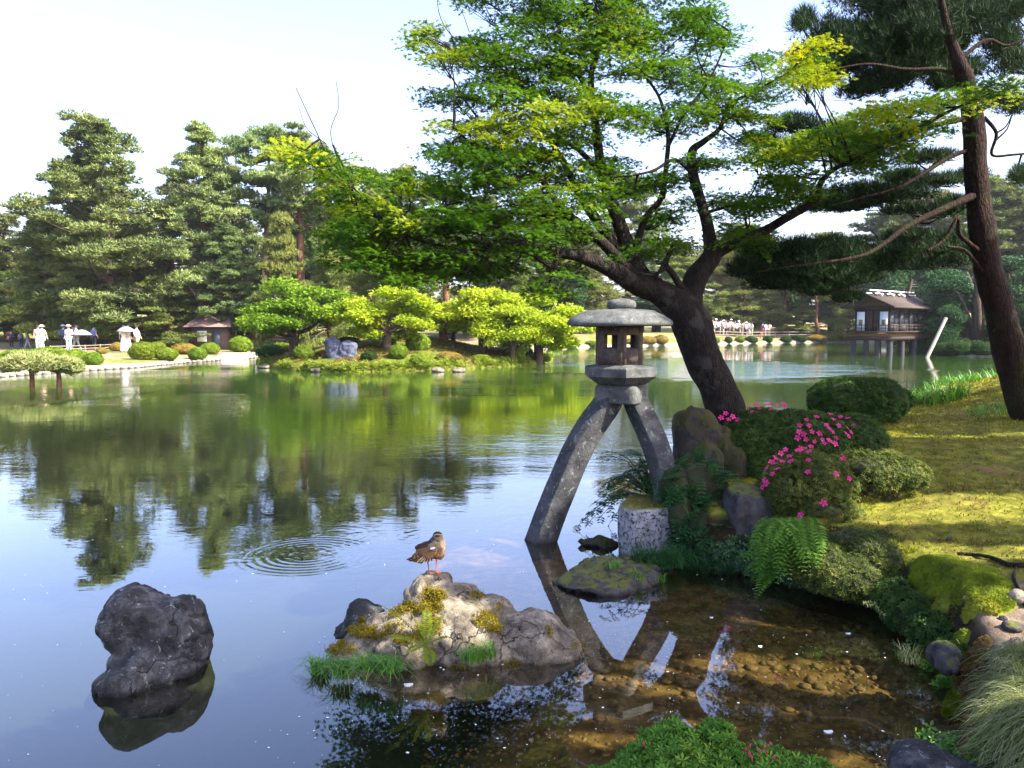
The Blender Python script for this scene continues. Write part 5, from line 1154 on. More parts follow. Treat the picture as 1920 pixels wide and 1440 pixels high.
# fine branches reaching each pad
allp = np.vstack([smooth_path(limb_px(L_)[0], 3)[2:] for L_ in LIMBS[:-6]])
tw = Acc()
for (px, py, rx, ry, Y, yg) in PADS:
    c = P(px, py, Y) - [0, 0, ry * PX(Y) * .5]; k = np.argsort(np.linalg.norm(allp - c, axis=1))[:6]
    for q in allp[rng.choice(k, 2)]:
        if np.linalg.norm(q - c) > 2.2: continue
        tube(tw, [q, (q + c) / 2 + rng.normal(0, .06, 3) - [0, 0, .05], c], [.014, .009, .005], 5, 3)
        for _ in range(5):
            e = c + rng.normal(0, .6, 3) * [rx * PX(Y), .3, ry * PX(Y)]; m_ = q * .3 + c * .7; tube(tw, [m_, (m_ + e) / 2 + [0, 0, .03], e], [.006, .004, .002], 4, 2)
tag(tw.build('twigs', M['bark'], maple, True), kind='stuff'); tag(spray_tw.build('leaf_stalks', M['twig'], maple), kind='stuff')

# ================================================================ THE NEAR PINE
pb = P(1945, 800, 15.25)
pine = thing('pine_tree', 'leaning dark pine with reddish trunk at the right, foliage in flat layers', 'tree', (pb[0], 15.25, BZ(pb[0], 15.25)))
PK = 1.25
PL = [
 [(1965, 860, 12.2, 48), (1928, 770, 12.2, 44), (1905, 700, 12.2, 40), (1885, 620, 12.2, 37), (1862, 540, 12.2, 34), (1848, 470, 12.2, 32), (1838, 400, 12.2, 30), (1830, 310, 12.2, 27), (1824, 220, 12.2, 25), (1812, 160, 12.2, 22), (1795, 110, 12.1, 15), (1778, 60, 12.1, 10), (1765, 0, 12, 7), (1752, -90, 12, 4)],
 [(1838, 362, 12.2, 18), (1800, 378, 12.0, 15), (1750, 400, 11.8, 13), (1700, 425, 11.6, 11), (1660, 455, 11.4, 9), (1620, 478, 11.2, 8), (1560, 490, 11, 6), (1480, 500, 10.8, 4), (1420, 510, 10.7, 2)],
 [(1830, 280, 12.2, 10), (1790, 290, 12.1, 9), (1740, 320, 12, 8), (1690, 350, 11.9, 6), (1620, 370, 11.8, 5), (1560, 385, 11.7, 3)],
 [(1826, 222, 12.2, 12), (1780, 228, 12.1, 11), (1720, 245, 12, 9), (1660, 275, 11.9, 7), (1590, 300, 11.7, 5), (1500, 300, 11.6, 3)],
 [(1812, 150, 12.2, 12), (1770, 130, 12.1, 9), (1700, 130, 12, 7), (1630, 120, 11.9, 5), (1560, 130, 11.8, 3)],
 [(1835, 470, 12.1, 10), (1800, 440, 12, 9), (1795, 410, 11.9, 8), (1770, 450, 11.9, 7), (1740, 470, 11.8, 5)], [(1842, 510, 12.1, 9), (1810, 470, 12, 7), (1775, 462, 11.9, 5)],
 [(1846, 220, 12.2, 8), (1868, 250, 12.3, 7), (1860, 290, 12.4, 6), (1900, 290, 12.4, 5), (1950, 285, 12.4, 4)], [(1800, 110, 12.1, 10), (1850, 75, 12.2, 7), (1890, 85, 12.3, 5), (1950, 60, 12.3, 4)],
]
for i, L_ in enumerate(PL):
    pts, rad = limb_px(L_, .74 if i == 0 else .44); a = Acc(); tube(a, pts, rad, 16 if i == 0 else 9, 7, .16); a.build('trunk' if i == 0 else 'limb', M['bark_pine'], pine, True)
PL = [[(x, y, Y * PK, r) for x, y, Y, r in L_] for L_ in PL]
PP = [(1680,60,130,50,12),(1800,35,100,44,12.2),(1600,115,80,34,11.8),(1700,125,95,34,11.9),(1565,65,50,42,11.8),(1540,140,52,24,11.7),(1650,-10,110,40,12),(1880,80,46,46,12.4),(1905,10,50,40,12.4),(1750,-40,120,40,12.2),(1620,170,60,18,11.8),(1760,90,60,30,12),(1505,40,22,30,11.7),
 (1480,235,56,22,11.6),(1500,285,66,22,11.6),(1590,292,66,17,11.7),(1430,265,36,14,11.5),(1650,262,56,16,11.8),(1640,372,100,15,11.8),(1560,386,66,15,11.7),(1755,342,60,15,12),(1720,300,50,12,12),(1460,500,76,28,10.8),(1540,490,86,27,11),(1640,478,76,18,11.3),(1760,470,56,14,11.8),(1820,468,40,12,12),
 (1475,530,60,18,10.8),(1400,505,40,24,10.7),(1590,520,60,12,11.1),(1560,460,60,16,11.1),(1900,200,34,24,12.6),(1915,330,36,24,12.6),(1690,470,50,16,11.5),(1860,190,50,16,12.3),(1780,155,60,22,12.1),(1820,330,30,14,12.4),(1790,380,40,10,12.1),(1590,560,40,8,11.2),(1530,545,40,12,11.0),(1700,395,60,8,11.8),(1430,480,60,26,10.9),(1500,470,70,22,11),(1580,475,80,26,11.1),(1510,515,100,26,10.9),(1620,500,90,22,11.3),(1700,495,80,18,11.6),(1440,530,60,22,10.8),(1560,530,80,14,11),(1780,490,60,16,12),(1640,360,110,20,11.9),(1600,385,110,16,11.8),(1700,360,80,20,12),(1520,270,70,22,11.7),(1560,250,70,24,11.8),(1640,80,110,44,12),(1730,90,110,44,12.1),(1660,150,100,26,12),(1580,90,70,40,11.9),(1820,30,110,44,12.2),(1700,10,120,40,12),(1520,110,50,30,11.8),(1900,120,50,34,12.5),(1480,520,70,24,10.9),(1790,450,50,14,12.1),(1700,445,60,14,10.9),(1765,400,50,12,11.2),(1775,70,60,36,11.3),(1800,130,50,22,11.5),(1730,40,70,36,11.3),(1690,330,60,12,11.3),(1760,295,40,12,11.4)]
PP = [(x, y, a_, b_, Y * PK) for x, y, a_, b_, Y in PP]
pc, pn, pz = [], [], []
for px, py, rx, ry, Y in PP:
    c = P(px, py, Y); rxm, rzm, rym = rx * PX(Y), ry * PX(Y), max(.4, rx * PX(Y) * .7); n = int(80 + rx * ry * .28)
    d = unit(n); d = d * rng.random((n, 1)) ** .5 * (1 + .4 * fbm(d * 2.2 + c, 3, 7)[:, None]); p = c + d * [rxm * 1.08, rym, rzm * 1.15]; p[:, 2] = np.maximum(p[:, 2], c[2] - rzm * .55 + .1 * fbm(p * 3, 2, 3)); kk = np.repeat(rng.uniform(.86, 1.20, n // 10 + 1), 10)[:n]; lead = (np.arange(n) // 10) * 10; p = p[lead] + (p - p[lead]) * .45; p = EYE + (p - EYE) * kk[:, None]; pc.append(p); pn.append(np.array([0, 0, 1.0]) + .75 * d + .35 * rng.normal(size=d.shape)); pz.append(rng.uniform(.14, .24, n))
pc, pn, pz = np.vstack(pc), np.vstack(pn), np.concatenate(pz)
a = Acc(); scatter(a, *NEED, pc, rot_from(pn), pz); tag(a.build('needles', M['needle'], pine), kind='stuff')
tw = Acc(); allp = np.vstack([smooth_path(limb_px(L_)[0], 3)[3:] for L_ in PL])
for px, py, rx, ry, Y in PP:
    c = P(px, py, Y) - [0, 0, ry * PX(Y) * .4]; k = np.argsort(np.linalg.norm(allp - c, axis=1))[:4]
    for q in allp[k[:2]]: tube(tw, [q, (q + c) / 2 + rng.normal(0, .05, 3), c], [.022, .015, .008], 5, 3)
    for _ in range(9):
        e = c + rng.normal(0, .55, 3) * [rx * PX(Y), .4, 0]; tube(tw, [c, (c + e) / 2 - [0, 0, .03], e + [0, 0, .08]], [.009, .006, .003], 4, 2)
tag(tw.build('twigs', M['bark_pine'], pine, True), kind='stuff')

# unseen trees added beside the viewer, crowns cut to shape the dappled shade
LIT = [  # (px, py, height, radius x, radius y, ) patches the sun reaches
 (1650,870,1.15,.75,.42),(1500,840,1.1,.3,.15),(840,1150,.32,.62,.42),(815,1040,.62,.3,.25),(760,1210,.15,.35,.2),(1440,1258,-.12,1.2,.46),(1190,1250,-.12,.65,.26),(1720,1170,.42,.55,.30),(1850,1140,.5,.5,.32),(1830,960,.5,1.7,.6),(1790,1030,.5,1.2,.35),(1850,830,.7,1.4,.22),(1740,800,.8,1.0,.16),(1720,1010,.5,.6,.22),(1900,880,.5,1.2,.16),(1720,880,1.0,.35,.25),(1700,820,.5,1.2,.12),(1210,700,1.7,.3,.3),(1900,1290,.45,.35,.4)]
lit = []
for px, py, z, rx, ry in LIT:
    q = W(px, py, z) if z < 1 else P(px, py, 8.3); f = sun_foot(q)[0]; lit.append((f[0], f[1], rx, ry))
def shade_ok(p, seed):
    f = sun_foot(p); nz = .28 * fbm(np.column_stack([f * 2.2, 0 * f[:, 0]]), 3, 70); k = np.ones(len(p), bool)
    for x, y, rx, ry in lit: k &= (((f[:, 0] - x) / rx) ** 2 + ((f[:, 1] - y) / ry) ** 2) > 1.0 + nz
    return k & (fbm(np.column_stack([f * 1.3, 0 * f[:, 0]]), 3, 75) > -.42)
def side_tree(label, bx, by, H, blobs, n, mat, size, tmpl):
    t = thing('maple_tree', label, 'tree', (bx, by, BZ(bx, by))); z0 = BZ(bx, by); a = Acc()
    tube(a, [(bx, by, z0 - .2), (bx + .1, by, z0 + H * .35), (bx - .1, by + .1, z0 + H * .7), (bx, by, z0 + H)], [.3, .24, .15, .05], 10, 5, .15)
    for c, r in blobs: tube(a, [(bx, by, z0 + H * .45), (np.array([bx, by, z0 + H * .6]) + np.array(c)) / 2, c], [.12, .08, .03], 7, 4, .1)
    a.build('trunk', M['bark'], t, True); P_, N_2 = [], []
    for c, r in blobs:
        k = int(n / len(blobs)); d = unit(k) * rng.random((k, 1)) ** .4; P_.append(np.array(c) + d * np.array(r)); N_2.append(np.array([0, 0, 1.]) + .5 * rng.normal(size=(k, 3)))
    p, nn = np.vstack(P_), np.vstack(N_2); k = shade_ok(p, 0) & ~in_frame(p, 90); p, nn = p[k], nn[k]  # leaves that would shade a chosen sun patch are dropped
    a = Acc(); scatter(a, *tmpl, p, rot_from(nn), size * rng.uniform(.7, 1.3, len(p))); tag(a.build('foliage', M[mat], t), kind='stuff')
side_tree('unseen maple added right of the viewer, its crown cut to place the sun patches', 7.4, 2.6, 6.5, [((4.6, 2.4, 5.6), (2.2, 1.8, .6)), ((6.6, 3.4, 6.3), (2.4, 2.0, .7)), ((8.6, 2.2, 6.0), (2.4, 2.4, .8)), ((3.2, 3.4, 5.0), (1.5, 1.6, .45)), ((6.4, .6, 5.8), (2.4, 1.8, .8)), ((9.5, 5.0, 7.2), (2.2, 2.0, .7)), ((4.2, .6, 5.6), (2.0, 1.4, .6))], 13000, 'maple', .25, MAP)
side_tree('second unseen maple added further back, its crown cut to shade the lantern and lawn', 12.0, 5.4, 8, [((10.8, 5.5, 8.2), (2.6, 2.2, .9)), ((13.2, 7, 8.4), (2.6, 2.4, 1)), ((12.4, 3.6, 8), (2.6, 2.2, .9)), ((14.5, 9.2, 8.6), (2.6, 2.2, .9)), ((9.6, 6.6, 9.4), (1.9, 1.6, .8)), ((15.2, 5.6, 8.8), (2.4, 2.4, .9))], 11000, 'maple', .27, MAP)
# ================================================================ FAR TREES
def pine_proto(kind, H, W0, seed, n=7000):
    """returns (trunk mesh, crown mesh) standing at the origin, H metres tall"""
    r = np.random.default_rng(seed); tr, cr = Acc(), Acc(); lean = r.normal(0, .05, 2) * H
    zz = np.linspace(0, 1, 8); path = np.column_stack([lean[0] * zz ** 1.5 + r.normal(0, .012 * H, 8) * (zz > 0), lean[1] * zz, zz * H]); rad = .028 * H * (1 - .88 * zz) + .01
    tube(tr, path, rad, 8, 3, .12)
    pads = []; z0 = {'full': .14, 'umbrella': .55, 'layer': .12}[kind]; nb = {'full': 78, 'umbrella': 26, 'layer': 46}[kind]
    for k in range(nb):
        f = z0 + (1 - z0) * ((k + r.random() * .6) / nb); az = k * 2.4 + r.normal(0, .4)
        if kind == 'full': L = W0 * (1 - ((f - z0) / (1 - z0)) ** 2.2) * r.uniform(.45, 1.15) + .08 * W0
        elif kind == 'umbrella': L = W0 * math.sin(math.pi * min(1, .22 + .70 * (f - z0) / (1 - z0))) * r.uniform(.6, 1.1)
        else: L = W0 * (1.02 - ((f - z0) / (1 - z0)) ** 1.3) * r.uniform(.8, 1.05) + .05 * W0
        b = np.array([np.interp(f * H, path[:, 2], path[:, i]) for i in range(3)]); rise = {'full': r.uniform(.0, .5), 'umbrella': .30, 'layer': -.05}[kind] * L
        d = np.array([math.cos(az), math.sin(az), 0]); e = b + d * L + [0, 0, rise]; mid = b + d * L * .5 + [0, 0, rise * .2 + r.normal(0, .05) * L]
        tube(tr, [b, mid, e], [.008 * H * (1.2 - f), .005 * H * (1.2 - f), .01], 5, 3)
        m = max(2, int(L / 1.1))
        for j in range(m):
            g = .30 + .70 * (j + r.random()) / m; c = b * (1 - g) + e * g + [0, 0, (-.3 * math.sin(math.pi * g) + .1) * .4 * L * .2]; s = W0 * (r.uniform(.17, .27) if kind != 'full' else r.uniform(.11, .2)) * (1.1 - .25 * f)
            c = c + r.normal(0, .35, 3) * [1, 1, .8]; pads.append((c, s * r.uniform(.75, 1.25), s * (r.uniform(.28, .5) if kind != 'full' else r.uniform(.4, .85))))
    top = path[-1]; pads += [(top + [0, 0, -.02 * H], W0 * .15, W0 * .13), (top - [0, 0, .06 * H], W0 * .24, W0 * .14)]
    A_ = np.array([s * s for c, s, h in pads]); A_ /= A_.sum()
    for (c, s, h), w in zip(pads, A_):
        m = max(8, int(n * w)); d = unit(m) * rng.random((m, 1)) ** .35; p = c + d * [s, s, h]; p[:, 2] = np.maximum(p[:, 2], c[2] - h * .35)
        nn = np.array([0, 0, .9]) + .8 * d + .3 * rng.normal(size=d.shape); scatter(cr, *NEED6, p, rot_from(nn), rng.uniform(.22, .40, m) * (H / 15) ** .3, np.clip(.35 + .35 * d[:, 2] * 0 + rng.normal(0, .22, m) + r.normal(0, .12), 0, 1))
    return tr, cr
def broad_proto(H, Wd, seed, n=9000, leaf=.13, multi=3, flat=.35, z0=.35):
    r = np.random.default_rng(seed); tr, cr = Acc(), Acc(); pads = []
    for k in range(multi):
        az = k * 6.28 / multi + r.random(); e = np.array([math.cos(az) * Wd * .3, math.sin(az) * Wd * .3, H * .8]); tube(tr, [(0, 0, -.3), (.05 * math.cos(az), .05 * math.sin(az), H * z0 * .7), e * [.5, .5, .72], e], [.05 * H, .042 * H, .025 * H, .01 * H], 8, 4, .15)
    for k in range(30):
        d = r.normal(size=3); d /= np.linalg.norm(d); d[2] = abs(d[2]) if r.random() < .8 else d[2] * .4; f = r.random() ** .35
        c = np.array([d[0] * Wd * .82 * f, d[1] * Wd * .82 * f, H * (z0 + .05) + d[2] * H * (1 - z0 - .12) * f]); s = Wd * r.uniform(.2, .34); pads.append((c, s, s * flat * r.uniform(.8, 1.4)))
        if k % 3 == 0: tube(tr, [(0, 0, H * z0 * .8), c * [.5, .5, .7], c], [.02 * H, .012 * H, .004 * H], 5, 3)
    A_ = np.array([s * s for c, s, h in pads]); A_ /= A_.sum()
    for (c, s, h), w in zip(pads, A_):
        m = int(n * w); d = unit(m) * rng.random((m, 1)) ** .4; p = c + d * [s, s, h]; p[:, 2] -= .25 * h * (d[:, 0] ** 2 + d[:, 1] ** 2)
        scatter(cr, *T_leaf(.8, .15), p, rot_from(np.array([0, 0, 1.]) + .7 * rng.normal(size=d.shape)), leaf * rng.uniform(.7, 1.4, m), np.clip(r.normal(.45, .15) + rng.normal(0, .2, m), 0, 1))
    return tr, cr
PROTO = {}
def pr(key, fn, bark, leafm):
    tr, cr = fn(); PROTO[key] = (tr.mesh(key + '_trunk', M[bark], True), cr.mesh(key + '_crown', M[leafm]))
pr('full_a', lambda: pine_proto('full', 16, 4.6, 1, 17000), 'bark_far', 'needle_far')
pr('full_b', lambda: pine_proto('full', 16, 3.6, 2, 12000), 'bark_far', 'needle_far')
pr('full_c', lambda: pine_proto('full', 16, 4.2, 3, 13000), 'bark_red', 'needle_far')
pr('umb_a', lambda: pine_proto('umbrella', 16, 4.2, 4, 9000), 'bark_red', 'needle_far')
pr('umb_b', lambda: pine_proto('umbrella', 16, 4.8, 5, 9000), 'bark_far', 'needle_far')
pr('lay_a', lambda: pine_proto('layer', 9, 3.6, 6, 12000), 'bark_far', 'needle_light')
pr('lay_b', lambda: pine_proto('layer', 9, 4.0, 7, 11000), 'bark_red', 'needle_light')
pr('low_a', lambda: pine_proto('umbrella', 9, 4.4, 8, 7000), 'bark_red', 'needle_light')
pr('broad_a', lambda: broad_proto(10, 5, 9, 14000, .26), 'bark_far', 'broad')
pr('broad_b', lambda: broad_proto(12, 6.5, 10, 24000, .26, z0=.1), 'bark_far', 'broad')
pr('map_a', lambda: broad_proto(4.2, 2.7, 11, 15000, .14, 2, .45), 'bark_far', 'maple_far')
pr('map_b', lambda: broad_proto(4.2, 2.9, 12, 15000, .14, 3, .45), 'bark_far', 'maple_far')
pr('map_g', lambda: broad_proto(4.2, 3.0, 13, 13000, .14, 2, .4), 'bark_far', 'maple_far_green')
def tree(key, px, topy, Y, label, zf, wpx=None, rz=None, group=None, name='pine_tree', dz=0, H0=None):
    H0 = {'full': 16, 'umb': 16, 'lay': 9, 'low': 9, 'broad_a': 10, 'broad_b': 12, 'map': 4.2}.get(key, {'full': 16, 'umb': 16, 'lay': 9, 'low': 9, 'map': 4.2}.get(key.split('_')[0]))
    W0 = {'full_a': 4.6, 'full_b': 3.6, 'full_c': 4.2, 'umb_a': 4.2, 'umb_b': 4.8, 'lay_a': 3.6, 'lay_b': 4.0, 'low_a': 4.4, 'broad_a': 5, 'broad_b': 6.5, 'map_a': 2.7, 'map_b': 2.9, 'map_g': 3.0}[key]
    c = P(px, 605, Y); z = zf(c[0], Y) + dz; H = P(px, topy, Y)[2] - z
    o = thing(name, label, 'tree', (c[0], Y, z - .05), group, rz if rz is not None else random.uniform(0, 6.28)); s = H / H0; sx = ((1.3 if key[:3] == 'map' else 1.1) * wpx * PX(Y) / 2 / (W0 * 1.08)) if wpx else s; o.scale = (sx, sx, s)
    link('trunk', PROTO[key][0], o); link('crown', PROTO[key][1], o); return o
BGL = ['background pine ' + w_ for w_ in ('right of the tip of the maple branch', 'with umbrella top left of the island pine', 'behind the island pine', 'of pale layers behind the lime maples', 'broad and dark behind the right end of the island', 'pale and low left of the lantern', 'slim and dark behind the lantern cap', 'with flat top behind the maple fork', 'broad between the two stems of the maple', 'pale right of the leaning maple trunk', 'small and dark above the straight-trunked maple', 'round-crowned and low above the yellow island maple', 'deep behind the umbrella pines', 'deep behind the layered pine at the left', 'deep right of the tallest pine', 'deep behind the dusky pine left of the island', 'deepest at the left edge', 'deep behind the maple branch tip', 'deep behind the tallest pine', 'deep behind the orange-trunked umbrella pine')]
BGR = ['background tree ' + w_ for w_ in ('slim behind the left of the far crowd', 'broad behind the far crowd', 'round between far crowd and tea house', 'broad behind the left eave of the tea house', 'tall and slender above the tea house roof', 'broad above the right half of the tea house roof', 'with flat top left of the near pine trunk', 'round behind the broad tree by the tea house', 'tall left beside the near pine trunk', 'tall right beside the near pine trunk', 'tall beyond the right edge', 'round and low at the right edge', 'round and low just left of the tea house', 'round and low just behind the tea house', 'far outside the right edge', 'just outside the left edge', 'far outside the left edge')]
G1 = 'tall pines behind the left bank'
for a_ in (('full_b', -40, 400, 74, 'dark pine cut by the left edge of the photo', 200), ('full_c', 15, 408, 76, 'dark slim pine just inside the left edge behind the layered pine', 130), ('full_a', 215, 236, 62, 'tallest broad pine of the left bank with dark pointed top', 330),
           ('full_b', 150, 300, 66, 'pine reaching out with dark left branches beside the tallest pine', 230), ('full_b', 385, 236, 64, 'tall slender pine between the tallest pine and the red-trunked pines', 190), ('full_c', 310, 300, 70, 'pine in the gap right of the tallest pine', 170),
           ('umb_b', 490, 240, 66, 'tall pine with flat airy top, first of the two umbrella shaped pines', 190), ('umb_a', 565, 262, 67, 'umbrella pine with bare orange-red trunk', 200), ('full_c', 470, 330, 76, 'dark pine deep behind the umbrella pines', 170),
           ('umb_b', 640, 330, 72, 'lower umbrella pine half hidden by the maple branch', 190), ('full_b', 700, 320, 78, 'pine behind the tip of the maple branch', 180)):
    tree(*a_[:5], LZ, a_[5], group=G1)
for a_ in (('lay_a', 75, 400, 63, 'dense yellow-green cloud-layered pine near the left edge', 180), ('lay_b', 250, 440, 64, 'pale spreading pine in front of the tallest pine', 240), ('lay_b', 320, 520, 63, 'low leaning pine with orange trunk beside the man in white', 190),
           ('lay_a', 540, 410, 62, 'small pale rounded pine below the umbrella pines', 130), ('full_b', 430, 420, 63, 'dusky pine filling the lower gap left of the island maples', 130), ('lay_a', 160, 470, 62, 'pale pine filling the gap right of the layered pine', 160), ('lay_b', 620, 430, 66, 'pale low pine behind the green island maple', 150)):
    tree(*a_[:5], LZ, a_[5], group='lower pines on the left bank')
for k, (key, px, ty, Y, w) in enumerate((('full_c', 770, 330, 80, 170), ('umb_a', 835, 350, 84, 160), ('full_b', 900, 370, 88, 160), ('lay_a', 960, 420, 86, 170), ('full_a', 1020, 400, 96, 200), ('lay_b', 1080, 450, 90, 170), ('full_c', 1130, 420, 100, 150), ('umb_b', 1180, 330, 104, 150),
      ('full_a', 1230, 420, 104, 180), ('lay_a', 1290, 460, 100, 160), ('full_b', 720, 400, 74, 120), ('broad_a', 1060, 500, 84, 120), ('full_a', 560, 380, 90, 200), ('full_a', 100, 420, 90, 240), ('full_c', 300, 380, 92, 260), ('full_b', 420, 400, 86, 200), ('full_a', 20, 450, 92, 200), ('full_a', 660, 380, 95, 220), ('full_a', 200, 400, 96, 220), ('full_c', 520, 380, 100, 200))):
    tree(key, px, ty, Y, BGL[k], LZ, w, group='pines of the background wood')
for a_ in (('low_a', 1350, 470, 102, 'pale pine on the far shore seen right of the maple trunk', 120), ('lay_b', 1395, 490, 101, 'far shore pine with orange trunk behind the crowd', 130), ('low_a', 1465, 500, 101, 'far shore pine with slanting trunk', 120), ('lay_a', 1440, 545, 99.5, 'low pale pine cushion behind the far fence', 90),
           ('low_a', 1535, 505, 97, 'far shore pine leaning left beside the tea house', 130), ('lay_b', 1590, 520, 98, 'layered far pine touching the tea house roof', 100), ('lay_a', 1350, 560, 99, 'bright low pine behind the left of the crowd', 80), ('lay_a', 1500, 570, 99, 'lowest spreading pine on the far shore', 90)):
    tree(*a_[:5], LZ, a_[5], group='pines on the far shore')
for k, (key, px, ty, Y, w) in enumerate((('full_c', 1340, 430, 118, 190), ('full_a', 1420, 440, 124, 220), ('broad_a', 1500, 455, 116, 170), ('full_a', 1570, 440, 122, 200), ('full_b', 1640, 400, 112, 200), ('full_a', 1700, 390, 108, 200), ('umb_b', 1760, 360, 100, 190), ('broad_a', 1800, 430, 92, 200), ('full_a', 1860, 350, 90, 240), ('full_c', 1930, 330, 88, 240), ('full_a', 2010, 340, 86, 260), ('broad_a', 1900, 470, 76, 200), ('broad_a', 1620, 478, 100, 150), ('broad_a', 1690, 486, 88, 140), ('full_a', 2100, 300, 80, 260), ('full_a', -130, 330, 80, 260), ('full_a', -230, 340, 84, 260))):
    tree(key, px, ty, Y, BGR[k], LZ, w, group='trees behind the tea house', name='background_tree')
for a_ in (('broad_b', 1835, 468, 60, 'broad dark green tree leaning over the water right of the tea house', 240), ('broad_b', 1960, 440, 58, 'broad dark tree at the right edge of the photo', 260), ('broad_b', 1770, 545, 60, 'low leafy bush-like tree hiding the right end of the tea house', 110), ('broad_b', 1905, 560, 57, 'dark undergrowth tree meeting the water at the right', 140)):
    tree(*a_[:5], LZ, a_[5], name='broadleaf_tree')
under = ['dark leafy thicket %s' % w_ for w_ in ('at the far left behind the visitors', 'behind the man in white', 'left of the small hut', 'right of the small hut', 'behind the green island maple', 'behind the upright island rock', 'behind the straight-trunked maple', 'behind the island pine trunk', 'behind the lime maples', 'behind the right end of the island', 'left of the lantern roof', 'behind the lantern fire box', 'behind the crowd on the far shore', 'left of the tea house', 'behind the tea house')]
for k, (px, Y, ty, w) in enumerate(((30, 72, 560, 200), (200, 72, 550, 220), (330, 70, 560, 160), (450, 72, 555, 150), (560, 70, 560, 170), (660, 74, 560, 170), (760, 76, 550, 170), (850, 80, 560, 170), (940, 84, 560, 170), (1030, 92, 560, 160), (1100, 94, 565, 150), (1200, 100, 560, 170), (1380, 112, 560, 220), (1560, 112, 560, 160), (1700, 84, 560, 220))):
    tree('broad_a', px, ty, Y, under[k], LZ, w, group='thickets under the trees', name='thicket')
# island trees
for a_ in (('map_g', 550, 512, 43, 'green maple with slanting dark trunk at the left end of the island', 220), ('map_a', 725, 525, 42, 'yellow-green maple on a single straight trunk in the middle of the island', 185), ('map_b', 905, 530, 45, 'lime maple right of the island pine', 190), ('map_a', 1010, 535, 46, 'yellow maple spreading over the right end of the island', 190), ('map_b', 960, 560, 44, 'lower lime maple at the island waterside', 130), ('map_b', 850, 560, 48, 'small lime maple behind the island pine trunk', 110)):
    tree(*a_[:5], IZ, a_[5], group='maples on the island', name='island_maple', dz=-.1)
tree('umb_a', 832, 420, 47, 'island pine with tall bare red trunk', IZ, 150); tree('low_a', 760, 470, 49, 'island pine half hidden behind the maples', IZ, 150); tree('low_a', 690, 480, 50, 'second island pine hidden behind the straight-trunked maple', IZ, 130); tree('low_a', 620, 575, 46, 'dusky low pine behind the upright island rock', IZ, 110)

# ================================================================ CLIPPED BUSHES FAR OFF
def bush_proto(mat, seed, flat=.0):
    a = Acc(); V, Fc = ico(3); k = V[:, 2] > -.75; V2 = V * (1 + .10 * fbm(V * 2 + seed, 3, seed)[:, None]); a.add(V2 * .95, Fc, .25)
    p, nn = shell([((0, 0, 0), (1, 1, 1))], 2600, .04, -.6, seed=seed); scatter(a, *WH4, p, rot_from(nn + .4 * rng.normal(size=p.shape)), .13 * rng.uniform(.6, 1.3, len(p))); return a.mesh('bush', M[mat])
BP = {'g': [bush_proto('clip', 1), bush_proto('clip', 2)], 'd': [bush_proto('clip_dark', 3)], 'o': [bush_proto('orange_bush', 4)]}
def bush(kind, px, py, rx, ry, zf, label, group, Y=None):
    q = None
    for Yq in np.arange(37, 112, .25):
        q = P(px, py + ry, Yq)
        if q[2] < max(zf(q[0], q[1]), -.02): break
    if Y: q = P(px, py + ry, Y)
    s = PX(q[1]); o = link('clipped_bush', random.choice(BP[kind])); o.location = (q[0], q[1] + rx * s * .6, q[2] + ry * s * .82); o.scale = (rx * s, rx * s * .9, ry * s); o.rotation_euler = (0, 0, random.uniform(0, 6)); tag(o, label, 'bush', group)
for k, (px, py, rx, ry, kd, lab) in enumerate(((262, 657, 25, 18, 'g', 'largest round clipped bush on the left bank'), (307, 663, 22, 13, 'g', 'clipped bush right of the largest one by the water'), (340, 654, 23, 11, 'o', 'bronze tinted bush behind the row of clipped bushes'), (367, 662, 17, 13, 'g', 'third clipped bush by the water on the left bank'),
        (390, 653, 18, 12, 'g', 'clipped bush behind the third one on the left bank'), (446, 645, 22, 16, 'g', 'round bush beside the stone steps near the island'), (130, 668, 26, 15, 'g', 'clipped bush behind the small waterside pines'), (170, 672, 18, 13, 'g', 'dark-sided clipped bush right of the small waterside pines'), (217, 650, 14, 9, 'o', 'pale thin bush left of the woman in white'),
        (188, 657, 10, 7, 'o', 'smallest reddish bush by the path'), (30, 668, 40, 14, 'g', 'long low bush at the left edge of the photo'), (80, 662, 32, 13, 'g', 'low bush mass above the small waterside pines'), (398, 632, 10, 8, 'g', 'small round bush before the hut'), (292, 648, 14, 8, 'g', 'low bush behind the largest clipped bush'))):
    bush(kd, px, py, rx, ry, LZ, lab, 'bushes on the left bank')
for k, (px, py, rx, ry, kd, lab) in enumerate(((567, 660, 20, 14, 'g', 'clipped bush left of the upright island rock'), (502, 658, 28, 13, 'd', 'dark low bush under the green island maple'), (525, 652, 30, 10, 'g', 'flat bush at the foot of the green island maple'), (745, 659, 19, 15, 'g', 'round bush right of the straight island maple trunk'), (788, 676, 21, 16, 'g', 'roundest bush at the island waterside'),
        (783, 641, 22, 18, 'g', 'square bush behind the waterside bush on the island'), (735, 632, 16, 8, 'g', 'middle tier of the stepped topiary on the island'), (738, 622, 13, 6, 'g', 'top tier of the stepped topiary on the island'), (728, 644, 14, 10, 'd', 'bottom tier of the stepped topiary on the island'), (970, 664, 15, 15, 'g', 'round bush near the right end of the island'),
        (952, 642, 14, 11, 'd', 'dark bush behind the right end of the island'), (990, 660, 10, 9, 'd', 'small dark bush at the right tip of the island'), (1010, 672, 22, 8, 'g', 'leafy bush hanging over the right tip of the island'), (840, 668, 24, 9, 'o', 'loose bronze bush at the island waterside'), (690, 668, 16, 9, 'd', 'dark weedy bush right of the upright island rock'), (900, 672, 20, 8, 'g', 'low weedy bush along the island waterside'), (650, 640, 22, 9, 'd', 'dark bush behind the upright island rock'))):
    bush(kd, px, py, rx, ry, IZ, lab, 'bushes on the island')
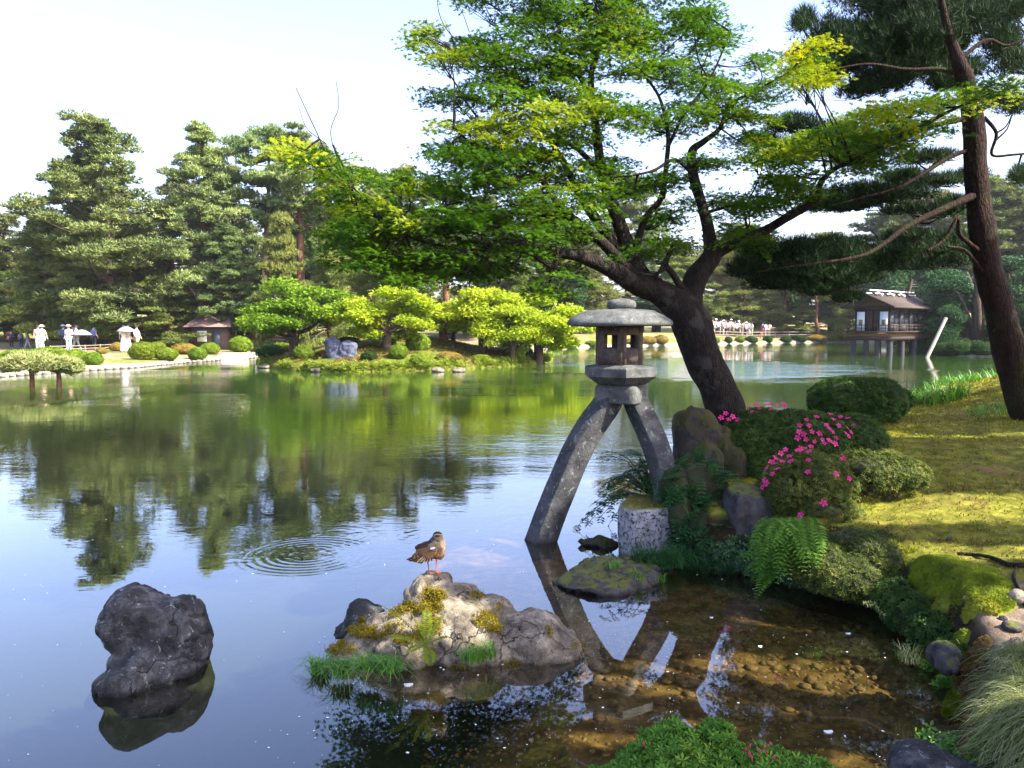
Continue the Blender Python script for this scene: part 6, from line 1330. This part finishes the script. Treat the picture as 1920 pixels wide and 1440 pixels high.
far = [(1040, 643, 15, 8, 'g'), (1070, 642, 17, 9, 'g'), (1110, 644, 12, 6, 'g'), (1215, 638, 18, 8, 'o'), (1240, 636, 14, 9, 'o'), (1185, 640, 14, 6, 'o'), (1325, 632, 14, 10, 'o'), (1343, 638, 8, 6, 'g'), (1367, 637, 8, 6, 'd'), (1388, 637, 9, 6, 'g'), (1410, 637, 13, 7, 'd'), (1441, 636, 9, 7, 'd'), (1476, 636, 12, 6, 'd'), (1500, 635, 15, 7, 'd'), (1535, 634, 18, 7, 'o'), (1560, 632, 16, 8, 'g'), (1583, 630, 20, 9, 'o'), (1375, 625, 12, 6, 'o')]
words = ['first', 'second', 'third', 'fourth', 'fifth', 'sixth', 'seventh', 'eighth', 'ninth', 'tenth', 'eleventh', 'twelfth', 'thirteenth', 'fourteenth', 'fifteenth', 'sixteenth', 'seventeenth', 'eighteenth']
for k, (px, py, rx, ry, kd) in enumerate(far):
    bush(kd, px, py, rx, ry, LZ, words[k] + ' bush from the island along the far shore, ' + {'g': 'green and round', 'd': 'dark green and low', 'o': 'orange tinted'}[kd], 'bushes along the far shore')
for px, rx, lab in ((1775, 26, 'dark waterside bush just right of the leaning post'), (1812, 28, 'dark waterside bush under the broad leaning tree'), (1850, 28, 'dark waterside bush left of the near pine trunk'), (1888, 26, 'dark waterside bush half behind the near pine trunk'), (1915, 24, 'dark waterside bush at the right edge of the photo')):
    bush('d', px, 652, rx, 15, LZ, lab, 'bushes under the broadleaf trees')
# small trained pines at the water edge, left
for px, py, rx, ry, lab in ((57, 682, 55, 16, 'small cloud-shaped pine over the water near the left edge'), (108, 690, 48, 14, 'smaller cloud-shaped pine over the water, the right one of two')):
    Y = 30.0; c = P(px, py, Y); s = PX(Y); t = thing('trained_pine', lab, 'tree', (c[0], Y, 0), 'small trained pines by the water'); a = Acc()
    tube(a, [(c[0], Y, -.5), (c[0] + .04, Y, .3), (c[0] - .03, Y, c[2] - .1), (c[0], Y, c[2])], [.10, .085, .07, .05], 8, 3, .15)
    for e in (-1, -.5, .5, 1): tube(a, [(c[0], Y, c[2] - .15), (c[0] + e * rx * s * .4, Y + .1, c[2] - .1), (c[0] + e * rx * s * .8, Y, c[2] - .05)], [.05, .035, .015], 6, 3)
    a.build('trunk', M['bark_red'], t, True); a = Acc(); n = 3600; d = unit(n) * rng.random((n, 1)) ** .35; p = c + d * [rx * s, rx * s * .7, ry * s * 1.5]; p[:, 2] = np.maximum(p[:, 2], c[2] - ry * s * .45) + .3 * fbm(p * 1.8, 3, 3)
    scatter(a, *NEED6, p, rot_from(np.array([0, 0, 1.]) + .6 * d + .3 * rng.normal(size=d.shape)), rng.uniform(.12, .22, n)); tag(a.build('needles', M['needle_pale'], t), kind='stuff')
a = Acc(); e = np.array(ISLE[:12]); f = rng.random(9000) * 10.999; i = f.astype(int); fq = (f - i)[:, None]; q = e[i] * (1 - fq) + e[i + 1] * fq + rng.normal(0, .22, (9000, 2)); z = isle_z(q[:, 0], q[:, 1])
k = (z > -.1) & (fbm(np.column_stack([q * .9, 0 * z]), 3, 91) > -.15); p = np.column_stack([q, np.maximum(z, 0) + .25 * rng.random(9000) ** 2])[k]
scatter(a, *WH4, p, rot_from(np.array([0, -.4, 1.]) + .5 * rng.normal(size=p.shape)), rng.uniform(.07, .15, len(p))); tag(a.build('waterside_weeds', M['clip']), label='green weeds fringing the island waterline', cat='weeds', kind='stuff')
q = rng.uniform([-15, 38], [2.5, 54], (16000, 2)); z = isle_z(q[:, 0], q[:, 1]); k = (z > .15) & (fbm(np.column_stack([q * .55, 0 * z]), 3, 95) > .0); p = np.column_stack([q, z])[k]; a = Acc()
scatter(a, *WH4, p, rot_from(np.array([0, -.2, 1.]) + .6 * rng.normal(size=p.shape)), rng.uniform(.07, .14, len(p))); tag(a.build('ground_cover', M['bronze']), label='brownish green ground cover on the island slope', cat='ground cover', kind='stuff')
# upright island rock
rock('upright_rock', 'upright blue-grey split rock standing on the island shore', [B(628, 658, 40.6, 15, 30, .4, -16, 0, .6), B(652, 661, 40.5, 18, 24, .45, 10, 0, .6), B(640, 680, 40.5, 26, 16, .5)], 'rock_blue', .06, .07, 1.6, 51, .9, .05)
for px, lab in ((1013 - 520, 'white stone at the left waterline of the island'), (820, 'pale stone at the middle waterline of the island'), (860, 'second pale stone at the island waterline'), (590, 'grey flat stone below the upright rock on the island')):
    q = W(px, 696 if px > 560 else 689, .05); rock('shore_stone', lab, [((q[0], q[1] + .2, .08), (.35, .25, .14), 0, 0)], 'rock_pale' if px != 590 else 'rock_grey', .05, .05, 3, px % 13, .6)
# pale stone edging of the left bank
a = Acc(); 
for (x0, y0), (x1, y1) in zip(LAND[:9], LAND[1:10]):
    L = math.hypot(x1 - x0, y1 - y0); m = int(L / .42)
    for k in range(m):
        f = (k + .5) / m; V, Fc = ico(1); sc_ = np.array([.22, .14, .10]) * rng.uniform(.75, 1.2); a.add(V * sc_ + [x0 + (x1 - x0) * f, y0 + (y1 - y0) * f + .05, .05], Fc, rng.random())
t = thing('stone_edging', 'row of pale stones edging the left bank at the waterline', 'stone edging', (LAND[4][0], LAND[4][1], 0)); tag(a.build('stones', flat_mat('edging_stone', (.26, .23, .19), .9, .3, 3), t), kind='stuff')

# ================================================================ FENCES, HUT, STEPS
def fence(label, pts, h, zf, gap=1.5, r=.03, col=(.24, .20, .15)):
    mt = flat_mat('fence_bamboo', col, .7); c = pts[0]; t = thing('low_fence', label, 'fence', (c[0], c[1], zf(*c))); post = None
    for (x0, y0), (x1, y1) in zip(pts, pts[1:]):
        m = max(1, int(math.hypot(x1 - x0, y1 - y0) / gap)); 
        for k in range(m):
            x, y = x0 + (x1 - x0) * k / m, y0 + (y1 - y0) * k / m; 
            if post is None: a = Acc(); tube(a, [(0, 0, -.2), (0, 0, h)], [r * 1.4, r * 1.3], 6, 1); post = a.mesh('post', mt)
            o = link('post', post, t); o.location = Vector((x, y, zf(x, y))) - t.location
        for hh in (h * .45, h * .85):
            a = Acc(); tube(a, [(x0, y0, zf(x0, y0) + hh), (x1, y1, zf(x1, y1) + hh)], [r, r], 5, 1); a.build('rail', mt, t)
def fp(px, py, z=.35): q = W(px, py, z); return (q[0], q[1])
fence('low pale fence between the path and the left bank bushes', [fp(95, 662), fp(160, 660), fp(215, 657), fp(300, 652), fp(400, 648), fp(470, 645)], .45, LZ, 1.4)
fence('low fence in front of the crowd on the far shore', [(P(x, 600, y_)[0], y_) for x, y_ in ((1325, 92.5), (1400, 94), (1480, 96.5), (1560, 97.5), (1600, 98))], .8, LZ, 2.0, .05)
fence('low white fence behind the lantern roof on the far shore', [(P(x, 600, 86)[0], 86) for x in (1045, 1090, 1130)], .6, LZ, 2.0, .04, (.3, .28, .24))
wood = flat_mat('dark_timber', (.035, .024, .020), .8, .3, 4); roofm = flat_mat('shingle_roof', (.06, .045, .035), .9, .45, 3); ochre = flat_mat('ochre_board', (.24, .14, .065), .8, .3, 4); white = flat_mat('white_screen', (.78, .80, .86), .8, .03); post_m = flat_mat('stone_pile', (.045, .045, .048), .9, .3, 3)
pale = flat_mat('weathered_pale_wood', (.55, .54, .52), .8, .15, 4); glassm = flat_mat('dim_window', (.06, .08, .10), .15, .1, 3, .5); olive = flat_mat('window_view', (.20, .19, .05), .7, .3, 5)
def hut():
    c = P(393, 640, 62); t = thing('hut', 'small dark hut with brown roof in the trees behind the left bank', 'hut', (c[0], 62, LZ(c[0], 62))); z = LZ(c[0], 62); x = c[0]; y = 62
    a = Acc(); box(a, (x - 1.3, y, z - .2), (x + 1.3, y + 2, z + 1.7)); a.build('wall', flat_mat('hut_wall', (.10, .07, .055), .9), t)
    a = Acc(); V = [(x - 1.8, y - .5, z + 1.7), (x + 1.8, y - .5, z + 1.7), (x + 1.8, y + 2.5, z + 1.7), (x - 1.8, y + 2.5, z + 1.7), (x - 1.1, y + 1, z + 2.6), (x + 1.1, y + 1, z + 2.6)]; a.add(V, [[0, 1, 5, 4], [2, 3, 4, 5]]); a.add(V, [[1, 2, 5], [3, 0, 4]]); a.add(V, [[3, 2, 1, 0]]); a.build('roof', flat_mat('hut_roof', (.22, .15, .13), .9), t)
    a = Acc(); box(a, (x - .9, y - .06, z + .6), (x - .2, y - .003, z + 1.4)); a.build('window', white, t); a = Acc(); box(a, (x + .2, y - .06, z), (x + .8, y - .003, z + 1.45)); a.build('door', glassm, t)
hut()
a = Acc(); q = W(425, 665, .3)
t = thing('stone_steps', 'short flight of stone steps down to the water left of the island', 'steps', (q[0], q[1], 0))
for k in range(4):
    a = Acc(); x, y = q[0] + k * .1, q[1] - 1.3 + k * .5; box(a, (x - .9, y, -.1), (x + .9, y + .48, .1 + .1 * k)); a.build('step', flat_mat('step_stone', (.45, .38, .31), .9), t)

# ================================================================ TEA HOUSE ON PILES
def teahouse():
    O = P(1668, 605, 57.0); O[2] = 0; th = R(46); U = np.array([-math.cos(th), math.sin(th) , 0]); Vv = np.array([math.sin(th), math.cos(th), 0])
    t = thing('tea_house', 'dark wooden tea house on piles over the water with two white screens', 'tea house', O); wd, ln = 2.3, 7.0
    U = U * 1.0
    def Q(u_, v, z): return O + U * u_ + Vv * v + [0, 0, z]
    def bx(a, u0, u1, v0, v1, z0, z1, tone=.5):
        V = [Q(uu, vv, zz) for zz in (z0, z1) for vv in (v0, v1) for uu in (u0, u1)]; a.add(V, [[0, 1, 3, 2], [4, 6, 7, 5], [0, 4, 5, 1], [2, 3, 7, 6], [0, 2, 6, 4], [1, 5, 7, 3]], tone)
    def part(nm_, mt, *bs, par=t):
        a = Acc(); [bx(a, *b) for b in bs]; return a.build(nm_, mt, par)
    for uu in (-.1, .75, 1.55, 2.4):
        for vv in (-.1, 2.0, 4.2, 6.2):
            if uu in (.75, 1.55) and vv in (2.0, 4.2): continue
            a = Acc(); p = Q(uu, vv, 0); tube(a, [p - [0, 0, 1.2], p + [0, 0, .4], p + [0, 0, 1.08]], [.22, .2, .17], 8, 2, .12); a.build('pile', post_m, t, True)
    part('floor_beam', wood, (-.35, wd + .35, -.35, ln + .3, 1.08, 1.32)); part('apron_board', ochre, (-.22, wd + .22, -.22, ln + .1, 1.322, 1.60)); part('deck', wood, (-.55, wd + .55, -.55, ln + .4, 1.602, 1.70))
    # frame: posts and lintels; the infill panels are separate
    for uu, vv in ((0, 0), (wd * .36, 0), (wd * .64, 0), (wd, 0), (0, ln * .25), (0, ln * .5), (0, ln * .75), (0, ln), (wd, ln)):
        part('post', wood, (uu - .07, uu + .07, vv - .07, vv + .07, 1.702, 3.2))
    part('lintel', wood, (-.09, wd + .09, -.09, .09, 3.202, 3.42), (-.09, .09, .092, ln + .09, 3.202, 3.42), (wd - .09, wd + .09, .092, ln + .09, 3.202, 3.42))
    for uu0, uu1 in ((.09, .62), (wd - .62, wd - .09)):
        s_ = part('screen', white, (uu0, uu1, -.12, -.075, 1.74, 3.05)); part('screen_window', olive, ((uu0 + uu1) / 2 - .14, (uu0 + uu1) / 2 + .14, -.135, -.122, 2.10, 2.50), par=s_)
    for uu0, uu1 in ((.68, 1.1), (1.2, 1.62)): part('door_panel', flat_mat('door_brown', (.065, .042, .03), .8, .3, 6), (uu0, uu1, .01, .05, 1.72, 3.1))
    for k in range(4):
        v0 = ln * .25 * k + .12; v1 = ln * .25 * (k + 1) - .12; f = part('wall_panel', wood, (.02, .05, v0, v1, 1.71, 2.2)); part('upper_board', wood, (.02, .05, v0, v1, 2.95, 3.19), par=f); part('pane', glassm, (.03, .04, v0, v1, 2.2, 2.95), par=f)
        part('mullion', wood, (-.01, .019, (v0 + v1) / 2 - .025, (v0 + v1) / 2 + .025, 2.2, 2.95), (-.01, .019, v0, v1, 2.55, 2.59), par=f)
    part('rear_wall', wood, (.1, wd - .1, ln - .1, ln - .05, 1.71, 3.19), (wd - .05, wd - .02, .1, ln - .12, 1.71, 3.19))
    # railing
    a = Acc(); 
    for uu in np.linspace(-.5, wd + .5, 7): tube(a, [Q(uu, -.5, 1.70), Q(uu, -.5, 2.12)], [.03, .03], 5, 1)
    for vv in np.linspace(0, ln, 9): tube(a, [Q(-.5, vv, 1.70), Q(-.5, vv, 2.12)], [.03, .03], 5, 1)
    for z in (1.92, 2.12): tube(a, [Q(wd + .5, -.5, z), Q(-.5, -.5, z)], [.028, .028], 5, 1); tube(a, [Q(-.5, -.5, z), Q(-.5, ln, z)], [.028, .028], 5, 1)
    a.build('railing', wood, t)
    # gabled roof with overhang, curved a little
    ez, rz_, ov = 3.38, 4.22, .7; a = Acc(); n = 6
    for sgn in (0, 1):
        rows = []
        for k in range(n + 1):
            f = k / n; uu = (-ov + (wd / 2 + ov) * f) if sgn == 0 else (wd + ov - (wd / 2 + ov) * f); z = ez + (rz_ - ez) * (f ** 1.12)
            rows.append([Q(uu, -1.0, z), Q(uu, ln + .8, z), Q(uu, -1.0, z - .12), Q(uu, ln + .8, z - .12)])
        V = [p for r_ in rows for p in r_]; Fc = []
        for k in range(n):
            b0, b1 = 4 * k, 4 * k + 4; Fc += [[b0, b0 + 1, b1 + 1, b1], [b0 + 2, b1 + 2, b1 + 3, b0 + 3], [b0, b1, b1 + 2, b0 + 2], [b0 + 1, b0 + 3, b1 + 3, b1 + 1]]
        Fc += [[0, 2, 3, 1]]; a.add(V, Fc)
    rf = a.build('roof', roofm, t)
    a = Acc(); V = [Q(0, -.05, 3.43), Q(wd, -.05, 3.43), Q(wd / 2, -.05, 4.12)]; V += [v + Vv * .06 for v in V]; a.add(V, [[0, 1, 2], [5, 4, 3]]); a.add(V, [[0, 3, 4, 1]]); a.build('gable', flat_mat('gable_board', (.12, .075, .05), .9, .4, 5), t)
    for sgn in (0, 1):
        a = Acc(); u0 = -ov if sgn == 0 else wd + ov; tube(a, [Q(u0, -1.03, ez - .03), Q(wd / 2, -1.03, rz_ - .02)], [.085, .085], 6, 1); a.build('bargeboard', wood, t)
    for dz, v0, v1 in ((.10, -1.25, ln + .6), (.32, -.7, ln + .3)):
        a = Acc(); tube(a, [Q(wd / 2, v0, rz_ + dz), Q(wd / 2, v1, rz_ + dz)], [.055, .055], 6, 1); a.build('ridge_pole', pale, rf)
    for k in range(7):
        a = Acc(); vv = -.3 + k * 1.0; tube(a, [Q(wd / 2 - .35, vv, rz_ - .05), Q(wd / 2, vv, rz_ + .2), Q(wd / 2 + .35, vv, rz_ - .05)], [.07, .07, .07], 5, 1); a.build('ridge_saddle', pale if k % 2 else wood, rf)
teahouse()
a = Acc(); p0, p1 = P(1731, 665, 54.5), P(1770, 604, 55.0); p0[2] = -.6; p1 = p1 + (p1 - p0) * .1
tube(a, [p0, (p0 + p1) / 2, p1], [.125, .12, .115], 10, 2); q = bpy.data.objects.new('leaning_post', a.mesh('leaning_post', flat_mat('pale_post', (.34, .31, .24), .8, .12, 3), True, p0)); q.location = p0; C.objects.link(q)
tag(q, 'pale round post leaning out of the water beside the tea house', 'post')

# ================================================================ PEOPLE
def skin(verts, edges, rad, sub=1, root=0):
    me = bpy.data.meshes.new('t'); me.from_pydata([Vector(v) for v in verts], edges, []); o = bpy.data.objects.new('t', me); C.objects.link(o)
    m = o.modifiers.new('s', 'SKIN'); 
    for i, r in enumerate(rad): me.skin_vertices[0].data[i].radius = (r if isinstance(r, tuple) else (r, r))
    me.skin_vertices[0].data[root].use_root = True
    s = o.modifiers.new('u', 'SUBSURF'); s.levels = sub
    dg = bpy.context.evaluated_depsgraph_get(); dg.update(); m2 = bpy.data.meshes.new_from_object(o.evaluated_get(dg)); bpy.data.objects.remove(o); m2.shade_smooth(); return m2
def pose(kind):
    st = {'stand': ((.09, .02), (-.09, -.02), 0), 'walk': ((.07, .28), (-.07, -.28), 0), 'back': ((.10, 0), (-.10, .05), 0)}[kind]
    J = {'pel': (0, 0, .93), 'waist': (0, 0, 1.08), 'chest': (0, .01, 1.30), 'neck': (0, 0, 1.46), 'head': (0, -.02, 1.58), 'crown': (0, -.01, 1.67)}
    for s, (fx, fy) in ((1, st[0]), (-1, st[1])):
        k = 'L' if s > 0 else 'R'; J['hip' + k] = (.09 * s, 0, .90); J['knee' + k] = (fx * 1.05, fy * .45 - .02, .49); J['ank' + k] = (fx, fy, .09); J['toe' + k] = (fx, fy - .14, .04)
        J['sh' + k] = (.18 * s, 0, 1.40); J['elb' + k] = (.24 * s, .06 - (.16 if kind == 'walk' and s > 0 else 0), 1.13)
        J['wr' + k] = (.23 * s, -.10 - (.1 if kind == 'walk' and s > 0 else 0), .92 if kind != 'stand' or s < 0 else 1.12); J['hand' + k] = (J['wr' + k][0], J['wr' + k][1] - .04, J['wr' + k][2] - .09 if kind != 'stand' or s < 0 else 1.2)
    return J
BODY = ['pel', 'waist', 'chest', 'neck', 'head', 'crown'] + [a_ + k for k in 'LR' for a_ in ('hip', 'knee', 'ank', 'toe', 'sh', 'elb', 'wr', 'hand')]
EDG = [('pel', 'waist'), ('waist', 'chest'), ('chest', 'neck'), ('neck', 'head'), ('head', 'crown')] + [e for k in 'LR' for e in (('pel', 'hip' + k), ('hip' + k, 'knee' + k), ('knee' + k, 'ank' + k), ('ank' + k, 'toe' + k), ('chest', 'sh' + k), ('sh' + k, 'elb' + k), ('elb' + k, 'wr' + k), ('wr' + k, 'hand' + k))]
RAD = dict(pel=.13, waist=.115, chest=.135, neck=.055, head=.095, crown=.07, hip=.085, knee=.055, ank=.038, toe=.035, sh=.06, elb=.042, wr=.03, hand=.035)
def sub_skin(J, names, extra, add=.0, drop=()):
    ns = [n for n in names]; ed = [(ns.index(a_), ns.index(b_)) for a_, b_ in EDG if a_ in ns and b_ in ns] ; return skin([J[n] for n in ns], ed, [RAD[n.rstrip('LR') if n not in RAD else n] + add for n in ns])
PM = {}
for kd in ('stand', 'walk', 'back'):
    J = pose(kd); PM[kd] = dict(body=sub_skin(J, BODY, 0), shirt=sub_skin(J, ['pel', 'waist', 'chest', 'shL', 'elbL', 'shR', 'elbR'], 0, .025), trousers=sub_skin(J, ['pel', 'hipL', 'kneeL', 'ankL', 'hipR', 'kneeR', 'ankR'], 0, .022))
    a = Acc(); V, Fc = ico(2); V = V.copy(); V[:, 2] = np.maximum(V[:, 2], -.35 - .4 * (V[:, 1] > 0)); a.add(V * [.112, .118, .115] + np.array(J['head']) + [0, .025, .045], Fc); PM[kd]['hair'] = a.mesh('hair', [bpy.data.materials.new('blank')], True)
    a = Acc(); rr = [(.02, 1.78), (.10, 1.77), (.12, 1.70), (.20, 1.68), (.20, 1.67), (.11, 1.67)]; loft(a, [[(r_ * math.cos(t_), r_ * math.sin(t_), z) for t_ in np.arange(12) * math.pi / 6] for r_, z in rr], (0, 0, 0)); PM[kd]['hat'] = a.mesh('hat', [bpy.data.materials.new('blank')], True)
    a = Acc(); prof = [(.13, 1.0), (.16, .9), (.19, .5), (.22, .12)]; loft(a, [[(r_ * math.cos(t_) * 1.05, r_ * math.sin(t_) * .8, z) for t_ in np.arange(14) * math.pi / 7] for r_, z in prof], (0, 0, 0)); PM[kd]['skirt'] = a.mesh('skirt', [bpy.data.materials.new('blank')], True)
    for k_ in ('body', 'shirt', 'trousers'): PM[kd][k_].materials.clear(); PM[kd][k_].materials.append(None)
cm = {}
def cloth(c):
    if c not in cm: cm[c] = flat_mat('cloth', c, .9, .08, 8)
    return cm[c]
SK = flat_mat('skin', (.50, .30, .20), .6, .05)
WH, PK, BL, BK, KH, GY, OR, NV = (.80, .80, .80), (.75, .40, .40), (.12, .20, .45), (.03, .03, .04), (.45, .38, .26), (.35, .36, .40), (.75, .45, .30), (.05, .07, .16)
def person(px, fy, Y, label, top, bot, kind='stand', hat=None, rz=0, skirt=False, group=None, h=1.0, zf=LZ, bag=None):
    c = P(px, fy, Y); t = thing('person', label, 'person', (c[0], Y, zf(c[0], Y)), group, rz); t.scale = (h, h, h)
    def p(nm_, me, col): 
        o = link(nm_, me, t); 
        if not me.materials: me.materials.append(None)
        o.material_slots[0].link = 'OBJECT'; o.material_slots[0].material = col
    k = PM[kind]; p('body', k['body'], SK); p('shirt', k['shirt'], cloth(top)); p('skirt' if skirt else 'trousers', k['skirt'] if skirt else k['trousers'], cloth(bot)); p('hair', k['hair'], cloth(BK) if not hat else cloth((.08, .05, .04)))
    if hat: p('hat', k['hat'], cloth(hat))
    if bag: a = Acc(); box(a, (-.14, .13, 1.0), (.14, .27, 1.42)); o = a.build('rucksack', cloth(bag), None); o.parent = t; bevel_obj(o, .05)
    return t
GL = 'visitors on the left bank path'
person(80, 665, 53.5, 'person in orange top and sun hat walking on the left lawn', OR, WH, 'walk', (.7, .6, .45), 1.2, group=GL); person(73, 664, 54.2, 'person in pink behind the one in orange', PK, WH, 'stand', None, .5, group=GL)
person(120, 656, 58, 'person in blue shirt with dark rucksack on the left path', BL, BK, 'back', (.5, .55, .7), 3.1, group=GL, bag=NV); person(130, 664, 54, 'person in white with a pale hat left of the lilac parasol', WH, (.6, .65, .72), 'stand', (.75, .55, .40), 0, group=GL)
person(144, 661, 55, 'person in white under the lilac parasol', WH, GY, 'walk', None, -.8, group=GL); person(177, 654, 58, 'person in blue top and black trousers alone on the left path', BL, BK, 'back', None, 2.8, group=GL)
person(233, 667, 52.5, 'woman in long white skirt under a grey parasol by the largest clipped bush', WH, WH, 'stand', None, .3, True, GL); person(241, 666, 53, 'person in pale blouse close beside the woman in white skirt', (.75, .70, .70), WH, 'back', None, 2.6, True, GL)
person(257, 662, 54.5, 'man in white shirt and khaki trousers right of the grey parasol', WH, KH, 'walk', None, 1.6, group=GL); person(139, 655, 58.5, 'person in dark purple behind the lilac parasol', (.10, .05, .12), BK, 'stand', None, 0, group=GL)
person(22, 652, 62, 'person in dark clothes in the shade at the left edge', NV, BK, 'stand', None, 0, group=GL, h=.8); person(40, 652, 62, 'person in grey in the shade near the left edge', GY, NV, 'back', None, 1, group=GL, h=.75); person(52, 652, 61, 'person in pale blue bending in the shade near the left edge', (.35, .4, .6), GY, 'walk', None, 2, group=GL, h=.8)
def parasol(px, py, Y, r, col, label):
    c = P(px, py, Y); t = thing('parasol', label, 'parasol', c); a = Acc(); rings = [[(r * f * math.cos(t_), r * f * math.sin(t_), -.28 * r * (f ** 2) * 2) for t_ in np.arange(16) * math.pi / 8] for f in (.03, .3, .6, .85, 1)] ; rings += [[(x * .97, y * .97, z - .012) for x, y, z in rings[-1]]] + [[(x * .5, y * .5, z + .1 * r) for x, y, z in rings[-1]]]
    loft(a, rings, c, capb=False, capt=False); a.build('canopy', cloth(col), t); a = Acc(); tube(a, [c, c - [0, 0, .75]], [.012, .012], 6, 1); a.build('handle', cloth(BK), t)
parasol(153, 618, 54.8, .62, (.25, .25, .42), 'lilac parasol held over the person in white on the path'); parasol(236, 612, 52.4, .58, (.25, .24, .24), 'grey parasol held by the woman in white skirt')
ORD = ['first', 'second', 'third', 'fourth', 'fifth', 'sixth', 'seventh', 'eighth', 'ninth', 'tenth', 'eleventh', 'twelfth', 'thirteenth', 'fourteenth', 'fifteenth', 'sixteenth', 'seventeenth', 'eighteenth', 'nineteenth', 'twentieth', 'twenty-first', 'twenty-second', 'twenty-third', 'last']
GF = 'crowd on the far shore behind the fence'; pal = [WH, (.75, .70, .72), PK, WH, (.6, .62, .7), (.7, .5, .45), GY, WH]
tx = {WH: 'white', (.75, .70, .72): 'pale', PK: 'pink', (.6, .62, .7): 'light blue', (.7, .5, .45): 'salmon', GY: 'grey'}
for k in range(24):
    px = 1328 + k * 3.55; top = pal[(k * 5) % 8]; person(px, 625, 95 + 1.2 * ((k * 7) % 5) / 2, '%s of the dense far crowd counted from the maple trunk, in %s top' % (ORD[k], tx[top]), top, [BK, GY, WH, KH, NV][k % 5], ['stand', 'walk', 'back'][k % 3], (WH if k % 4 == 0 else None), k * 1.3, group=GF)
for px, top, bot, lab in ((1430, NV, (.5, .1, .1), 'far visitor in navy beside the crowd'), (1436, WH, GY, 'far visitor in white next to the one in navy'), (1442, OR, KH, 'far visitor in orange, rightmost of the far crowd')): person(px, 625, 96.2, lab, top, bot, 'stand', None, px, group=GF)
for px, top, bot, lab in ((1053, WH, BL, 'far visitor in white left of the lantern roof'), (1061, (.6, .62, .7), NV, 'far visitor in light blue left of the lantern roof'), (1112, PK, BK, 'far visitor in pink seen under the lantern roof'), (1084, WH, GY, 'far visitor in white just under the left eave of the lantern roof')): person(px, 625, 90, lab, top, bot, 'walk', None, px, group='visitors seen behind the lantern')

# thin summer haze over the pond
hz = Acc(); box(hz, (-430, -16, -2.6), (430, 610, 40)); m, t, out = nm('haze'); pv = t.nodes.new('ShaderNodeVolumePrincipled'); pv.inputs['Color'].default_value = (.93, .96, 1, 1); pv.inputs['Density'].default_value = .00022; pv.inputs['Anisotropy'].default_value = .3
t.links.new(pv.outputs[0], out.inputs['Volume']); tag(hz.build('haze', m), kind='stuff')
print('OBJECTS', len(bpy.data.objects), 'TRIS', sum(sum(len(p.vertices) - 2 for p in []) for _ in [0]), sum(len(m.polygons) for m in bpy.data.meshes))
